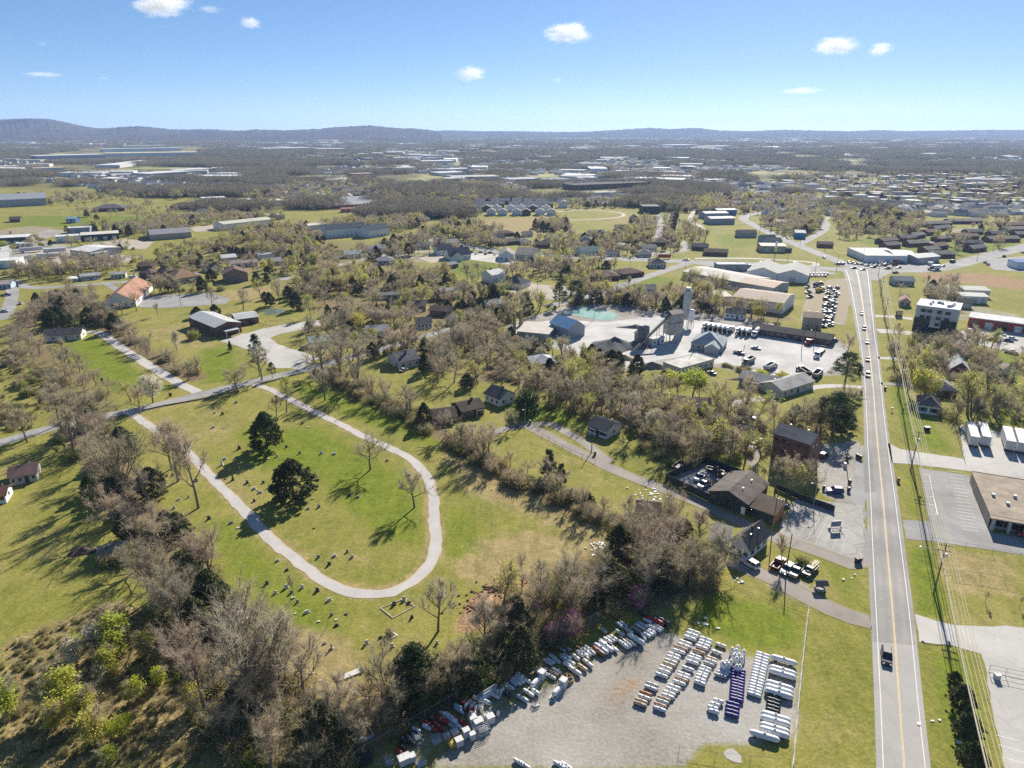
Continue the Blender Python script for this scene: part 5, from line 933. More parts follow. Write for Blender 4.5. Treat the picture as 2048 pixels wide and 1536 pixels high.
g('the red-brown strip left of the striped lawn', [(30,665),(70,705),(110,745),(150,780),(185,805)], 30, {'bare':14,'shrub':5}, dict(A_, **{'*':(7,11)}), 8, 3.2)
g('the rough left edge', [(0,690),(60,720),(120,800),(60,850),(0,850)], 22, {'bare':3,'shrub':8}, dict(A_, **{'*':(6,9)}), None, 5)
g('the hedge right of the diagonal drive', [(205,645),(260,690),(310,728),(350,748),(385,760)], 34, {'bare':12,'shrub':6,'cedar':3}, dict(A_, **{'*':(6,10)}), 5.5, 3)
g('the dark belt above the white ranch house', [(40,655),(80,620),(150,600),(210,640),(215,655),(150,662)], 40, {'bare':10,'cedar':7}, dict(A_, **{'*':(8,12)}), None, 4)
g('the trees around the left street', [(20,650),(50,600),(150,578),(200,600),(140,640),(60,640)], 18, {'bare':6,'cedar':3,'budding':1}, B_, None, 5)
g('the bare belt under the trailer yard', [(35,550),(60,540),(160,530),(220,528),(270,545),(160,556),(50,563)], 44, {'bare':12,'cedar':1,'budding':1}, dict(A_, **{'*':(9,13)}), None, 4.5)
g('the row by the church lawn', [(285,588),(330,583),(345,590)], 7, {'bare':1}, B_, 3, 4)
g('the hedge behind the orange-roofed house', [(350,580),(420,582),(500,572),(530,566)], 20, {'cedar':4,'bare':2,'shrub':3}, dict(A_, **{'*':(6,9)}), 4, 3)
g('the trees across the lane from the cemetery', [(600,735),(620,700),(660,700),(760,690),(800,670),(830,690),(740,715),(650,735)], 24, {'bare':7,'cedar':2,'budding':2}, dict(A_, **{'*':(8,13)}), None, 5)
g('the trees behind the bungalows', [(600,690),(610,660),(720,650),(830,640),(900,665),(800,668),(720,655),(660,675)], 26, {'bare':9,'budding':2,'cedar':1}, dict(A_, **{'*':(8,13)}), None, 5)
g('the mixed scrub woods of the left middle', [(330,500),(470,478),(600,480),(640,500),(600,560),(560,560),(480,515)], 60, {'bare':8,'cedar':6,'budding':4,'shrub':4,'leafy':1}, B_, None, 5)
g('the yellow scrub slope', [(480,500),(560,480),(680,490),(720,510),(650,520),(560,515)], 40, {'leafy':3,'sapling':3,'shrub':8,'greenshrub':2}, dict(A_, shrub=(2,3.5)), None, 5)
g('the woods of the middle valley', [(600,560),(660,540),(780,540),(860,560),(900,600),(830,600),(740,640),(600,640),(560,600)], 75, {'bare':10,'cedar':4,'budding':5,'shrub':4,'leafy':1}, B_, None, 5)
g('the trees around the pair of stacks', [(900,600),(960,590),(1040,610),(1050,640),(980,665),(900,680),(880,640)], 36, {'bare':9,'cedar':3,'budding':3}, dict(A_, **{'*':(9,13)}), None, 4.5)
g('the hedge left of the plant yard', [(985,670),(1020,690),(1080,705),(1150,715),(1230,740),(1300,745)], 34, {'cedar':4,'bare':4,'greenshrub':3,'budding':1,'shrub':3}, B_, 6, 3.2)
g('the belt behind the settling pond', [(1040,625),(1130,605),(1240,605),(1350,625),(1420,615),(1480,630)], 50, {'bare':8,'cedar':4,'budding':3,'shrub':4}, B_, 7, 3.5)
g('the trees below the diagonal street', [(1180,600),(1260,585),(1360,560),(1430,600),(1340,615)], 24, {'bare':8,'budding':3,'greenshrub':2}, B_, None, 5)
g('the trees beside the white church', [(930,560),(1020,550),(1060,545),(1150,545),(1180,565),(1100,560),(1020,560)], 26, {'bare':8,'cedar':2,'budding':2}, B_, None, 5)
g('the trees behind the slotted warehouse', [(1380,585),(1430,575),(1470,600),(1560,632),(1600,640),(1500,640)], 20, {'bare':8,'greenshrub':1,'budding':1}, B_, None, 4)
g('the trees behind the four-storey building', [(1838,575),(1900,570),(1925,600),(1920,620),(1860,615)], 18, {'bare':8,'cedar':1}, B_, None, 4)
g('the trees around the tin-gabled house', [(1800,720),(1860,690),(1960,690),(1990,720),(1980,780),(1930,800),(1850,775)], 24, {'bare':8,'budding':3}, B_, None, 5)
g('the trees behind the trailer row', [(1880,830),(1990,800),(2060,810),(2060,850),(1980,848),(1900,845)], 20, {'bare':7,'shrub':3,'budding':2}, B_, None, 4)
g('the verge by the wires', [(1775,640),(1800,600),(1800,560),(1830,590)], 8, {'bare':4,'shrub':3}, dict(A_, **{'*':(5,8)}), None, 4)
g('the shade behind the roadside pines', [(1540,845),(1640,820),(1715,815),(1700,860),(1620,872)], 18, {'bare':3,'pine':1,'shrub':4,'cedar':2}, B_, None, 4)
g('the hedge along the grey rows', [(1430,730),(1500,745),(1600,765),(1640,775)], 14, {'shrub':4,'greenshrub':2}, dict(A_, shrub=(1.2,2.2)), 3, 3)
g('the row of small trees before the strip store', [(1940,662),(1985,668),(2040,672)], 10, {'cedar':1}, dict(A_, cedar=(3.5,4.5)), .8, 3.5, 0)
MID = dict(A_, **{'*':(6,11)}, cedar=(4,8), shrub=(1.6,3.6))
g('the open middle country', [(0,470),(300,500),(620,480),(860,520),(1040,560),(1340,560),(1300,610),(1040,620),(900,690),(760,680),(620,640),(520,600),(330,560),(200,560),(0,640)], 340, {'bare':9,'cedar':4,'budding':4,'shrub':8,'greenshrub':2,'leafy':1}, MID, None, 3.5, 1.5, False, .46)
g('the brush of the middle country', [(560,560),(900,540),(1040,600),(1000,690),(880,740),(640,700),(600,640)], 200, {'shrub':9,'greenshrub':3,'cedar':2,'bare':4}, MID, None, 3, 1.2, False, .38)
g('the left middle country', [(0,600),(200,560),(430,480),(640,470),(640,560),(420,600),(180,640),(40,660)], 200, {'bare':9,'cedar':4,'shrub':6,'budding':2}, MID, None, 3.5, 1.5, False, .5)
g('the right middle country', [(1000,560),(1060,500),(1340,560),(1480,600),(1460,640),(1300,620),(1100,610)], 120, {'bare':9,'cedar':3,'budding':4,'shrub':6}, MID, None, 3.5, 1.5, False, .42)
g('the gardens right of the main road', [(1780,690),(2060,700),(2060,850),(1900,845),(1790,790)], 70, {'bare':4,'shrub':8,'budding':3,'greenshrub':3}, MID, None, 3.5, 1.5, False, .42)
g('the scrub floor of the lower left', [(0,1300),(80,1262),(230,1210),(400,1250),(500,1470),(520,1540),(0,1540)], 420, {'shrub':8,'greenshrub':2}, SC, None, 2.2)
g('the rough grass of the left edge', [(0,690),(60,720),(130,800),(60,860),(0,860)], 70, {'shrub':6,'greenshrub':1}, dict(A_, shrub=(.6,2)), None, 3)
# country from the highway outwards, beyond the hand-placed plants
FARP = [('the belt along the highway', [(620,540),(720,505),(860,470),(980,470),(1000,500),(900,505),(760,525)], 60), ('the trees on the field edge', [(840,470),(900,450),(960,455),(1060,480),(1060,500),(960,495),(880,480)], 40), ('the estate streets', [(1040,490),(1180,478),(1340,470),(1380,500),(1300,520),(1120,510)], 70),
 ('the field clump', [(1065,455),(1090,448),(1130,448),(1140,465),(1100,466)], 26), ('the climbing street', [(1250,470),(1290,440),(1390,450),(1420,480),(1360,500),(1300,480)], 40), ('the fork woods', [(1500,452),(1560,440),(1640,430),(1640,462),(1590,478),(1560,470)], 70), ('the woods above the cottages', [(1660,425),(1760,425),(1850,440),(1830,470),(1740,478),(1680,480)], 110),
 ('the cottage estate', [(1760,480),(1850,450),(2048,440),(2048,500),(1900,515),(1800,500)], 24), ('the woods behind the shops', [(140,463),(260,455),(320,440),(560,432),(560,445),(450,452),(300,475)], 110), ('the middle ridge woods', [(560,470),(640,460),(800,465),(860,450),(820,440),(700,450),(600,455)], 70),
 ('the woods below the far field', [(440,470),(560,455),(650,480),(640,500),(520,490)], 60), ('the big dark wood', [(760,380),(900,365),(1040,380),(1070,405),(960,415),(860,418),(780,410)], 230), ('the left centre wood', [(480,395),(600,370),(760,365),(780,410),(700,412),(600,405),(500,405)], 170), ('the far green edge', [(100,420),(300,405),(400,425),(330,440),(200,445)], 18), ('the woods at the far left', [(0,400),(140,390),(330,385),(400,400),(260,400),(100,412)], 60),
 ('the red mill woods', [(1060,420),(1150,410),(1260,405),(1380,405),(1480,425),(1400,430),(1250,415)], 130), ('the centre right woods', [(1340,420),(1420,395),(1560,395),(1660,410),(1680,430),(1560,432),(1450,430)], 170)]
FARP.append(('the downtown streets', [(1570,352),(2070,352),(2070,414),(1650,412),(1600,390)], 260))
for nm, poly, n in FARP:
    n0 = len(TREES); grove(nm, poly, int(n*2.1), {'bare':13,'cedar':2,'budding':2}, dict(A_, **{'*':(7,11)}), None, 4.6)
# ------------------------------------------------ plants become things (the 300 of a kind that show largest) or one stuff object
def copy_parts(parts, root, names):
    for nm in names: o = bpy.data.objects.new(nm, parts[nm]); S.collection.objects.link(o); o.parent = root
byname = {}
for t_ in TREES: byname.setdefault(WORD[t_['k']][0], []).append(t_)
REST = []
for nm, lst in byname.items():
    lst.sort(key=lambda q: -(q['h']*(1e3 if q['label'] else 1))/math.hypot(q['x'], q['y'], 80)); lim = 300
    keep, rest = lst[:lim], lst[lim:]; REST += rest
    grp = {}
    for q in keep:
        if not q['label']: grp.setdefault((q['k'], q['place']), []).append(q)
    for (k, pl), qs in grp.items():
        qs.sort(key=lambda q: PX(q['x'], q['y'])[0])
        for i, q in enumerate(qs): q['label'] = f"{ADJ[k]}, {o_(i+1)} from the left in {pl}" if len(qs) > 1 else f"only {ADJ[k]} in {pl}"; q['group'] = f'{WORD[k][1]}s in {pl}'
    for q in keep:
        vs = PROTO[q['k']]; parts, H0 = vs[q['var'] % len(vs)] if q['var'] is not None else rng.choice(vs); s = q['h']/H0
        lab = q['label']; 
        if len(lab.split()) > 16: lab = ' '.join(lab.split()[:16])
        rz = rng.uniform(0, 6.28); sc = (s*q['w'], s*q['w'], s)
        if 'trunk' in parts:
            r = thing(nm, lab, WORD[q['k']][1], (q['x'], q['y'], 0), rz, q.get('group'), sc); copy_parts(parts, r, ('trunk','crown'))
        else:
            o = bpy.data.objects.new(nm, parts['crown']); S.collection.objects.link(o); o.location = (q['x'], q['y'], 0); o.rotation_euler = (0,0,rz); o.scale = sc; tag(o, lab, WORD[q['k']][1], q.get('group'))
# ---------------------------------------------------------------- propane tank yard
TW, TGR, TB, TT, TR, TP, TG, TRD, TK, TM = [MPAINT(c, .42) for c in ((.72,.72,.71),(.42,.42,.42),(.50,.56,.62),(.50,.40,.28),(.30,.13,.055),(.07,.05,.22),(.03,.055,.05),(.40,.045,.03),(.06,.055,.06),(.42,.52,.46))]
t = NT('streaked_rusty_paint'); p = t.obj(); t.set('Base Color', t.ramp(t.noise(p, 1.6, 5, .65), [(.42, (.55,.50,.42)), (.52, (.36,.17,.07)), (.7, (.22,.09,.04))])); t.set('Roughness', .7); TRU = t.mat
t = NT('weathered_white_paint'); p = t.obj(); t.set('Base Color', t.ramp(t.noise(p, 1.3, 5, .65), [(.35, (.70,.69,.67)), (.62, (.62,.58,.53)), (.75, (.40,.27,.17))])); t.set('Roughness', .5); TWW = t.mat
COL = {'w':(TW,'white'),'v':(TWW,'weathered white'),'g':(TGR,'grey'),'b':(TB,'pale blue'),'t':(TT,'tan'),'r':(TRU,'rust-streaked'),'p':(TP,'dark violet-blue'),'d':(TG,'dark green'),'e':(TRD,'red'),'k':(TK,'dark grey'),'m':(TM,'mint green'),'n':(TR,'brown')}
def tank_meshes():
    a = {}
    m = MB(); r = .5; L = 2.0     # nominal: 3 m long, 1 m across
    prof = [(.02,-1.5)]+[(r*math.sin(math.pi/2*i/5), -1.0-r*math.cos(math.pi/2*i/5)*1.0) for i in range(1,6)]+[(r*math.cos(math.pi/2*i/5), 1.0+r*math.sin(math.pi/2*i/5)) for i in range(0,5)]+[(.02,1.5)]
    m.lathe(prof, 16, (0,0,.66), 'x'); a['shell'] = m.mesh('shell', [TW], True)
    m = MB(); m.lathe([(.2,0),(.21,.12),(.17,.22),(.06,.26)], 10, (0,0,1.12)); a['valve_dome'] = m.mesh('valve_dome', [TGR])
    for s in (-1,1): m = MB(); m.box(s*.85-.07, s*.85+.07, -.32, .32, 0, .3); m.hexa([(s*.85-.2,-.36,0),(s*.85+.2,-.36,0),(s*.85+.2,.36,0),(s*.85-.2,.36,0)],[(s*.85-.2,-.36,.06),(s*.85+.2,-.36,.06),(s*.85+.2,.36,.06),(s*.85-.2,.36,.06)]); a['foot%d' % s] = m.mesh('foot', [TK])
    m = MB(); m.lathe([(.42,0),(.42,.12),(.38,.14)], 12); a['base_ring'] = m.mesh('base_ring', [TGR])
    m = MB(); m.lathe([(.1,.1),(.45,.25),(.5,.5),(.5,1.35),(.42,1.65),(.2,1.78),(.02,1.8)], 14); a['upright'] = m.mesh('shell', [TW], True)
    m = MB(); m.lathe([(.22,1.72),(.23,2.0),(.16,2.08)], 10); a['collar'] = m.mesh('collar', [TGR]); return a
TKM = tank_meshes()
def colour(o, mat):
    o.material_slots[0].link = 'OBJECT'; o.material_slots[0].material = mat
def tank(px, py, ax, length, col, label, group):
    a, b = G(px-ax[0]/2, py-ax[1]/2), G(px+ax[0]/2, py+ax[1]/2); d = b-a; c = (a+b)/2; L = length or d.length
    s = L/3; w = min(max(L*.26, .62), 1.08) if L > 2.2 else .75
    t = thing('propane_tank', label, 'tank', (c.x, c.y, 0), math.atan2(d.y, d.x), group, (s, w, w))
    for k in ('shell','valve_dome','foot-1','foot1'):
        o = bpy.data.objects.new(k.rstrip('-1'), TKM[k]); link(o, t)
        if k == 'shell': colour(o, COL[col][0])
        if k == 'valve_dome': o.scale = (w/s, 1, 1)
    return t
def upright(px, py, h, col, label, group):
    g = G(px, py); s = h/2.0; t = thing('upright_tank', label, 'tank', (g.x, g.y, 0), rng.uniform(0,3), group, (s*.95, s*.95, s))
    for k, nm in (('upright','shell'),('base_ring','base_ring'),('collar','collar')):
        o = bpy.data.objects.new(nm, TKM[k]); link(o, t)
        if nm == 'shell': colour(o, COL[col][0])
def Z5(x, y): return 1240+x/5.02, 1230+y/5.02
def column(name, pts, ax, group, length=None, rev=True, conv=Z5):
    """pts: (x, y, colour) from the far end to the near end"""
    n = len(pts); ax = (ax[0]/5.02, ax[1]/5.02)
    seen = {}
    for i in range(n-1, -1, -1):
        x, y, c = pts[i]; k = n-i
        tank(*conv(x, y), ax, length, c, f'{COL[c][1]} tank, {o_(k)} from the near end of {name}', group)
def lerp(a, b, n, c): return [(a[0]+(b[0]-a[0])*i/(n-1), a[1]+(b[1]-a[1])*i/(n-1), c) for i in range(n)]
AX = (135, 48)
column('the leftmost tank column', [(742,188,'w'),(722,218,'w'),(700,250,'w'),(655,296,'w'),(638,326,'v'),(612,352,'r'),(590,385,'w'),(542,420,'w'),(528,450,'v'),(510,484,'v'),(492,514,'t'),(460,548,'v'),(440,582,'v'),(415,622,'w'),(322,716,'g'),(306,750,'w'),(258,806,'n'),(242,842,'w'),(212,880,'t'),(200,912,'r')], AX, 'tanks of the leftmost column')
column('the second tank column', [(862,262,'w'),(852,292,'w'),(838,320,'w'),(818,346,'v'),(790,388,'r'),(755,432,'w'),(742,458,'w'),(724,492,'w'),(680,556,'w'),(640,612,'w'),(630,642,'w'),(615,664,'r'),(594,698,'w'),(544,738,'w'),(520,768,'v'),(492,802,'v'),(478,832,'w'),(440,858,'r'),(424,886,'m'),(402,920,'r'),(400,962,'w')], AX, 'tanks of the second column')
column('the third tank column', [(1012,318,'w'),(968,392,'w'),(920,452,'t'),(912,478,'v'),(890,508,'g'),(860,548,'w'),(846,578,'w'),(830,608,'w'),(816,640,'v'),(804,672,'w'),(800,704,'v')], (118,44), 'tanks of the third column')
column('the short trio behind the violet row', [(1046,576,'w'),(1028,600,'w'),(1005,626,'g')], (130,40), 'short trio of white tanks')
column('the dark violet-blue row', lerp((1188,572), (1166,868), 11, 'p')+lerp((1132,908), (1120,1022), 4, 'p'), (150,42), 'row of dark violet-blue tanks')
column('the long tight white row', lerp((1432,416), (1344,818), 15, 'w'), (150,50), 'long tight white row of tanks')
column('the big white tanks on the right', [(1640,482,'w'),(1632,586,'w'),(1625,622,'w'),(1600,738,'w'),(1594,780,'w'),(1590,818,'w'),(1558,1052,'w'),(1556,1096,'w'),(1548,1166,'w'),(1545,1208,'w'),(1445,1246,'w')], (238,72), 'big white tanks by the fence', 4.9)
column('the short dark green row', lerp((1546,836), (1528,1010), 6, 'd'), (150,48), 'short dark green row')
column('the small cluster left of the violet row', [(985,885,'w'),(950,920,'w'),(930,955,'w'),(940,990,'w')], (112,34), 'small white tank cluster')
for i, (x, y) in enumerate(sorted([(1120,385),(1175,365),(1160,400),(1235,410),(1145,440),(1165,480),(1215,480),(1105,510),(1130,455),(1190,445),(1025,525),(1060,520),(1080,540),(1045,545),(1165,560),(1195,560)], key=lambda q: q[0])):
    upright(*Z5(x, y+18), 1.9, 'w', f'white upright tank, {o_(i+1)} from the left in the upright cluster', 'white upright tanks')
for i, (x, y, c) in enumerate(((-1010,1500,'v'),(-985,1512,'t'),(-960,1525,'w'),(-610,1525,'w'),(-580,1530,'g'),(-540,1532,'w'))): tank(*Z5(x, y), (60/5, 40/5), 2.4, c, f'{COL[c][1]} tank cut by the bottom edge below the gravel, {o_(i+1)} from the left', 'tanks at the bottom edge')
def Z4(x, y): return 1030+x/5.297, 1190+y/5.297
LL = [(1375,212,'k',130,60),(1485,285,'e',190,95),(1555,288,'k',190,95),(1280,368,'t',110,70),(1322,340,'w',110,65),(1352,316,'b',110,60),(1448,348,'w',110,65),(1492,362,'w',120,65),(1520,340,'w',110,60),(1390,430,'w',90,50),(1422,412,'w',90,50),(1446,396,'w',90,50),(1355,446,'v',60,80),(1280,482,'w',185,110),(1212,392,'b',80,55),(1112,406,'b',100,70),(1106,318,'b',85,65),(1150,312,'b',85,60),(938,382,'g',70,50),
  (1150,532,'v',110,90),(1180,516,'v',110,90),(1212,505,'t',100,80),(1240,512,'m',90,65),(980,482,'w',95,65),(1015,470,'w',95,65),(1042,462,'v',90,60),(1045,566,'w',90,80),(962,556,'v',150,110),(912,582,'b',150,110),(884,606,'n',140,100),(790,590,'w',110,90),(756,608,'v',110,90),(730,626,'w',110,85),(692,632,'v',100,80),(490,572,'b',95,60),(546,560,'b',90,60),(400,664,'b',80,50),(374,702,'w',95,60),(345,718,'b',100,65),(548,662,'b',85,60),(524,684,'b',85,60),(592,724,'w',90,50),(772,728,'w',110,85),(714,772,'t',110,80),(632,812,'w',140,95),(440,806,'w',110,60),(406,832,'r',110,60),(378,864,'w',110,65),
  (72,876,'w',120,90),(46,900,'v',110,80),(12,920,'v',110,80),(62,1092,'b',90,60),(96,1112,'b',90,60),(140,1042,'v',120,80),(216,1034,'w',80,55)]
cn = {}
for x, y, c, dx, dy in sorted(LL, key=lambda q: q[0]):
    cn[c] = cn.get(c, 0)+1; tank(*Z4(x, y+14), (dx/5.297, dy/5.297), None, c, f'{COL[c][1]} tank, {o_(cn[c])} {COL[c][1]} one from the left in the row below the thicket', 'tanks of the row below the thicket')
rt = random.Random(5); EX = []
for i in range(46):
    f_ = (i+rt.random())/46; x = 800+f_*500; y = 1466-f_*232+rt.uniform(2, 26)
    if not any(abs(x-a) < 9 and abs(y-b) < 7 for a, b in EX): EX.append((x, y))
cn = {}
for x, y in sorted(EX):
    c = rt.choice('eebbkkgvvwtnmd'); cn[c] = cn.get(c, 0)+1
    tank(x, y, (rt.uniform(13, 19), rt.uniform(8, 12)), None, c, f'small {COL[c][1]} tank right against the long fence, {o_(cn[c])} {COL[c][1]} one from the left', 'small tanks against the long fence')
def Z45(x, y): return 680+x/4.571, 1200+y/4.571
L3 = [(1520,806,'t',90,60),(1548,790,'v',90,60),(1090,1012,'b',90,60),(820,1148,'e',100,70),(850,1172,'e',100,70),(880,1140,'e',90,65),(908,1164,'e',90,65),(950,1098,'e',110,85),(1015,1086,'w',120,95),(1115,1118,'e',100,70),(1028,1156,'g',90,65),(1080,1150,'w',80,70),(640,1296,'d',110,90),(672,1262,'d',110,80),(716,1232,'d',90,65),(570,1348,'k',90,60),(556,1408,'e',100,90)]
cn = {}
for x, y, c, dx, dy in sorted(L3, key=lambda q: q[0]):
    cn[c] = cn.get(c, 0)+1; tank(*Z45(x, y+12), (dx/4.571, dy/4.571), None, c, f'{COL[c][1]} tank, {o_(cn[c])} {COL[c][1]} one from the left at the lower fence corner', 'tanks at the lower fence corner')
k = 0
UP = [(1260+i*15, 905-i*9, 'b') for i in range(12)]+[(1275+i*15, 925-i*9, 'b') for i in range(10)]+[(1440,862,'v'),(1468,850,'v'),(1490,838,'w'),(1462,885,'r'),(1150,985,'v'),(1175,960,'v'),(1195,945,'v'),(1205,985,'v'),(1225,965,'v'),(1240,1000,'w'),(1275,985,'w'),(1300,975,'w'),(1295,1015,'w'),(1195,1055,'w'),(1230,1052,'w'),(1312,1080,'w'),(1345,1062,'w'),(1375,1025,'b'),(1415,1042,'k'),(1445,1045,'w')]
for x, y, c in sorted(UP, key=lambda q: q[0]):
    k += 1; upright(*Z45(x, y+14), 1.35, c, f'small {COL[c][1]} upright cylinder, {o_(k)} from the left in the packed line by the fence', 'small cylinders packed by the fence')
def cabinet(px, py, w, d, h, mat, label, rz=.5, name='cabinet', cat='cabinet', wire=False, scale=4.571, grp='cabinets and cages by the tanks'):
    w, d, h = w*.85, d*.85, h*.85; g = G(px, py); t = thing(name, label, cat, (g.x, g.y, 0), rz, grp)
    if wire:
        m = MB()
        for x in np.linspace(-w/2, w/2, 7):
            for y in (-d/2, d/2): m.box(x-.025, x+.025, y-.025, y+.025, .1, h)
        for y in np.linspace(-d/2, d/2, 5): m.box(-w/2, w/2, y-.025, y+.025, h, h+.05)
        m.build('cage', mat, t); m = MB(); m.box(-w/2, w/2, -d/2, d/2, .04, .12); m.build('floor_pan', STEEL, t)
    else:
        m = MB(); m.box(-w/2, w/2, -d/2, d/2, .08, h); m.build('case', mat, t); m = MB(); m.box(-w/2-.05, w/2+.05, -d/2-.05, d/2+.05, h+.002, h+.07); m.build('lid', mat, t)
        for s in (-1,1): m = MB(); m.box(s*w/4-w/4+.05, s*w/4+w/4-.05, -d/2-.04, -d/2-.002, .2, h-.12); m.build('door', mat, t)
    return t
CW = MPAINT((.56,.56,.55), .6)
for x, y, w, d, h, mt, lb in ((1215,1130,1.4,1.3,1.9,CW,'white vending cabinet at the back of the cabinet group'),(1265,1160,1.8,1.4,1.8,CW,'widest white cabinet in the cabinet group'),(1155,1250,1.3,1.1,1.9,CW,'tall white cabinet standing alone at left of the group'),(1212,1275,1.1,.9,1.6,CW,'smaller white cabinet nearest the gravel in the group'),(1375,1120,1.5,1.3,1.8,CW,'white cabinet at the right end of the group'),(1240,1190,1.2,1.0,1.2,CW,'low white cabinet in the middle of the group'),(1025,1340,1.2,1.1,1.1,MPAINT((.6,.38,.08)),'yellow box near the gravel'),(1090,1330,1.4,1.2,1.7,CW,'white box beside the yellow box'),(590,1490,2.2,1.5,1.6,CW,'pair of white boxes at the bottom fence corner, left'),(655,1470,1.4,1.2,1.4,CW,'white box right of the pair at the bottom corner'),(1050,1225,1.4,1.1,.8,CW,'low white crate beside the grey tank'),(975,1265,1.3,1.0,.9,STEEL,'low steel crate left of the yellow box'),(230,1480,2.6,1.8,1.4,DARK,'dark green crate pair at the bottom fence corner')):
    cabinet(*Z45(x, y), w, d, h, mt, lb)
for x, y, w, d, h, lb in ((1310,1215,2.4,1.8,1.5,'wide wire cage full of cylinders'),(1790,960,1.4,1.0,.8,'small dark wire crate by the pale blue tanks'),(742,1500,1.8,1.4,1.1,'wire cage at the bottom corner, right one'),(450,1490,1.4,1.3,1.2,'wire cage at the bottom corner, left one'),(885,1290,2.0,1.5,1.0,'wire rack in front of the red tanks'),(715,1310,1.2,1.0,1.6,'leaning wire rack beside the green tanks')): cabinet(*Z45(x, y), w, d, h, STEEL if 'dark' not in lb else DARK, lb, .5, 'wire_cage', 'cage', True)
for i in range(8):
    upright(*Z45(1285+i%4*18, 1195+i//4*20), 1.1, 'g', f'grey cylinder in the wide wire cage, {o_(i+1)} of its stack', 'cylinders in the wire cage')
# two tank skids with white cabinets, and a coil of pipe
for (x0, y0), (x1, y1), lb in (((175,1000),(290,880),'white tank skid with dispenser box, upper left one'),((400,1100),(515,965),'white tank skid with dispenser box, nearer the gravel')):
    a, b = G(*Z4(x0, y0)), G(*Z4(x1, y1)); d = b-a; c = (a+b)/2; t = thing('tank_skid', lb, 'tank skid', (c.x, c.y, 0), math.atan2(d.y, d.x), 'white tank skids'); L = d.length
    m = MB()
    for s in (-.5,.5): m.box(-L/2-.5, L/2+.5, s-.07, s+.07, 0, .22)
    for x in np.linspace(-L/2, L/2, 4): m.box(x-.06, x+.06, -.43, .43, .02, .2)
    m.build('skid_frame', TW, t); m = MB(); m.lathe([(.02,-1.6),(.3,-1.55),(.46,-1.25),(.5,-1.1),(.5,.7),(.46,.9),(.3,1.15),(.02,1.2)], 16, (-.2,0,.78), 'x'); m.build('shell', TW, t, True)
    m = MB(); m.box(L/2-.7, L/2+.4, -.55, .55, .24, 1.7); m.build('dispenser_box', TW, t); m = MB(); m.box(L/2-.8, L/2+.5, -.65, .65, 1.702, 1.82); m.build('lid', CW, t)
g_ = G(*Z4(552, 905)); t = thing('pipe_coil', 'large coil of yellow-brown pipe lying among the tanks', 'coil', (g_.x, g_.y, 0)); m = MB()
for i in range(5): m.tube([(math.cos(w)*(1.25-i*.05), math.sin(w)*(1.25-i*.05), .12+i*.12) for w in np.linspace(0, 6.283, 25)], .07, 6)
m.build('coil', M('pipe_plastic', (.42,.30,.12), .6, .1), t); m = MB(); m.box(-1.2,1.2,-.06,.06,.72,.8); m.box(-.06,.06,-1.2,1.2,.802,.88); m.build('strap', M('pipe_plastic', (.42,.30,.12), .6, .1), t)
sheet('gravel_patch', [Z5(*q) for q in ((1030,1385),(1080,1345),(1130,1340),(1215,1410),(1222,1490),(1150,1480),(1070,1440))], surf_mat('pale_gravel', (.32,.30,.27), (.42,.40,.37), .8), .045, .15)
# ---------------------------------------------------------------- fences
def fence(name, label, px, h, gap, mat, rails=(.98,), mesh=True, rr=.045, cat='fence', board=False, step=None):
    pts = W2(px); t = thing(name, label, cat, (pts[0][0], pts[0][1], 0)); o0 = Vector(pts[0]); m = MB(); pp = []
    for a, b in zip(pts, pts[1:]):
        a, b = Vector(a)-o0, Vector(b)-o0; n = max(1, round((b-a).length/gap))
        for k in range(n): pp.append(a+(b-a)*(k/n))
        if board:
            d = (b-a).normalized(); nn = Vector((-d.y, d.x))*.03
            m.hexa([(*(a-nn),.05),(*(b-nn),.05),(*(b+nn),.05),(*(a+nn),.05)], [(*(a-nn),h),(*(b-nn),h),(*(b+nn),h),(*(a+nn),h)])
        else:
            for r in rails: m.tube([(*a, h*r), (*b, h*r)], rr*.7, 4)
            if mesh:
                L = (b-a).length; k = int(L/1.1)
                for i in range(k):
                    p, q = a+(b-a)*(i/k), a+(b-a)*((i+1)/k); m.tube([(*p,.05),(*q,h*.95)], .007, 3, cap=False); m.tube([(*q,.05),(*p,h*.95)], .007, 3, cap=False)
    pp.append(Vector(pts[-1])-o0); m.build('board_panel' if board else 'wire_panel', mat, t)
    for p in pp: mm = MB(); mm.tube([(*p,-.1),(*p,h+.08)], rr, 5); mm.build('post', mat if not board else WOOD, t)
    return t
GALV = M('fence_wire', (.34,.34,.33), .5, .1)
fence('wire_fence', 'chain link fence along the cemetery side of the tank yard', [(700,1536),(720,1515),(800,1468),(899,1410),(1000,1352),(1100,1294),(1180,1248),(1300,1190)], 2.0, 5, GALV, (.98,.05))
fence('white_fence', 'straight pale rail fence along the grass at the right of the tank yard', [(1616,1222),(1603,1340),(1594,1430),(1584,1545)], 1.9, 4, M('fence_white', (.62,.62,.58), .6, .1), (.98,.5,.05), rr=.07)
fence('wire_fence', 'thin wire fence between the tank yard lawn and the driveway', [(1616,1222),(1540,1195),(1470,1165),(1440,1150)], 1.5, 6, GALV, (.9,.5), False, .04)
fence('wire_fence', 'wire fence at the bottom of the tank yard', [(1358,1504),(1430,1515),(1500,1522),(1580,1530)], 1.3, 8, GALV, (.9,), False, .035)
fence('board_fence', 'dark board fence around the yard of the workshop', [(1417,1003),(1330,962),(1410,926),(1489,957)], 2.4, 4, DARKW, board=True)
fence('board_fence', 'dark fence wall between the storefront lot and the brick building', [(1552,978),(1600,1000),(1660,1020),(1668,1024)], 1.8, 5, DARKW, board=True)
fence('board_fence', 'grey board fence in front of the mobile home', [(790,608),(850,606),(911,601)], 2.0, 4, WOOD, board=True)
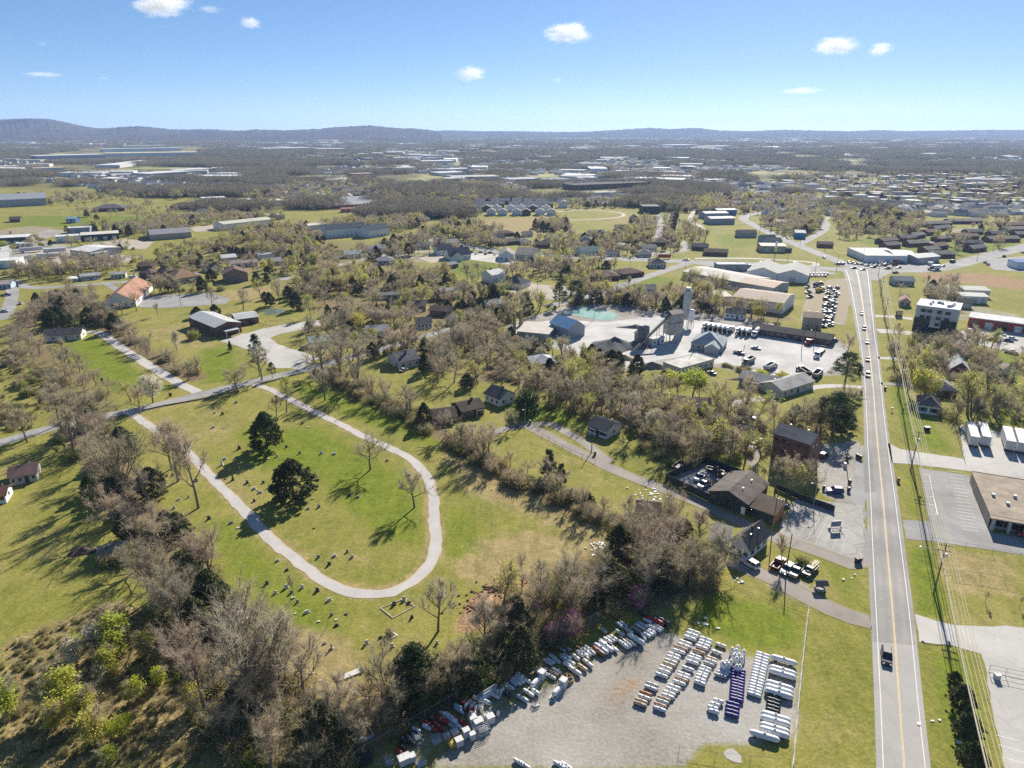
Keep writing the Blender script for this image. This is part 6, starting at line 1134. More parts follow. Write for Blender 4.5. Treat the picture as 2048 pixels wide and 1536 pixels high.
fence('rail_fence', 'dark rail fence around the small hall garden', [(519,650),(540,656),(590,649),(578,642),(530,646)], 1.2, 3, DARK, (.95,.5), False, .06)
fence('roadside_fence', 'low post and wire fence beside the looping drive', [(1085,873),(1110,888),(1140,905),(1165,915),(1190,925)], 1.1, 4, WOOD, (.9,), False, .06)
fence('stone_kerb', 'low dark stone wall along the lane by the cemetery', [(285,822),(330,812),(400,800),(478,783)], .5, 6, WOOD, board=True, cat='wall'); fence('stone_kerb', 'low dark stone wall left of the cemetery gate', [(203,844),(230,836),(252,830)], .5, 6, WOOD, board=True, cat='wall'); fence('stone_kerb', 'low dark stone wall right of the second cemetery gate', [(520,770),(560,758),(608,746)], .5, 6, WOOD, board=True, cat='wall')
fence('wire_fence', 'wire fence across the dry roadside field at right', [(1905,1152),(1960,1158),(2060,1178)], 1.8, 6, GALV, (.95,), True, .04); fence('wire_fence', 'wire fence along the edge of the right parking lot', [(1862,1086),(1930,1098),(2040,1120)], 1.8, 6, GALV, (.95,), True, .04)
fence('wire_fence', 'tall wire fence left of the white trailers', [(1908,850),(1916,880),(1928,922)], 2.0, 4, GALV, (.98,.05)); fence('sliding_gate', 'sliding metal gate lying across the lot at the right edge', [(1977,1345),(2010,1352),(2060,1363)], 1.8, 3, STEEL, (.98,.5,.05), False, .05, 'gate')
def wpt(px, py): g = G(px, py); return g.x, g.y
# ---------------------------------------------------------------- utility poles and wires
PW = M('pole_timber', (.15,.125,.10), .9, .15, 1.5); WIRE = M('sunlit_cable', (.50,.44,.30), .5, .05); DWIRE = M('dark_cable', (.08,.08,.08), .6, .05)  # roadside cables are an even pale yellow-tan, the other wires dark
def pole(px, py, h, label, arms=1, ang=0.0, lamp=None, mat=PW, r=.17, world=None, name='utility_pole'):
    x, y = wpt(px, py) if world is None else world; t = thing(name, label, 'pole', (x, y, 0), ang, 'utility poles')
    m = MB(); m.tube([(0,0,-.3),(0,0,h)], [r,r*.62], 8); m.build('post', mat, t)
    for i in range(arms):
        z = h-.5-i*1.3; m = MB(); m.box(-1.3,1.3,-.27,-.12,z,z+.16); a = m.build('crossarm', mat, t)
        for x_ in (-1.2,-.7,.7,1.2): m = MB(); m.lathe([(.05,z+.162),(.07,z+.25),(.03,z+.34)], 6, (x_,-.195,0)); m.build('insulator', CONC, a)
    if arms: m = MB(); m.lathe([(.24,h-3.4),(.26,h-3.3),(.26,h-2.5),(.2,h-2.42)], 10, (.42,0,0)); m.build('transformer', STEEL, t)
    if lamp: m = MB(); m.tube([(0,0,h-2.6),(-lamp*.6,0,h-2.0),(-lamp,0,h-1.9)], .05, 5); m.build('lamp_arm', STEEL, t); m = MB(); m.lathe([(.05,h-1.92),(.26,h-1.98),(.3,h-2.1),(.1,h-2.14)], 8, (-lamp-.2,0,0)); m.build('lamp_head', STEEL, t)
    return Vector((x, y, h))
main = [((1867,1188),13,'nearest utility pole with crossarms and a lamp arm beside the main road'),((1821,941),13,'utility pole beside the concrete apron right of the main road'),((1795,789),12.5,'utility pole near the white hip-roofed house'),((1780,705),12,'utility pole below the apartment building verge'),((1768,640),12,'utility pole left of the apartment building'),((1761,590),11.5,'utility pole on the verge by the teal house'),((1756,552),11.5,'utility pole at the intersection corner')]
pp = []
w1, w2 = Vector(wpt(1867,1188)), Vector(wpt(1821,941)); w0 = w1+(w1-w2)*1.02
ang = math.atan2(w2.y-w1.y, w2.x-w1.x)-math.pi/2
pp.append(Vector((w0.x, w0.y, 13)))
for i, (q, h, lb) in enumerate(main): pp.append(pole(*q, h, lb, 2 if i < 2 else 1, ang, 4.2 if i == 0 else None))
cr = Vector((math.cos(ang), math.sin(ang), 0))
for i, (o, dz, r) in enumerate(((-1.2,-.1,.05),(-.7,-.1,.05),(.7,-.1,.05),(1.2,-.1,.05),(-.1,-3.8,.10),(.1,-4.6,.10),(.0,.1,.045))):
    m = MB(); pts = []
    for a, b in zip(pp, pp[1:]):
        n = 10
        for k in range(n): s = k/n; q = a.lerp(b, s)+cr*o; q.z += dz-1.1*4*s*(1-s)*(a-b).length/70; pts.append(q)
    pts.append(pp[-1]+cr*o+Vector((0,0,dz))); m.tube(pts, r, 4); w = m.build('power_line', WIRE)
    tag(w, f'long pale cable beside the main road, {o_(i+1)} of the bundle from the left side' if i < 4 else ('thick lower communication cable on the roadside poles' if i == 4 else ('lowest thick cable on the roadside poles' if i == 5 else 'topmost thin wire of the roadside poles')), 'cable', 'cables of the roadside poles')
pa = pole(1544,1063,11,'timber pole at the corner of the orange-ended lean-to',0); pb = pole(1627,1012,9,'thin pole with lamp in the storefront lot',0,0,1.2,STEEL,.1,None,'lamp_pole'); pc = pole(1572,1142,10,'timber pole beside the white gabled house',0); pd_ = pole(1692,925,9,'twin timber pole by the gravel turn beside the main road',0); pe = pole(1050,849,7.5,'slim pale lamp pole by the looping drive',0,0,.6,STEEL,.1,None,'lamp_pole'); pf = pole(1183,905,7,'thin pole beside the green bin on the drive',0)
pg = pole(1603,700,11,'timber pole in the plant yard before the motel row',0); ph = pole(1384,720,10,'thin pole beside the plant office',0); pi_ = pole(1484,730,9,'thin pole beside the parked dump truck',0); pj = pole(1322,790,10,'pale lamp pole beside the round green tree',0,0,1,STEEL,.1,None,'lamp_pole'); pk_ = pole(1188,640,14,'tall lamp pole beside the settling pond',0,0,1,STEEL,.12,None,'lamp_pole'); pl_ = pole(1627,688,10,'second timber pole before the motel row',0)
for a, b, lb in ((pa,pb,'dark wire from the lean-to pole to the lot lamp'),(pa,pc,'dark wire from the lean-to pole down to the white house'),(pe,pf,'dark wire sagging over the looping drive'),(pf,pa,'long dark wire over the bare tree row'),(pb,pd_,'dark wire from the lot lamp to the twin pole'),(pe,pj,'faint wire across the middle woods')):
    m = MB(); m.tube([a.lerp(b, s/12)+Vector((0,0,-.1-1.5*4*(s/12)*(1-s/12))) for s in range(13)], .03, 4); tag(m.build('power_line', DWIRE), lb, 'cable')
for i, (x, y, h) in enumerate(sorted(((1985,503,14),(1997,502,11),(1500,440,11),(1519,467,11),(1540,475,11),(1600,490,11),(1650,500,11),(1630,545,11),(1673,540,11),(1575,522,10),(1545,528,10),(1010,486,10),(980,492,10),(860,300+190,10),(1215,505,10),(1312,465,10),(1260,538,10),(1370,545,10),(1953,522,10),(1725,520,9),(640,500,10),(545,590,9),(362,612,9),(628,628,9),(152,556,9),(516,548,9),(1075,590,9),(1235,576,9)))):
    pole(x, y, h, f'thin distant roadside pole, {o_(i+1)} from the left among the far streets', 0, 0, None, PW, .15)
# ---------------------------------------------------------------- vehicles
def loft(m, secs, mi=0):
    """secs: list of (x, half width, z0, z1) -> closed hull along x"""
    vs = []; fs = []
    for x, w, z0, z1 in secs: vs += [(x,-w,z0),(x,w,z0),(x,w*.96,z1),(x,-w*.96,z1)]
    for i in range(len(secs)-1):
        for k in range(4): fs.append((i*4+k, i*4+(k+1) % 4, (i+1)*4+(k+1) % 4, (i+1)*4+k))
    fs.append((3,2,1,0)); n = len(secs)-1; fs.append((n*4, n*4+1, n*4+2, n*4+3)); m.add(vs, [f[::-1] for f in fs], mi)
def wheel_mesh(r=.33, w=.22):
    m = MB(); m.lathe([(r*.55,-w/2),(r*.95,-w/2),(r,-w/4),(r,w/4),(r*.95,w/2),(r*.55,w/2)], 14, (0,0,0), 'y'); m.lathe([(r*.5,-w/2-.01),(r*.5,w/2+.01)], 10, (0,0,0), 'y', 1); return m.mesh('wheel', [TYRE, STEEL])
WM, WMB = wheel_mesh(), wheel_mesh(.5, .3)
VP = MPAINT((.5,.5,.5))
def vparts(kind):
    p = []      # (name, mesh, colourable, location)
    def add(nm, m, mats, col=False, loc=(0,0,0)): p.append((nm, m.mesh(nm, mats) if isinstance(m, MB) else m, col, loc))
    b = MB(); g = MB()
    if kind in ('sedan','suv','van'):
        L, w, ht = {'sedan':(4.6,.9,1.42),'suv':(4.7,.95,1.72),'van':(5.4,1.0,2.25)}[kind]; h = L/2; bl = {'sedan':.88,'suv':1.0,'van':1.1}[kind]
        loft(b, [(-h,w*.86,.42,bl*.85),(-h+.12,w*.95,.28,bl*.98),(-h+.9,w,.24,bl),(h-1.35,w,.24,bl),(h-.35,w*.95,.26,bl*.86),(h,w*.82,.4,bl*.68)])
        c0, c1, t0, t1 = {'sedan':(-h+.75,h-1.3,-h+1.35,h-2.15),'suv':(-h+.15,h-1.35,-h+.5,h-2.1),'van':(-h+.05,h-.75,-h+.12,h-1.5)}[kind]; wb, wt = w*.94, w*.78
        if kind == 'van':
            b.hexa([(c0,-wb,bl),(c1-1.2,-wb,bl),(c1-1.2,wb,bl),(c0,wb,bl)], [(t0,-wt*1.1,ht),(t1-.3,-wt*1.1,ht),(t1-.3,wt*1.1,ht),(t0,wt*1.1,ht)]); g.hexa([(c1-1.18,-wb,bl),(c1,-wb,bl),(c1,wb,bl),(c1-1.18,wb,bl)], [(t1-.28,-wt*1.1,ht-.08),(t1,-wt*1.1,ht-.1),(t1,wt*1.1,ht-.1),(t1-.28,wt*1.1,ht-.08)])
        else:
            g.hexa([(c0,-wb,bl),(c1,-wb,bl),(c1,wb,bl),(c0,wb,bl)], [(t0,-wt,ht-.06),(t1,-wt,ht-.06),(t1,wt,ht-.06),(t0,wt,ht-.06)])
            b.hexa([(t0-.05,-wt-.02,ht-.07),(t1+.05,-wt-.02,ht-.07),(t1+.05,wt+.02,ht-.07),(t0-.05,wt+.02,ht-.07)], [(t0+.1,-wt+.08,ht),(t1-.1,-wt+.08,ht),(t1-.1,wt-.08,ht),(t0+.1,wt-.08,ht)])
            for x0, x1 in ((c0,t0),((c0+c1)/2,(t0+t1)/2),(c1,t1)):
                for s in (-1,1): b.hexa([(x0-.06,s*wb-.03,bl),(x0+.06,s*wb-.03,bl),(x0+.06,s*wb+.03,bl),(x0-.06,s*wb+.03,bl)], [(x1-.06,s*wt-.03,ht-.06),(x1+.06,s*wt-.03,ht-.06),(x1+.06,s*wt+.03,ht-.06),(x1-.06,s*wt+.03,ht-.06)])
        wx = h-.9
    elif kind in ('pickup','flatbed'):
        h, w, bl, ht = 2.75, .98, 1.05, 1.8
        if kind == 'pickup':
            loft(b, [(-h,w,.45,.6),(h-1.5,w,.4,bl*.6),(h-.3,w*.96,.35,bl*.95),(h,w*.88,.45,bl*.8)]); loft(b, [(-.45,w,.5,bl),(h-1.4,w,.5,bl),(h-.25,w*.95,.5,bl*.98)])
            for y in (-w+.06, w-.06): b.box(-h, -.44, y-.06, y+.06, .5, bl)
            b.box(-h, -h+.1, -w+.13, w-.13, .5, bl)
        else: loft(b, [(-.5,w,.5,bl),(h-1.4,w,.5,bl),(h-.25,w*.95,.45,bl*.98),(h,w*.88,.5,bl*.8)]); f_ = MB(); f_.box(-h-.4,-.55,-1.1,1.1,.85,1.0); f_.box(-.62,-.55,-1.1,1.1,1.002,2.0); add('flat_bed', f_, [DARK])
        g.hexa([(-.42,-w*.94,bl),(h-1.4,-w*.94,bl),(h-1.4,w*.94,bl),(-.42,w*.94,bl)], [(-.25,-w*.8,ht-.06),(h-2.05,-w*.8,ht-.06),(h-2.05,w*.8,ht-.06),(-.25,w*.8,ht-.06)])
        b.hexa([(-.3,-w*.81,ht-.07),(h-2,-w*.81,ht-.07),(h-2,w*.81,ht-.07),(-.3,w*.81,ht-.07)], [(-.2,-w*.72,ht),(h-2.15,-w*.72,ht),(h-2.15,w*.72,ht),(-.2,w*.72,ht)]); wx = h-.95
    add('body', b, [VP], True); add('windows', g, [GLASS])
    for x in (-wx*1.0, wx): 
        for s in (-1,1): add('wheel', WM, None, False, (x, s*(w-.1), .33))
    for s in (-1,1):
        m = MB(); m.box(h-.12,h+.03,s*w*.62-.16,s*w*.62+.16,bl*.55,bl*.72); add('headlight', m, [HEADL]); m = MB(); m.box(-h-.03,-h+.1,s*w*.72-.12,s*w*.72+.12,bl*.6,bl*.82); add('taillight', m, [TAILL])
    return p
def truck_parts(kind):
    p = []
    def add(nm, m, mats, col=False, loc=(0,0,0)): p.append((nm, m.mesh(nm, mats) if isinstance(m, MB) else m, col, loc))
    b = MB(); b.hexa([(2.2,-1.15,.7),(3.7,-1.15,.7),(3.7,1.15,.7),(2.2,1.15,.7)], [(2.2,-1.1,2.7),(3.3,-1.05,2.7),(3.3,1.05,2.7),(2.2,1.1,2.7)]); b.box(3.702,4.9,-1.0,1.0,.6,1.65); add('cab', b, [VP], True)
    g = MB(); g.hexa([(3.58,-1.0,1.75),(3.66,-1.0,1.75),(3.66,1.0,1.75),(3.58,1.0,1.75)], [(3.4,-.95,2.5),(3.5,-.95,2.5),(3.5,.95,2.5),(3.4,.95,2.5)]); add('windscreen', g, [GLASS])
    c = MB(); c.box(-4.2,4.2,-.5,.5,.62,.9); add('chassis', c, [DARK])
    for x in (-3.2,-2.0,4.1):
        for s in (-1,1): add('wheel', WMB, None, False, (x, s*1.0, .5))
    if kind == 'mixer':
        m = MB(); ax = [(.3,-4.0),(.75,-3.5),(1.15,-2.2),(1.25,-1.0),(1.1,.5),(.8,1.6),(.5,1.9)]; m.lathe(ax, 14, (0,0,0), 'x'); me = m.mesh('drum', [TW], True); me.transform(Matrix.Translation((0,0,2.35)) @ Matrix.Rotation(R(9), 4, 'Y')); p.append(('drum', me, False, (0,0,0)))
        m = MB(); m.box(-4.6,-3.9,-.5,.5,2.4,3.6); m.box(-4.9,-4.5,-.25,.25,1.0,2.5); add('hopper', m, [STEEL])
    elif kind == 'dump':
        m = MB(); m.box(-4.3,2.0,-1.2,1.2,1.0,1.2)
        for y in (-1.15,1.15): m.box(-4.3,2.0,y-.06,y+.06,1.2,2.5)
        m.box(1.9,2.02,-1.09,1.09,1.2,2.7); m.box(-4.3,-4.2,-1.09,1.09,1.2,2.4); add('dump_body', m, [VP], True)
    elif kind == 'box': m = MB(); m.box(-4.4,2.0,-1.25,1.25,1.0,3.6); add('cargo_box', m, [TW])
    elif kind == 'tractor':
        m = MB(); m.box(-11,-1.2,-1.1,1.1,1.05,1.25); m.box(-11,-10.8,-1.1,1.1,1.252,1.9); m.box(-3,-1.2,-1.1,1.1,1.252,1.8); add('low_bed', m, [DARK])
        for x in (-9.6,-8.4):
            for s in (-1,1): add('wheel', WMB, None, False, (x, s*1.0, .5))
    return p
VK = {k: vparts(k) for k in ('sedan','suv','van','pickup','flatbed')}; VK.update({k: truck_parts(k) for k in ('mixer','dump','box','tractor')})
VN = {'sedan':('car','car'),'suv':('car','car'),'van':('van','van'),'pickup':('pickup_truck','pickup'),'flatbed':('flatbed_truck','truck'),'mixer':('mixer_truck','truck'),'dump':('dump_truck','truck'),'box':('box_truck','truck'),'tractor':('low_loader','truck')}
# far vehicles: one mesh with the same shape, two materials
def flat_vehicle(kind):
    V, F, MI, mats, b = [], [], [], [VP], 0
    for nm, me, colr, loc in VK[kind]:
        n = len(me.vertices)
        for v_ in me.vertices: V.append((v_.co.x+loc[0], v_.co.y+loc[1], v_.co.z+loc[2]))
        for f_ in me.polygons:
            mt = me.materials[f_.material_index]
            if colr: k = 0
            else:
                if mt not in mats: mats.append(mt)
                k = mats.index(mt)
            F.append([i+b for i in f_.vertices]); MI.append(k)
        b += n
    me = bpy.data.meshes.new('vehicle'); me.from_pydata(V, [], F)
    for m in mats: me.materials.append(m)
    me.polygons.foreach_set('material_index', MI); return me
FV = {k: flat_vehicle(k) for k in VK}
PCOL = {'white':(.72,.72,.72),'silver':(.45,.46,.47),'grey':(.2,.2,.21),'black':(.025,.025,.03),'dark':(.04,.042,.05),'blue':(.05,.07,.26),'navy':(.03,.04,.12),'red':(.36,.03,.03),'maroon':(.16,.03,.035),'tan':(.36,.30,.2),'green':(.06,.14,.08),'brown':(.14,.09,.06),'yellow':(.55,.4,.06),'teal':(.12,.2,.22)}
VL = []
def car(px, py, to, kind, colr, label, group=None, world=None, ang=None):
    g = G(px, py) if world is None else Vector((*world, 0))
    if ang is None: q = G(*to); d = q-g; ang = math.atan2(d.y, d.x)
    nm, cat = VN[kind]; mt = MPAINT(PCOL[colr]) ; g.z = .055
    if g.length > 430:
        o = bpy.data.objects.new(nm, FV[kind]); link(o); o.location = g; o.rotation_euler = (0,0,ang); tag(o, label, cat, group); colour(o, mt); return
    t = thing(nm, label, cat, g, ang, group)
    for n_, me, cl, loc in VK[kind]:
        o = bpy.data.objects.new(n_, me); link(o, t); o.location = loc
        if cl: colour(o, mt)
def up(p, dx, dy): return (p[0]+dx, p[1]+dy)
V_ = [(1772,1318,(1775,1360),'suv','dark','dark grey car driving towards the viewer on the main road'),
 (1735,752,(1736,790),'suv','white','white car on the main road, nearest of the oncoming line'),(1735,721,(1736,760),'sedan','navy','dark car second in the oncoming line on the main road'),(1734,686,(1735,720),'sedan','silver','silver car third in the oncoming line on the main road'),(1728,659,(1730,690),'suv','navy','dark car fourth in the oncoming line on the main road'),(1723,629,(1725,660),'sedan','navy','dark car farthest in the oncoming line on the main road'),
 (1500,1131,(1485,1122),'suv','white','white car beside the white gabled house'),(1556,1131,(1571,1115),'pickup','maroon','dark maroon pickup at the left end of the parked row'),(1574,1143,(1562,1153),'suv','silver','silver car second in the parked row beside the round bush'),(1592,1147,(1582,1160),'pickup','tan','tan pickup third in the parked row'),(1619,1146,(1606,1160),'pickup','dark','dark pickup loaded with boards at the right of the parked row'),
 (1669,985,(1650,984),'suv','blue','dark blue estate car by the bins beside the main road'),(1561,1008,(1546,1000),'sedan','blue','blue and white car parked behind the lean-to'),(1647,914,(1660,905),'suv','black','black car by the brick building end wall'),
 (1400,958,(1390,966),'pickup','white','white truck in the fenced yard, upper one'),(1408,972,(1396,980),'flatbed','white','white flatbed truck in the fenced yard, lower one'),
 (1521,884,(1530,878),'sedan','silver','pale car at the right end of the cars by the garden shed'),(1517,890,(1527,884),'sedan','grey','grey car second from the right by the garden shed'),(1508,892,(1520,884),'suv','red','red car by the garden shed'),(1502,900,(1515,892),'sedan','silver','silver car below the red car by the garden shed'),(1494,903,(1508,894),'sedan','maroon','maroon car at the left end by the garden shed'),
 (1489,832,(1500,836),'sedan','dark','dark car under the trees above the garden shed, left'),(1500,836,(1512,840),'sedan','silver','silver car under the trees above the garden shed, right'),
 (2040,1066,(2044,1080),'suv','red','red car parked in front of the tan-roofed store'),(1885,825,(1896,824),'sedan','navy','dark blue car beside the white hip-roofed house'),(2022,706,(2035,708),'pickup','white','white pickup on the lawn below the apartment lot'),
 (1918,672,(1928,670),'suv','silver','silver car nearest the apartment building corner'),(1940,664,(1950,662),'suv','white','white car second from the apartment building'),(1984,681,(1972,679),'suv','maroon','maroon car in the apartment lot'),(1994,674,(2004,676),'sedan','white','white car right of the maroon one in the lot'),(2003,670,(2012,673),'sedan','silver','silver car behind the white one in the lot'),(2016,683,(2028,685),'sedan','navy','dark blue car at the right of the lot'),(2024,679,(2036,681),'sedan','white','white car beside the dark blue one in the lot'),(2038,666,(2046,664),'van','white','white van before the strip store'),
 (1512,698,(1524,700),'sedan','silver','silver car alone in the middle of the plant yard'),(1478,708,(1492,711),'pickup','navy','dark pickup below the plant office'),(1546,671,(1556,666),'sedan','white','white car before the motel row, left one'),(1597,681,(1602,674),'sedan','navy','dark car before the motel row, middle one'),(1668,683,(1680,680),'suv','blue','blue car at the right end of the motel row'),(1423,748,(1412,744),'sedan','navy','dark car beside the long low pale block'),(1518,777,(1526,770),'suv','red','red car in front of the grey row'),
 (765,689,(775,692),'sedan','navy','dark car on the drive of the pale-roofed bungalow'),(726,704,(740,698),'pickup','maroon','dark red pickup on the lane'),(808,742,(818,738),'sedan','silver','silver car beside the cream gabled house'),(1290,595,(1300,590),'sedan','white','white car on the diagonal street'),(1255,612,(1264,606),'sedan','white','white car behind the settling pond'),
 (952,657,(962,660),'sedan','maroon','maroon wreck among cars behind the stacks'),(963,652,(973,655),'sedan','white','white car among the wrecks behind the stacks'),(975,655,(985,656),'sedan','silver','silver car at the right of the wrecks behind the stacks'),
 (57,516,(67,515),'van','white','white and blue van in the trailer yard'),(265,556,(275,554),'suv','white','white car at the street end by the brown hip houses'),(337,553,(346,551),'suv','silver','silver car between the brown houses'),(515,556,(524,553),'suv','white','white car beside the brown brick block'),(12,592,(22,591),'pickup','navy','dark pickup by the pale blue left-edge house'),(42,608,(50,600),'sedan','silver','silver car on the left-edge street'),(38,633,(46,626),'sedan','white','white car lower on the left-edge street'),(10,624,(22,624),'sedan','silver','pale car by the left edge under the trees'),
 (1868,540,(1850,541),'box','black','big black truck on the highway bend'),(1846,517,(1860,518),'sedan','dark','dark car before the dealer annexe'),(1862,530,(1875,530),'van','white','white van on the dealer frontage'),(1885,533,(1870,535),'sedan','white','white car on the highway past the black truck'),(1905,525,(1920,523),'van','navy','dark delivery van parked by the highway verge'),(1970,526,(1983,521),'sedan','navy','dark car on the rising highway, left of two'),(1976,530,(1990,524),'sedan','grey','grey car on the rising highway, right of two'),(2008,514,(2022,508),'suv','dark','dark car high on the rising highway'),(2045,506,(2055,502),'sedan','silver','pale car at the right end of the highway'),
 (1775,538,(1760,539),'pickup','dark','dark pickup at the intersection'),(1797,536,(1785,537),'sedan','silver','silver car right of the intersection pickup'),(1746,535,(1735,536),'suv','grey','grey car in the intersection'),(1725,540,(1714,541),'sedan','silver','pale car turning at the intersection'),(1707,537,(1696,537),'sedan','blue','blue car at the left of the intersection'),(1675,529,(1664,527),'suv','white','white car left waiting at the lights'),(1683,529,(1672,527),'suv','silver','silver car right waiting at the lights'),(1648,516,(1640,511),'sedan','white','white car on the street climbing left'),(1576,478,(1584,482),'suv','dark','dark car beside the blue store'),
 (1784,527,(1796,527),'van','white','white camper van before the showroom'),(1772,529,(1784,529),'sedan','silver','silver car left of the camper van'),(1802,527,(1812,527),'pickup','grey','grey pickup before the workshop'),(1826,523,(1836,522),'suv','green','green car in the workshop bay'),(1590,528,(1600,528),'suv','white','white car on the highway before the gables'),(1523,527,(1533,527),'suv','blue','blue car left of the white highway car'),(1203,517,(1193,516),'sedan','dark','dark car on the highway by the teal-roofed house'),(1232,512,(1242,513),'sedan','white','white car at the brown hip-roofed house'),(1302,520,(1312,521),'sedan','silver','silver car on the highway by the dark shop'),(1372,521,(1382,521),'pickup','white','white pickup on the highway at the street corner')]
for q in V_: car(*q)
b_ = G(1619,1146); t = thing('board_stack', 'bundle of pale boards sticking out on the dark pickup', 'boards', (b_.x, b_.y, 1.15), math.atan2(*(reversed((G(1606,1160)-b_)[:2]))))
for i in range(3): m = MB(); m.box(-4.2, 1.6, -.55+i*.42, -.25+i*.42, .02+.12*(i % 2), .14+.12*(i % 2)); m.build('board', M('fresh_timber', (.55,.47,.36), .8, .15), t)
for i in range(9): x = 1412+i*9.5+(10 if i > 5 else 0); car(x, 657+i*1.6, (x+9, 657+i*1.6-6), 'mixer', 'white' if i % 3 else 'red', f'white drum concrete mixer truck, {o_(i+1)} from the left in the parked row', 'concrete mixer trucks')
car(1512, 671, (1500, 680), 'mixer', 'white', 'white mixer truck parked alone before the motel row'); car(1620, 687, (1612,692), 'dump', 'red', 'red-cabbed dump truck before the motel row right end'); car(1636, 712, (1628,722), 'tractor', 'white', 'white truck tractor with a dark low-loader bed')
for x, y, to, c, lb in ((1497,727,(1486,733),'teal','pale-cabbed dump truck below the plant yard, left'),(1540,738,(1552,732),'silver','grey dump trailer truck behind the green bushes'),(1607,748,(1598,742),'dark','dark dump truck behind the green bushes, left of pair'),(1634,753,(1646,742),'grey','grey open dump truck by the big pine')): car(x, y, to, 'dump', c, lb)
for i, (x, y, to, c) in enumerate(((1615,575,(1622,571),'maroon'),(1636,572,(1650,569),'black'),(1617,586,(1628,584),'tan'),(1640,583,(1650,580),'yellow'),(1620,595,(1632,592),'dark'))): car(x, y, to, 'dump' if i in (1,3) else 'flatbed', c, f'{c} truck standing in the gravel truck lot, {o_(i+1)} from the back', 'trucks in the gravel lot')
cl = ['blue','white','silver','grey','white','tan','dark','maroon','white','grey','silver','brown','dark','white']
for i in range(26):
    r = i//2; f_ = r/12; x = 1672-14*f_-(12 if i % 2 else 0)+rng.uniform(-2,2); y = 577+76*f_+rng.uniform(-1.5,1.5)
    car(x, y, (x+10, y-rng.uniform(-2,3)), rng.choice(('sedan','sedan','suv','pickup')), cl[i % 14], f'{cl[i % 14]} junk car in the roadside line, {o_(r+1)} pair from the back, {"road" if i % 2 == 0 else "inner"} side', 'junk cars lined up along the road')
for i in range(12): x = 1617+i*3.4; y = 553-(i % 2)*4; car(x, y, (x+2.5, y-5), 'sedan', ['white','dark','silver','navy','black','grey'][i % 6], f'{["white","dark","silver","navy","black","grey"][i % 6]} car in the packed row beside the twin gables, {o_(i+1)} from the left', 'cars packed beside the twin gables')
for i in range(16): x = 1420+i*11+rng.uniform(-2,2); y = 534-i*.0+rng.uniform(-2,2)+(2 if i < 6 else 0); c = rng.choice(('white','silver','dark','navy','red','grey')); car(x, y, (x+8, y-1), rng.choice(('sedan','suv','pickup','van')), c, f'{c} vehicle in the dealer row along the highway, {o_(i+1)} from the left', 'dealer row along the highway')
for i in range(7): x = 1375+i*7.5; y = 945+(i % 3)*4+i*3; 
for i, (x, y, k, c) in enumerate(((1430,945,'pickup','dark'),(1440,950,'sedan','black'),(1448,957,'sedan','brown'),(1458,960,'sedan','tan'),(1448,968,'sedan','dark'),(1462,968,'pickup','grey'))): car(x, y, (x+10, y+3), k, c, f'{c} scrapped vehicle in the fenced yard, {o_(i+1)} from the left', 'scrapped vehicles in the fenced yard')
for i in range(9): x = 1700+i*9; car(x-2, 532 if i > 3 else 527+i, (x+6, 531), rng.choice(('sedan','suv')), ['silver','white','dark'][i % 3], f'{["silver","white","dark"][i % 3]} car on the dealer forecourt, {o_(i+1)} from the left', 'cars on the dealer forecourt')
for i in range(10): x = 905+i*9.5; car(x, 504+(i % 2)*3+i*.3, (x+6, 504+i*.3), 'sedan', ['dark','white','grey','navy'][i % 4], f'{["dark","white","grey","navy"][i % 4]} car beside the highway above the white church, {o_(i+1)} from the left', 'cars beside the highway above the white church')
for i in range(8): x = 485+i*4.5; car(x, 467+(i % 2), (x+1, 460), 'van', 'white', f'white van in the row below the cream warehouse, {o_(i+1)} from the left', 'white vans below the cream warehouse')
for i in range(5): x = 1425+i*8; car(x, 545+i, (x+6, 546+i), 'sedan', ['white','red','silver','dark','white'][i], f'{["white","red","silver","dark","white"][i]} car before the small pale store, {o_(i+1)} from the left', 'cars before the small pale store')
# ---------------------------------------------------------------- trailers
def trailer(A, B, h, label, group=None, w=2.6, L=None):
    a, b = G(*A), G(*B); d = b-a; a_ = math.atan2(d.y, d.x); L = L or d.length; c = a+d.normalized()*L/2; t = thing('semi_trailer', label, 'trailer', (c.x, c.y, .055), a_, group); m = MB(); m.box(-L/2, L/2, -w/2, w/2, 1.1, h); m.build('box_body', CW, t)
    m = MB(); m.box(-L/2-.03, -L/2-.002, -w/2+.1, -.03, 1.2, h-.1); m.build('rear_door', CW, t); m = MB(); m.box(-L/2-.03, -L/2-.002, .03, w/2-.1, 1.2, h-.1); m.build('rear_door', CW, t); m = MB(); m.box(-L/2-.05, -L/2+.1, -w/2, w/2, .9, 1.08); m.build('bumper', DARK, t)
    for x in (-L/2+1.2,-L/2+2.4):
        for s in (-1,1): o = bpy.data.objects.new('wheel', WMB); link(o, t); o.location = (x, s*(w/2-.25), .5)
    for s in (-1,1): m = MB(); m.box(L/2-3,L/2-2.8,s*.8-.1,s*.8+.1,0,1.1); m.build('landing_leg', DARK, t)
for i, (x, y) in enumerate(((1945.5,897),(1968.5,897),(2017,906),(2041,910),(2066,905))): trailer((x, y), (x-8.5, y-29), 4.1, f'white box trailer in the fenced trailer yard, {o_(i+1)} from the left', 'white trailers in the fenced yard', 2.5, 13)
for i, (a, b, L) in enumerate((((40,506),(78,503),16),((88,508),(132,505),16),((75,518),(112,516),15),((0,506),(24,500),14),((-4,513),(22,507),14),((-6,520),(20,513),14),((-8,528),(20,521),14))): trailer(a, b, 4.0, f'white trailer in the left-edge depot yard, {o_(i+1)} from the back', 'white trailers of the left depot', 2.6, L)
for i in range(4): trailer((37+i*9,496),(39+i*9,489), 3.8, f'white trailer backed to the depot dock, {o_(i+1)} from the left', 'white trailers at the depot dock', 2.6, 9)
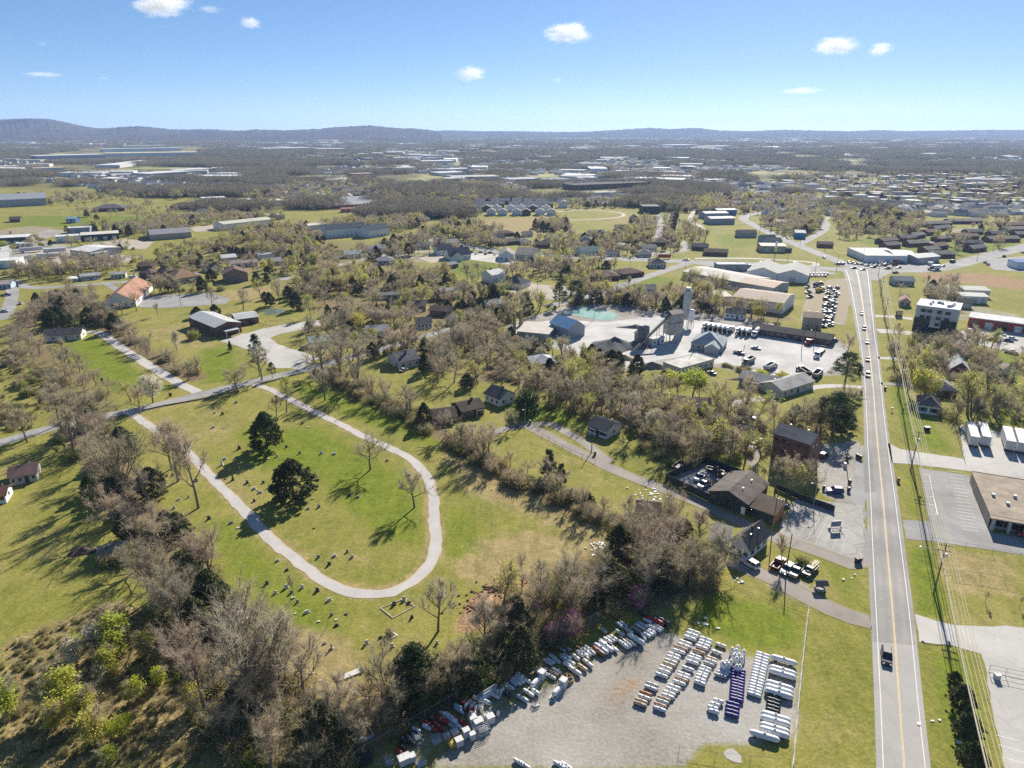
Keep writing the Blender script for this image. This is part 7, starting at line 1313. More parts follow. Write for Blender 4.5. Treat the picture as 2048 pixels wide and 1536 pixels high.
for i, (a, b) in enumerate((((1352,940),(1362,932)),((1388,932),(1404,920)),((1446,972),(1466,962)),((1436,985),(1458,975)))):
    p, q = G(*a), G(*b); d = q-p; c = (p+q)/2; L = d.length+2; t = thing('open_trailer', ['dark skip outside the corner of the fenced yard','rusty open trailer at the top of the fenced yard','open rusty trailer frame in the fenced yard, upper right','open rusty trailer frame in the fenced yard, lower right'][i], 'trailer', (c.x, c.y, .05), math.atan2(d.y, d.x)); m = MB(); m.box(-L/2,L/2,-1.1,1.1,.45,.6)
    for y in (-1.05,1.05): m.box(-L/2,L/2,y-.05,y+.05,.602,1.3)
    for x in (-L/2+.05,L/2-.05): m.box(x-.05,x+.05,-1,1,.602,1.3)
    m.build('tray', DARK if i == 0 else M('rusty_steel', (.16,.10,.07), .8, .25), t)
    for s in (-1,1): o = bpy.data.objects.new('wheel', WM); link(o, t); o.location = (0, s*1.25, .33)
# ---------------------------------------------------------------- concrete plant
PLG = M('plant_grey', (.40,.41,.41), .6, .2, .5); PLT = M('plant_tan', (.40,.38,.33), .7, .25, .5); RUST = M('rusty_steel', (.16,.10,.07), .8, .25)
g = G(1370,652); t = thing('cement_silo', 'tallest pale cement silo rising above the concrete plant', 'silo', (g.x, g.y, 0)); m = MB(); m.lathe([(.4,3.2),(1.9,6.4),(1.95,6.5),(1.95,18.6),(1.2,19.3)], 20); m.build('shell', PLG, t)
for a in range(4): m = MB(); m.tube([(1.7*math.cos(a*1.57+.78),1.7*math.sin(a*1.57+.78),0),(1.7*math.cos(a*1.57+.78),1.7*math.sin(a*1.57+.78),6.6)], .14, 5); m.build('leg', RUST, t)
m = MB(); m.tube([(2.05,-.3,2),(2.05,-.3,19.3)], .05, 4); m.tube([(2.05,.3,2),(2.05,.3,19.3)], .05, 4); m.build('ladder', STEEL, t); m = MB(); m.box(-.9,.9,-.9,.9,19.302,20.3); m.build('dust_filter', STEEL, t)
g = G(1381,655); t = thing('cement_silo', 'short stout white silo right of the tallest silo', 'silo', (g.x, g.y, 0)); m = MB(); m.lathe([(.4,2.2),(1.5,4.4),(1.55,4.5),(1.55,9.0),(.8,9.6)], 18); m.build('shell', WHITE, t)
for a in range(4): m = MB(); m.tube([(1.3*math.cos(a*1.57),1.3*math.sin(a*1.57),0),(1.3*math.cos(a*1.57),1.3*math.sin(a*1.57),4.6)], .12, 5); m.build('leg', RUST, t)
A, B = G(1339,685), G(1363,681); t = thing('batch_tower', 'grey batching tower block between the conveyor and the tallest silo', 'tower', ((A.x+B.x)/2, (A.y+B.y)/2, 0), math.atan2(B.y-A.y, B.x-A.x)); L = (B-A).length
m = MB(); m.box(-L/2,L/2,0,5.5,3.4,8.4); m.build('lower_housing', PLT, t); m = MB(); m.box(-L/2-.2,L/2+.2,-.2,5.7,8.402,9); m.box(-L/2+.2,L/2+.3,.3,5.2,9.002,13.2); m.build('upper_housing', PLT, t); m = MB(); m.prism([(0,13.25),(5.5,13.25),(5.5,13.5),(2.75,15),(0,13.5)], -L/2+.2, L/2+.3, 'x'); m.build('head_cover', DARK, t)
for x in (-L/2+.2,L/2-.2):
    for y in (.2,5.3): m = MB(); m.box(x-.15,x+.15,y-.15,y+.15,0,3.398); m.build('leg', RUST, t)
m = MB(); m.box(-L/2-.04,L/2+.04,-.06,-.002,5.4,5.6); m.build('walkway', STEEL, t)
a, b = G(1264,709), G(1352,676); b.z = 15.2; a.z = .8; t = thing('conveyor', 'long inclined belt conveyor climbing to the batching tower', 'conveyor', (a.x, a.y, 0)); d = b-a; n = Vector((-d.y, d.x, 0)).normalized()*.55; o0 = Vector((a.x, a.y, 0)); m = MB(); p, q = a-o0, b-o0; h_ = Vector((0,0,.9))
m.hexa([p-n, p+n, q+n, q-n], [p-n+h_, p+n+h_, q+n+h_, q-n+h_]); m.build('gallery', M('conveyor_grey', (.24,.24,.24), .7, .15), t); m = MB(); m.hexa([p-n*.8+h_*1.01, p+n*.8+h_*1.01, q+n*.8+h_*1.01, q-n*.8+h_*1.01], [p-n*.8+h_*1.15, p+n*.8+h_*1.15, q+n*.8+h_*1.15, q-n*.8+h_*1.15]); m.build('belt', DARK, t)
for s in (.3,.55,.8):
    m = MB(); c = p.lerp(q, s)
    for k in (-1,1): m.tube([(c.x+n.x*k*1.6,c.y+n.y*k*1.6,0),(c.x+n.x*k,c.y+n.y*k,c.z)], .12, 4)
    m.build('trestle', RUST, t)
for i, (x, y, h, r) in enumerate(((1279,690,9,1.5),(1290,691,9.4,1.6))): g = G(x, y); t = thing('storage_bin', f'dark grey cylindrical bin beside the gravel heap, {["left","right"][i]} one', 'silo', (g.x, g.y, 0)); m = MB(); m.lathe([(r,0),(r,h),(r*.5,h+.6)], 16); m.build('shell', M('bin_grey', (.2,.21,.21), .7, .2), t); m = MB(); m.lathe([(r+.04,h*.5),(r+.04,h*.5+.12)], 16); m.build('band', STEEL, t)
H('bin_house', 'small tan bin house left of the two dark bins', 'hut', (1268,685), (1278,687), 5, 5, 'shed', .6, TANW, rf(GREY))
H('control_cabin', 'pale control cabin under the conveyor', 'cabin', (1305,692), (1328,687), 4, 3, 'flat', 0, WHITE, rf(WHR), 2)
def heap(px, py, rx, ry, h, mat, label, seed, name='gravel_heap', rgh=.035):
    g = G(px, py); rg = nrg(seed); V, F = [], []; n, k = 28, 9
    for j in range(k+1):
        s = j/k
        for i in range(n): w = 6.283*i/n; e = 1+.16*math.sin(3*w+seed)+rg.normal()*rgh; V.append((math.cos(w)*rx*s*e, math.sin(w)*ry*s*e, h*(1-s)**1.05*(1+.12*math.sin(2*w+seed))+rg.normal()*.05*h*.3-(.1 if j == k else 0)))
    F = [(j*n+i, (j+1)*n+i, (j+1)*n+(i+1) % n, j*n+(i+1) % n) for j in range(k) for i in range(n)]; me = npmesh(name, V, F, [mat]); o = link(bpy.data.objects.new(name, me)); o.location = (g.x, g.y, 0); tag(o, label, 'heap')
GR1 = surf_mat('dark_gravel', (.085,.085,.09), (.16,.16,.165), .8); GR2 = surf_mat('tan_sand', (.30,.235,.155), (.44,.36,.26), .6)
heap(1228,694,11,10,4.6,GR1,'large dark grey gravel heap in the concrete plant',1); heap(1268,694,7.5,6,3,GR1,'smaller dark grey heap under the conveyor',2); heap(1215,712,10,5,2.2,GR2,'low tan sand heap in front of the dark gravel',3); heap(1250,718,8,4,1.8,GR2,'low tan sand heap at the conveyor foot',4); heap(1270,655,9,3,1.6,GR1,'flat grey spoil heap behind the plant yard',5)
RC = surf_mat('red_clay', (.13,.07,.04), (.36,.22,.13), 1.4); heap(966,1215,2.6,4.2,.8,RC,'red clay heap at the end of the cemetery field',6,'clay_heap',.16); heap(1002,1177,4.2,1.8,.8,RC,'smaller red clay heap above the first one',7,'clay_heap',.16); heap(165,1103,3.6,2.4,.9,surf_mat('burnt_brush', (.03,.025,.022), (.12,.09,.07), 1.2),'dark burnt brush pile beside the grey tin-roofed shed',8,'brush_pile')
heap(1303,735,9,3.4,2.4,surf_mat('scrap_pile', (.08,.06,.05), (.30,.25,.2), 1.0),'brown scrap heap at the bottom of the plant yard',9,'scrap_heap'); heap(1500,758,10,2.4,1.5,surf_mat('scrap_pile', (.08,.06,.05), (.30,.25,.2), 1.0),'brown brushwood bank behind the grey row',10,'scrap_heap')
for i, (x, y) in enumerate(((1029,660),(1041,652),(1043.5,649))):
    g = G(x, y); t = thing('column_stack', f'tall rusty tan column stack left of the precast shed, {o_(i+1)} from the left', 'stack', (g.x, g.y, 0), 0, 'rusty column stacks'); m = MB(); m.lathe([(.75,0),(.75,8.6),(.6,8.8)], 12); m.build('shaft', M('tan_rust', (.34,.26,.13), .8, .2), t); m = MB(); m.lathe([(1.1,-.05),(1.1,.5)], 12); m.build('base', CONC, t)
# ---------------------------------------------------------------- cemetery
STO = [M('grey_granite', (.30,.30,.29), .7, .15, 2), M('pale_marble', (.55,.54,.50), .7, .1, 2), M('dark_granite', (.10,.10,.105), .5, .15, 2)]
def stone_meshes():
    a = []
    m = MB(); m.prism([(-.45,.22),(.45,.22),(.45,.95),(.3,1.1),(0,1.16),(-.3,1.1),(-.45,.95)], -.11, .11, 'y'); b = MB(); b.box(-.6,.6,-.26,.26,0,.218); a.append((m.mesh('tablet', [STO[0]]), b.mesh('plinth', [STO[0]])))
    m = MB(); m.hexa([(-.55,-.22,.2),(.55,-.22,.2),(.55,.22,.2),(-.55,.22,.2)], [(-.52,-.12,.75),(.52,-.12,.75),(.52,.16,.82),(-.52,.16,.82)]); b = MB(); b.box(-.7,.7,-.34,.34,0,.198); a.append((m.mesh('tablet', [STO[1]]), b.mesh('plinth', [STO[1]])))
    m = MB(); m.hexa([(-.3,-.3,.35),(.3,-.3,.35),(.3,.3,.35),(-.3,.3,.35)], [(-.18,-.18,1.7),(.18,-.18,1.7),(.18,.18,1.7),(-.18,.18,1.7)]); m.hexa([(-.18,-.18,1.702),(.18,-.18,1.702),(.18,.18,1.702),(-.18,.18,1.702)], [(-.02,-.02,1.95),(.02,-.02,1.95),(.02,.02,1.95),(-.02,.02,1.95)]); b = MB(); b.box(-.45,.45,-.45,.45,0,.348); a.append((m.mesh('tablet', [STO[0]]), b.mesh('plinth', [STO[0]])))
    m = MB(); m.box(-.4,.4,-.25,.25,0,.28); a.append((m.mesh('tablet', [STO[1]]), None)); return a
SM = stone_meshes(); ZA = lambda q: (450+q[0]/4.042, 740+q[1]/4.042); ZB = lambda q: (q[0]/4.042, 740+q[1]/4.042); ZC = lambda q: (500+q[0]/3.522, 1100+q[1]/3.522)
ga = [ZA(q) for q in ((625,436),(677,464),(497,626),(605,676),(782,676),(868,672),(884,682),(118,638),(420,702),(350,720),(65,890),(180,912),(198,934),(235,965),(265,980),(284,994),(355,952),(237,1062),(672,1125),(760,1110),(1310,736),(710,1044),(743,946),(310,915),(1075,1030),(1005,1020),(720,1280))]
gb = [ZB(q) for q in ((1690,322),(1735,352),(1800,360),(1725,466),(1810,474),(1800,538),(1930,640),(1815,724),(1140,572),(1880,892),(2000,918),(1910,266),(1820,1770/2),(1795,770))]
gc = [ZB(q) for q in ((1285,922),(1340,936),(1395,855),(1445,1050),(1525,1030),(1690,1206),(1480,1398),(1870,1240),(1925,1280),(1565,1335),(1410,1120),(1240,1105),(1590,900),(1350,860))]
gd = [ZC(q) for q in ((483,54),(558,106),(595,46),(720,52),(685,14))]
ge = [ZC(q) for q in ((260,144),(256,268),(290,304),(305,338),(368,268),(557,358),(335,370),(400,442),(575,460),(607,494),(485,505),(610,534),(678,452),(523,662),(437,695),(575,696),(820,662),(195,78),(120,240),(180,306),(320,450),(475,290))]
gf = [ZC(q) for q in ((1140,480),(1317,660),(1317,756),(1085,354),(1015,388),(1120,376),(500,920),(430,870),(1385,828),(745,1024),(815,1050),(1050,1055),(492,742),(383,826),(1345,828),(920,620),(600,1180),(690,1135),(960,1100),(1000,685))]
for pts, pl in ((ga,'inside the cemetery loop'),(gb,'in the upper left loop'),(gc,'beside the left cemetery path'),(gd,'inside the lower bend of the loop'),(ge,'left below the path bend'),(gf,'on the lowest cemetery lawn')):
    for i, (x, y) in enumerate(sorted(pts)):
        k = rng.choice((0,0,0,1,1,2,3,3)); g_ = G(x, y); s = rng.uniform(.6,.95); mt = rng.choice(STO)
        nm = {STO[0]:'grey',STO[1]:'pale',STO[2]:'dark'}[mt]; t = thing('gravestone', f'{nm} {["upright tablet","slant-faced","obelisk","low block"][k]} gravestone, {o_(i+1)} from the left {pl}', 'gravestone', (g_.x, g_.y, 0), rng.gauss(.45,.12), f'gravestones {pl}', (s,s,s))
        for me, n_ in zip(SM[k], ('tablet','plinth')):
            if me: o = bpy.data.objects.new(n_, me); link(o, t); colour(o, mt)
def kerbplot(px, label, mat, fill=None, w=.22, h=.16):
    p = [Vector(q) for q in W2(px)]; c = sum(p, Vector((0,0)))/len(p); t = thing('grave_plot', label, 'grave plot', (c.x, c.y, 0)); m = MB(); n = len(p)
    o = [(q-c) for q in p]; inn = [q*(1-w/max(.5, q.length)*1.3) for q in o]
    for i in range(n): j = (i+1) % n; e = .002*i; m.hexa([(*o[i],-.05),(*o[j],-.05),(*inn[j],-.05),(*inn[i],-.05)], [(*o[i],h+e),(*o[j],h+e),(*inn[j],h+e),(*inn[i],h+e)])
    m.build('kerb', mat, t)
    if fill: m = MB(); m.add([(*q,.08) for q in inn], [tuple(range(n))]); m.build('bed', fill, t)
Q = lambda *a: [ZC(q) for q in a]
kerbplot(Q((915,412),(1005,484),(1165,398),(1072,347)), 'square kerbed family plot beside the lower bare tree', TANW); kerbplot(Q((945,607),(985,634),(1042,602),(1000,575)), 'white kerbed plot with a dark shrub below the path bend', WHITE, DARK); kerbplot(Q((665,1292),(755,1382),(880,1312),(822,1212)), 'sunken kerbed plot with bare clay at the cemetery foot', CONC, None, .35, .35)
kerbplot(Q((1365,768),(1400,782),(1425,735),(1400,725)), 'small stone-edged plot near the lower right cemetery corner', TANW); kerbplot(Q((705,1105),(725,1120),(800,1075),(780,1062)), 'stone-edged plot half lost in leaf litter', TANW)
g_ = G(*ZC((705,882))); t = thing('grave_slab', 'long flat pale grave slab on the lowest cemetery lawn', 'grave slab', (g_.x, g_.y, 0), .55); m = MB(); m.box(-2.3,2.3,-.6,.6,0,.3); m.build('slab', STO[1], t); m = MB(); m.box(2.302,2.6,-.5,.5,0,.7); m.build('headstone', STO[0], t)
sheet('concrete_slab', Q((722,1335),(830,1290),(872,1325),(765,1378)), CONC, .05, .08, excl=False); kerbplot(Q((980,600),(985,604),(990,600),(985,597)), 'tiny urn base in the white kerbed plot', CONC)
g_ = G(*ZC((985,606))); plant_me = PROTO['shrub'][0][0]['crown']; o = bpy.data.objects.new('shrub', plant_me); link(o); o.location = (g_.x, g_.y, .08); o.scale = (.55,.55,.7); tag(o, 'brown shrub growing in the white kerbed plot', 'shrub')
# ---------------------------------------------------------------- bins, signs and small things
BING = M('green_bin_plastic', (.03,.12,.07), .5, .1); BINK = M('black_bin_plastic', (.025,.025,.028), .5, .1)
def wbin(px, py, mat, label, s=1.25):
    g = G(px, py); t = thing('wheeled_bin', label, 'bin', (g.x, g.y, .05), rng.uniform(-.4,.4), None, (s,s,s)); m = MB(); m.hexa([(-.24,-.26,.06),(.24,-.26,.06),(.24,.26,.06),(-.24,.26,.06)], [(-.3,-.34,.98),(.3,-.34,.98),(.3,.34,.98),(-.3,.34,.98)]); m.build('body', mat, t); m = MB(); m.hexa([(-.33,-.37,.982),(.33,-.37,.982),(.33,.37,.982),(-.33,.37,.982)], [(-.3,-.34,1.06),(.3,-.34,1.06),(.3,.34,1.1),(-.3,.34,1.1)]); m.build('lid', mat, t)
    for q in (-1,1): m = MB(); m.lathe([(.1,-.03),(.1,.03)], 8, (q*.24,.3,.1), 'x'); m.build('wheel', TYRE, t)
for x, y, mt, lb in ((1190,910,BING,'green bin on the looping drive by the thin pole'),(1034,855,BING,'green bin left of the slim lamp pole'),(1060,848,BING,'green bin right of the slim lamp pole'),(1714,916,BINK,'left black bin by the gravel turn at the main road'),(1720,919,BINK,'right black bin by the gravel turn at the main road'),(1694,921,BINK,'black bin under the twin timber pole'),(1699,968,BINK,'upper black bin on the grass islet'),(1697,983,BINK,'lower black bin on the grass islet'),(1647,979,BINK,'black bin at the left of the dark blue estate car'),(1689,934,M('pale_bin', (.55,.55,.53), .6, .1),'pale box bin under the twin timber pole'),(1713,1126,BINK,'left black bin by the driveway mouth'),(1719,1125,BINK,'right black bin by the driveway mouth'),(1796,964,M('tan_bin', (.3,.2,.12), .7, .1),'brown bin on the grass strip right of the main road'),(341,793,BINK,'black bin by the lane opposite the cemetery'),(204,763,BINK,'small black bin on the striped lawn'),(1722,788,BINK,'black bin left of the main road near the grey rows'),(1770,780,BINK,'black bin right of the main road near the wires'),(790,698,BINK,'black bin by the lane at the cream house')): wbin(x, y, mt, lb)
g = G(1670,1060); t = thing('mobile_sign', 'portable wheeled sign trailer standing in the storefront lot', 'sign', (g.x, g.y, .055), .1); m = MB(); m.box(-1.3,1.3,-.06,.06,1.0,2.6); m.build('panel', M('sign_panel', (.16,.2,.28), .4, .1), t)
m = MB(); m.box(-1.5,1.5,-1.4,-1.3,.45,.55); m.box(-1.5,1.5,1.3,1.4,.45,.55); m.box(-1.3,-1.2,-1.298,1.298,.44,.54); m.box(1.2,1.3,-1.298,1.298,.44,.54); m.build('frame', WHITE, t)
for x in (-1.2,1.2): m = MB(); m.box(x-.05,x+.05,-.08,.08,.542,.998); m.build('upright', WHITE, t); o = bpy.data.objects.new('wheel', WM); link(o, t); o.location = (x*1.25, 0, .33)
g = G(1640,1178); t = thing('stone_well', 'round stone well with a dark roof on the dry patch beside the driveway', 'well', (g.x, g.y, 0)); m = MB(); m.lathe([(1.2,0),(1.25,.5),(.9,.5),(.9,.2)], 14); m.build('ring', CONC, t)
for a in (0,3.14): m = MB(); m.box(math.cos(a)*1.05-.07,math.cos(a)*1.05+.07,-.07,.07,.5,1.7); m.build('post', WOOD, t)
m = MB(); m.prism([(-1.2,1.6),(0,2.2),(1.2,1.6),(0,2.1)], -1.4, 1.4, 'x'); m.build('roof', rf(DGREY), t)
g = G(1853,861); t = thing('utility_box', 'dark utility box with white lid on the lawn right of the wires', 'box', (g.x, g.y, 0)); m = MB(); m.box(-.8,.8,-.6,.6,0,1.3); m.build('case', DARKW, t); m = MB(); m.box(-.88,.88,-.68,.68,1.302,1.42); m.build('lid', WHITE, t)
g = G(1783,823); t = thing('mailbox', 'pale roadside box on a post left of the white hip-roofed house', 'mailbox', (g.x, g.y, 0)); m = MB(); m.box(-.06,.06,-.06,.06,0,1.1); m.build('post', WOOD, t); m = MB(); m.box(-.4,.4,-.25,.25,1.102,1.6); m.build('box', WHITE, t)
g = G(1993,1358); t = thing('keypad_box', 'pale gate control box on the concrete at the right edge', 'box', (g.x, g.y, .05)); m = MB(); m.box(-.45,.45,-.4,.4,0,1.0); m.build('case', CW, t); m = MB(); m.box(-.5,.5,-.45,.45,1.002,1.1); m.build('lid', STEEL, t)
g = G(1797,634); t = thing('monument_sign', 'dark framed roadside sign on the verge left of the apartment building', 'sign', (g.x, g.y, 0), .1); m = MB(); m.box(-1.8,1.8,-.2,.2,.8,3.4); m.build('panel', DARKW, t); m = MB(); m.box(-1.4,1.4,-.26,-.202,1.3,3.0); m.build('face', TANW, t); m = MB(); m.box(-2,2,-.3,.3,0,.798); m.build('base', BRICK, t)
g = G(1788,541); t = thing('billboard', 'dark red billboard on a post at the highway bend', 'sign', (g.x, g.y, 0), .3); m = MB(); m.box(-2.6,2.6,-.15,.15,3,8); m.build('panel', BRICK2, t)
for x in (-1.5,1.5): m = MB(); m.box(x-.12,x+.12,-.1,.1,0,2.998); m.build('post', DARK, t)
g = G(1328,518); t = thing('red_sign', 'long low red roadside sign beside the highway', 'sign', (g.x, g.y, 0)); m = MB(); m.box(-5,5,-.2,.2,1,3.6); m.build('panel', REDW, t); m = MB(); m.box(-4.6,-4.3,-.1,.1,0,.998); m.box(4.3,4.6,-.1,.1,0,.998); m.build('posts', DARK, t)
g = G(1548,527); t = thing('pylon_sign', 'tall thin pole sign with yellow panel at the dealer row', 'sign', (g.x, g.y, 0)); m = MB(); m.tube([(0,0,0),(0,0,16)], .2, 6); m.build('post', DARK, t); m = MB(); m.box(-1,1,-.2,.2,9,12); m.build('panel', M('sign_yellow', (.5,.48,.08), .6, .1), t); m = MB(); m.box(-.8,.8,-.2,.2,13.5,16.5); m.build('panel', WHITE, t)
def rubble(px, n, r, label, seed, mat):
    g = G(*px); rg = nrg(seed); m = MB()
    for i in range(n):
        x, y = rg.normal(size=2)*r*.45; w, d, h = rg.uniform(.25,.8), rg.uniform(.2,.6), rg.uniform(.08,.3); c, s = math.cos(i), math.sin(i); q = [(x+c*a-s*b, y+s*a+c*b) for a, b in ((-w/2,-d/2),(w/2,-d/2),(w/2,d/2),(-w/2,d/2))]; m.hexa([(*p,0) for p in q], [(p[0]*.98+x*.02,p[1]*.98+y*.02,h) for p in q])
    o = m.build('debris', mat); o.location = (g.x, g.y, 0); tag(o, label, 'debris', None, 'stuff')
for i, (p, n, r, lb) in enumerate((((1201,1100),26,3.5,'white scattered scraps in the grass at the field end'),((1240,1098),14,3,'white strips lying right of the scattered scraps'),((1295,985),30,6,'pale litter on the grass below the drive'),((1450,1086),16,3,'pale junk beside the white gabled house'),((1412,1246),6,2,'white scraps on the lawn above the tank columns'),((1480,1160),5,1.6,'white scraps left of the driveway'),((1340,1075),22,2.6,'white scrap pile in the wood clump'),((1870,1450),4,6,'small litter on the roadside grass'),((1700,1150),3,3,'white litter on the lawn beside the main road'))): rubble(p, n, r, lb, i, WHITE)
rubble((955,1205), 70, 5.5, 'red clay clods and roots spilled around the clay heaps', 21, RC); rubble((1000,1180), 50, 4.5, 'clay clods around the smaller clay heap', 22, RC)
g = G(860,898); m = MB(); rg = nrg(9)
for i in range(9): a = rg.uniform(-.5,.5)+(3.14 if i % 2 else 0); q = np.array([rg.uniform(-4,4), rg.uniform(-.6,.6), .25]); m.tube([tuple(q), tuple(q+np.array([math.cos(a)*2,math.sin(a)*2.2,.5])), tuple(q+np.array([math.cos(a)*3.6,math.sin(a)*3.4,.25]))], [.12,.08,.03], 5)
o = m.build('fallen_branch', BARK); o.location = (g.x, g.y, 0); tag(o, 'fallen bare limb lying on the shaded lawn right of the path', 'branch')
# ---------------------------------------------------------------- stuff: plants past the countable ones, far woods, far roofs
HID = bpy.data.collections.new('plant_kinds')       # shapes to scatter; the collection itself is not in the scene
def joined(parts):
    me_l = [parts[k] for k in ('trunk','crown') if k in parts]; V, LI, LS, MI, mats, b, lb = [], [], [], [], [], 0, 0
    for me in me_l:
        n = len(me.vertices); co = np.empty(n*3, np.float32); me.vertices.foreach_get('co', co); V.append(co)
        li = np.empty(len(me.loops), np.int32); me.loops.foreach_get('vertex_index', li); LI.append(li+b)
        ls = np.empty(len(me.polygons), np.int32); me.polygons.foreach_get('loop_start', ls); LS.append(ls+lb)
        mi = np.empty(len(me.polygons), np.int32); me.polygons.foreach_get('material_index', mi); MI.append(mi+len(mats)); mats += list(me.materials); b += n; lb += len(li)
    me = bpy.data.meshes.new('plant'); V, LI, LS, MI = map(np.concatenate, (V, LI, LS, MI)); me.vertices.add(len(V)//3); me.vertices.foreach_set('co', V); me.loops.add(len(LI)); me.loops.foreach_set('vertex_index', LI)
    me.polygons.add(len(LS)); me.polygons.foreach_set('loop_start', LS)
    for m in mats: me.materials.append(m)
    me.polygons.foreach_set('material_index', MI); me.update(calc_edges=True); return me
def scatter(name, label, cat, objs, pts, scl, rot, idx):
    """one object that sets the given shapes on its points"""
    col = bpy.data.collections.new(name + '_shapes'); HID.children.link(col)
    for i, me in enumerate(objs): o = bpy.data.objects.new(f'{i:03d}_{name}', me); col.objects.link(o)
    me = bpy.data.meshes.new(name); me.vertices.add(len(pts)); me.vertices.foreach_set('co', np.asarray(pts, np.float32).ravel())
    for nm, ty, dt, key in (('scl','FLOAT_VECTOR',scl,'vector'),('rot','FLOAT_VECTOR',np.stack([np.zeros(len(pts)), np.zeros(len(pts)), rot], 1),'vector'),('idx','INT',idx,'value')):
        a = me.attributes.new(nm, ty, 'POINT'); a.data.foreach_set(key, np.asarray(dt, np.int32 if ty == 'INT' else np.float32).ravel())
    o = link(bpy.data.objects.new(name, me)); tag(o, label, cat, None, 'stuff')
    ng = bpy.data.node_groups.new(name + '_scatter', 'GeometryNodeTree'); ng.interface.new_socket('Geometry', in_out='INPUT', socket_type='NodeSocketGeometry'); ng.interface.new_socket('Geometry', in_out='OUTPUT', socket_type='NodeSocketGeometry')
    N = ng.nodes.new; gi, go, ip, ci = N('NodeGroupInput'), N('NodeGroupOutput'), N('GeometryNodeInstanceOnPoints'), N('GeometryNodeCollectionInfo')
    ci.inputs['Collection'].default_value = col; ci.inputs['Separate Children'].default_value = True; ci.inputs['Reset Children'].default_value = True
    def na(nm, ty): q = N('GeometryNodeInputNamedAttribute'); q.data_type = ty; q.inputs['Name'].default_value = nm; return q.outputs['Attribute']
    L = ng.links.new; L(gi.outputs[0], ip.inputs['Points']); L(ci.outputs[0], ip.inputs['Instance']); ip.inputs['Pick Instance'].default_value = True
    L(na('idx','INT'), ip.inputs['Instance Index']); L(na('rot','FLOAT_VECTOR'), ip.inputs['Rotation']); L(na('scl','FLOAT_VECTOR'), ip.inputs['Scale']); L(ip.outputs[0], go.inputs[0])
    md = o.modifiers.new('scatter', 'NODES'); md.node_group = ng; return o
pm, pk = [], {}
for k, vs in PROTO.items():
    for i, (parts, H0) in enumerate(vs): pk[(k, i)] = (len(pm), H0); pm.append(joined(parts))
if REST:
    pts, sc, ro, ix = [], [], [], []
    for q in REST:
        i, H0 = pk[(q['k'], rng.randrange(len(PROTO[q['k']])))]; s = q['h']/H0; pts.append((q['x'], q['y'], 0)); sc.append((s*q['w'], s*q['w'], s)); ro.append(rng.uniform(0, 6.28)); ix.append(i)
    scatter('background_plants', 'mixed bare trees and shrubs filling the woods beyond the nearer trees', 'woodland', pm, pts, sc, np.array(ro), ix)
# far woods: clumps of many crowns; where they stand follows a noise in the ground plane, with fields, streets and plants kept open
OPENP = [W2(p) for p in ([(0,375),(100,370),(330,400),(400,425),(300,452),(0,455)], [(430,425),(560,420),(700,420),(720,440),(560,450),(430,445)], [(940,420),(1080,415),(1300,415),(1310,470),(1180,480),(1060,475),(960,455)], [(740,352),(880,346),(880,362),(760,366)], [(1030,352),(1110,350),(1140,368),(1060,372)],
    [(1060,378),(1150,376),(1300,372),(1300,384),(1150,395),(1080,400)], [(1400,440),(1480,430),(1560,480),(1500,520),(1400,500)], [(1620,384),(1760,370),(2048,372),(2048,404),(1900,406),(1680,408)], [(1350,303),(1520,302),(1520,306),(1350,308)], [(560,352),(700,350),(700,362),(580,364)], [(300,395),(560,395),(580,415),(330,410)], [(200,296),(400,294),(410,318),(60,324),(60,312)], [(840,322),(920,322),(920,331),(840,331)],
    [(760,352),(860,345),(990,352),(1010,366),(880,372)], [(1470,333),(1560,330),(1570,338),(1470,342)], [(220,330),(440,340),(440,356),(300,360),(220,345)])]
# far roofs: houses and sheds too small to tell apart
HM = [M('far_white_roof', (.6,.6,.6), .7, .05), M('far_pale_roof', (.42,.4,.38), .8, .05), M('far_grey_roof', (.2,.2,.2), .8, .05), M('far_brown_roof', (.15,.115,.09), .8, .05), WHITE, BRICK2]
def tiny(seed, L, D, h, rh, rm, wm):
    m = MB(); wall_parts(m, L, D, h, rh, 'x' if rh else 'flat'); k = len(m.f); roof_parts(m, L, D, h, rh, 'x' if rh else 'flat'); m.m = [0]*k+[1]*(len(m.f)-k); return m.mesh('roofed', [wm, rm])
HS = [tiny(0, 15, 10, 3.5, 2.4, HM[2], WHITE), tiny(1, 17, 11, 3.2, 2.2, HM[3], OFFW), tiny(2, 14, 9, 3.4, 2.4, HM[1], WHITE), tiny(3, 40, 26, 6, 0, HM[0], GREYW), tiny(4, 60, 34, 7, 0, HM[1], OFFW), tiny(5, 90, 40, 8, 0, HM[0], WHITE), tiny(6, 13, 9, 4, 2.6, HM[2], OFFW)]
rg = nrg(99); n = 13000; yh = np.concatenate([rg.uniform(700, 1900, 5000), rg.uniform(1900, 6800, 8000)]); xh = rg.uniform(-.78, .78, n)*yh
dh = vnoise(xh, yh, 420, 1)*.34+vnoise(xh, yh, 150, 2)*.33+vnoise(xh, yh, 60, 3)*.33; cl = vnoise(xh, yh, 500, 9)
k = (dh < .52) & (cl > .33)
for p in OPENP[:9]+OPENP[10:12]:
    q = np.nonzero(k)[0]; k[q[sdf(p, xh[q], yh[q]) < 12]] = False
q = np.nonzero(k)[0]
BL = np.array([(a, b) for a, b, _ in BLD if math.hypot(a, b) > 560])
for a, b in BL: q = q[(np.abs(xh[q]-a) > 26) | (np.abs(yh[q]-b) > 24)]
for e in EXCL:
    if e[0] == 'l' and max(w[1] for w in e[1]) > 600: q = q[line_d(e[1], xh[q], yh[q]) > e[2]+12]
q = q[(yh[q] > 800) | (dh[q] < .3)]
hx = np.where(rg.random(len(q)) < np.where(yh[q] > 2200, .16, np.where(yh[q] > 1300, .05, 0)), rg.integers(3, 6, len(q)), rg.choice([0,1,2,6], len(q)))
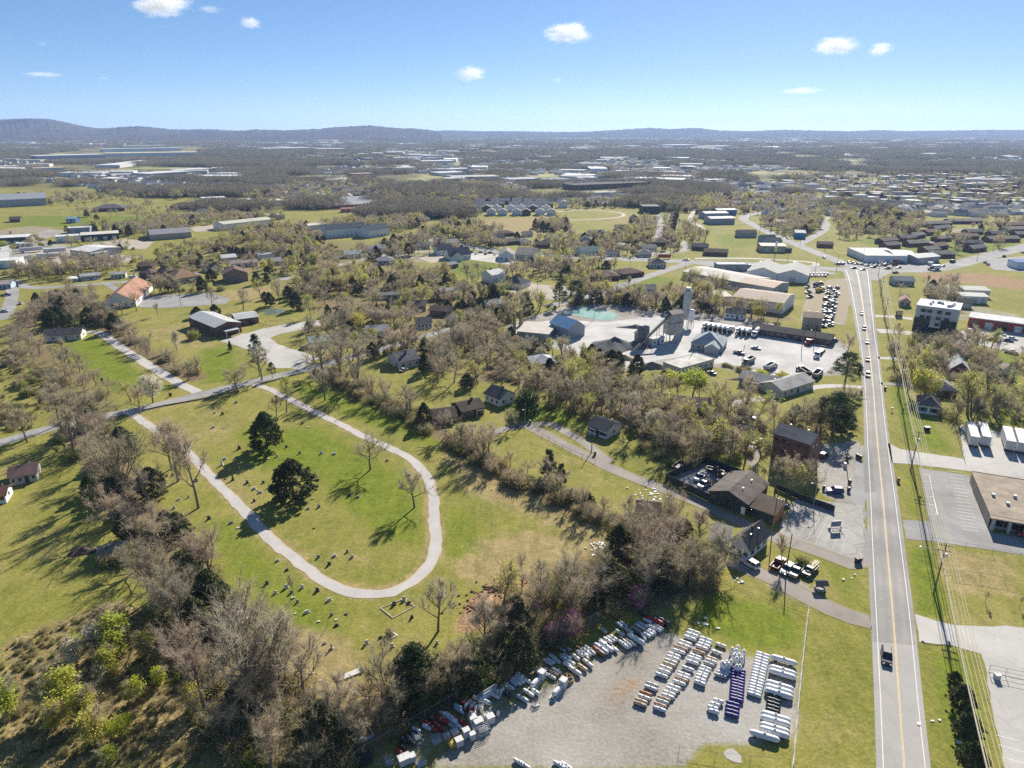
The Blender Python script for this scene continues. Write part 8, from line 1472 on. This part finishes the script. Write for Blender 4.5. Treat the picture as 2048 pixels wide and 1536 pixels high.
scatter('far_houses', 'pale and dark roofs of houses scattered through the far woods', 'houses', HS, np.stack([xh[q], yh[q], np.zeros(len(q))], 1), np.ones((len(q), 3)), rg.choice([0,1.57,.3,-.4,.1], len(q)), hx)
TWIGF = MVAR('far_twigs', [(.23,.195,.16), (.31,.265,.21), (.18,.165,.14), (.27,.26,.15), (.33,.28,.225), (.19,.19,.17)], .95, .2)
EVGF = MVAR('far_evergreens', [(.06,.08,.04), (.10,.12,.055), (.3,.32,.11)], .9, .2)
def clump(seed, n, size, H, tri, ntri):
    rg = nrg(seed); V, MI = [], []
    for i in range(n):
        x, y = rg.uniform(-size/2, size/2, 2); h = H*rg.uniform(.65, 1.2); r = h*rg.uniform(.3,.42); ev = rg.random() < .12
        u = rg.normal(size=(ntri,3)); u /= np.linalg.norm(u, axis=1, keepdims=True); u *= rg.uniform(.4,1,(ntri,1))**.5
        c = np.array([x,y,h*.58])+u*np.array([r,r,h*.42]); a, b = rg.normal(size=(ntri,3))*tri, rg.normal(size=(ntri,3))*tri
        V.append(np.stack([c-a*.5, c+b*.5, c+a*.5], 1).reshape(-1,3)); MI.append(np.full(ntri, int(ev)))
    V = np.concatenate(V); return npmesh('clump', V, np.arange(len(V)).reshape(-1,3), [TWIGF, EVGF], np.concatenate(MI))
CL = [clump(500+i, 16, 42, 11, .85, 80) for i in range(6)] + [clump(520+i, 26, 85, 11, 1.7, 34) for i in range(5)]
rg = nrg(77); N_ = 42000; vv = rg.uniform(0, 1, N_); yy = 1.0/(1/700+(1/9000-1/700)*vv)     # denser near, thinner with distance
yy = np.concatenate([yy, rg.uniform(700, 3200, 26000)]); xx = rg.uniform(-.80, .80, len(yy))*yy
den = vnoise(xx, yy, 420, 1)*.34+vnoise(xx, yy, 150, 2)*.33+vnoise(xx, yy, 60, 3)*.33
big = yy > 2300
keep = den > np.where(yy < 1500, .475, np.where(yy < 3000, .465, .425))
pyv = 256+1550*96/yy; pxv = 1024+1365*xx/(yy*CP+96*SP)
dtown = (pxv > 1560) & (pyv > 345) & (pyv < 412); keep &= ~(dtown & (den < .46))
for p in OPENP:
    m = keep.copy(); idx_ = np.nonzero(m)[0]; s_ = sdf(p, xx[idx_], yy[idx_]); keep[idx_[s_ < 15]] = False
ki = np.nonzero(keep)[0]
for a, b in BL: ki = ki[(np.abs(xx[ki]-a) > 22+.006*b) | (np.abs(yy[ki]-b) > 24+.012*b)]
for e in EXCL:
    if e[0] == 'l' and max(q[1] for q in e[1]) > 650: ki = ki[line_d(e[1], xx[ki], yy[ki]) > e[2]+26]
ki = ki[yy[ki] > 800]
hs = set(zip((xh[q]//26).astype(int).tolist(), (yh[q]//26).astype(int).tolist()))     # no clump on or just before a house
cx_, cy_ = (xx[ki]//26).astype(int), (yy[ki]//26).astype(int); sizec = np.where(yy[ki] > 2300, 2, 1)
ki = ki[np.array([c == 2 or not any((a, b+j) in hs for j in (0,1)) for a, b, c in zip(cx_, cy_, sizec)])]
xs_, ys_ = xx[ki], yy[ki]; bigk = ys_ > 2300
ix = np.where(bigk, 6+rg.integers(0, 5, len(ki)), rg.integers(0, 6, len(ki))); sg = np.where(bigk, np.clip(ys_/4200, .8, 2.0), rg.uniform(.75, 1.15, len(ki)))
scatter('far_woods', 'bluish brown woods spreading over the far plain to the hills', 'woods', CL, np.stack([xs_, ys_, np.zeros(len(ki))], 1), np.stack([sg, sg, rg.uniform(.8, 1.15, len(ki))], 1), rg.uniform(0, 6.28, len(ki)), ix)
print('far woods clumps', len(ki))
# ---------------------------------------------------------------- hills on the horizon
def hills(name, px, dist, depth, rgb, seed):
    rg = nrg(seed); t = NT(name + '_woods'); p = t.pos(); n1 = t.noise(p, .012, 6, .7); n2 = t.noise(p, .0016, 3, .5)
    t.set('Base Color', t.ramp(t.math('ADD', t.math('MULTIPLY', n1, .7), t.math('MULTIPLY', n2, .3)), [(.35, tuple(q*.6 for q in rgb)), (.65, tuple(q*1.35 for q in rgb))])); t.set('Roughness', 1.0); t.set('Specular IOR Level', 0.0)
    xs = np.arange(px[0][0], px[-1][0]+1, 4.0); pr = np.interp(xs, [q[0] for q in px], [q[1] for q in px]); V = []; rows = 15
    pr = np.convolve(np.pad(pr, 4, 'edge'), np.ones(9)/9, 'valid')
    for x, y in zip(xs, pr):
        u = (x-1024)/FPX; v = (768-y)/FPX; d = Vector((u, CP+v*SP, -SP+v*CP)); top = CH+d.z/d.y*dist; r0 = rg.normal()*2
        for k in range(rows):
            s = k/(rows-1)*2-1; yy_ = dist+s*depth; prof = math.exp(-(s*1.75)**2) if abs(s) < 1 else 0
            V.append((d.x/d.y*yy_, yy_, max(-.5, top*prof*(1 if abs(s) < .1 else rg.uniform(.9,1.03)) + r0*prof)-(.5 if abs(s) > .99 else 0)))
    n = len(xs); F = [(i*rows+k, i*rows+k+1, (i+1)*rows+k+1, (i+1)*rows+k) for i in range(n-1) for k in range(rows-1)]
    me = npmesh(name, V, [f[::-1] for f in F], [t.mat]); me.polygons.foreach_set('use_smooth', [True]*len(F)); o = link(bpy.data.objects.new(name, me)); o['kind'] = 'structure'
hills('hills', [(-260,244),(-120,246),(0,239),(40,237),(72,236),(110,239),(150,249),(195,257),(235,255),(275,251.5),(310,255),(350,259),(420,258),(470,262),(515,258.5),(570,261),(630,258),(690,253),(740,250.5),(790,256),(835,257),(870,261),(885,264.5)], 7600, 2300, (.075,.067,.055), 1)
hills('hills', [(860,263),(900,260),(960,262.5),(1040,263),(1110,264.5),(1180,263),(1225,260),(1270,257.5),(1305,255),(1335,258.5),(1362,257),(1392,255),(1430,260.5),(1500,262.5),(1560,259.5),(1620,260.5),(1700,262.5),(1760,259.5),(1800,262),(1900,261),(1980,259.5),(2048,260),(2320,262)], 9500, 1900, (.075,.07,.055), 2)
hills('hills', [(880,266),(930,262.5),(1020,262),(1090,263),(1180,265),(1260,266),(1640,266),(1720,263.5),(1850,265),(1960,264.5),(2300,266)], 12600, 900, (.09,.085,.07), 3)
# ---------------------------------------------------------------- small clouds (real volumes, high above the plain)
def cloud(px, py, w, hgt, label, dens=.012, dist=9000, seed=0):
    u = (px-1024)/FPX; v = (768-py)/FPX; d = Vector((u, CP+v*SP, -SP+v*CP)); c = Vector((0,0,CH))+d/d.y*dist; k = dist/d.y/FPX
    m = MB(); m.lathe([(max(.02, math.sin(math.pi*i/10)), -math.cos(math.pi*i/10)) for i in range(11)], 18); o = m.build('cloud', [], None, True)
    o.location = c; o.scale = (w*k/2*1.2, w*k/2*.8, hgt*k/2*1.25)
    t = NT('cloud_vapour'); p = t.obj(); t.t.nodes.remove(t.b)
    ln = t.n('VectorMath', {0: p}, operation='LENGTH').outputs['Value']
    q = t.n('VectorMath', {0: p, 1: (seed*3.7, seed*1.3, 0)}, operation='ADD').outputs[0]
    nz = t.noise(q, 1.9, 6, .62); f = t.math('SUBTRACT', t.math('ADD', nz, .28), t.math('MULTIPLY', ln, .62))
    vs = t.n('VolumePrincipled', {'Color': (1,1,1,1), 'Density': t.math('MULTIPLY', t.smooth(f, .26, .7), dens), 'Anisotropy': .2}); vs.inputs['Emission Strength'].default_value = 0
    t.t.links.new(vs.outputs[0], t.o.inputs['Volume']); o.data.materials.append(t.mat); tag(o, label, 'cloud', 'small clouds in the blue sky'); return o
for i, (x, y, w, h, lb) in enumerate(((318,8,125,44,'largest white cloud, cut by the top edge at upper left'),(420,19,50,16,'thin wisp right of the largest cloud'),(500,46,46,24,'small soft cloud below the thin wisp'),(1138,66,100,42,'bright puffy cloud above the centre'),(942,147,68,32,'small puffy cloud lower left of the bright central one'),
   (1672,92,92,36,'larger of two white clouds at upper right'),(1762,98,52,28,'smaller of two white clouds at upper right'),(86,149,84,11,'flat thin cloud streak low at left'),(86,87,20,10,'tiny wisp above the flat streak at left'),(1604,181,92,14,'faint grey wisp below the right clouds'),(1115,160,28,12,'tiny faint wisp right of the lower central cloud'),(208,156,22,8,'tiny wisp right of the flat streak'),(652,252,24,12,'little white puff resting on the hills'))):
    cloud(x, y, w, h, lb, .0085 if w > 45 and h > 20 else .0032, seed=i)
# ---------------------------------------------------------------- haze
m = MB(); m.box(-16500, 16500, -950, 17500, -1.5, 262); hz = m.build('haze', []); hz['kind'] = 'stuff'
t = NT('haze_air'); t.t.nodes.remove(t.b); vp = t.n('VolumePrincipled', {'Color': (.42,.60,1,1), 'Density': 5.6e-5, 'Anisotropy': .25}); t.t.links.new(vp.outputs[0], t.o.inputs['Volume']); hz.data.materials.append(t.mat)
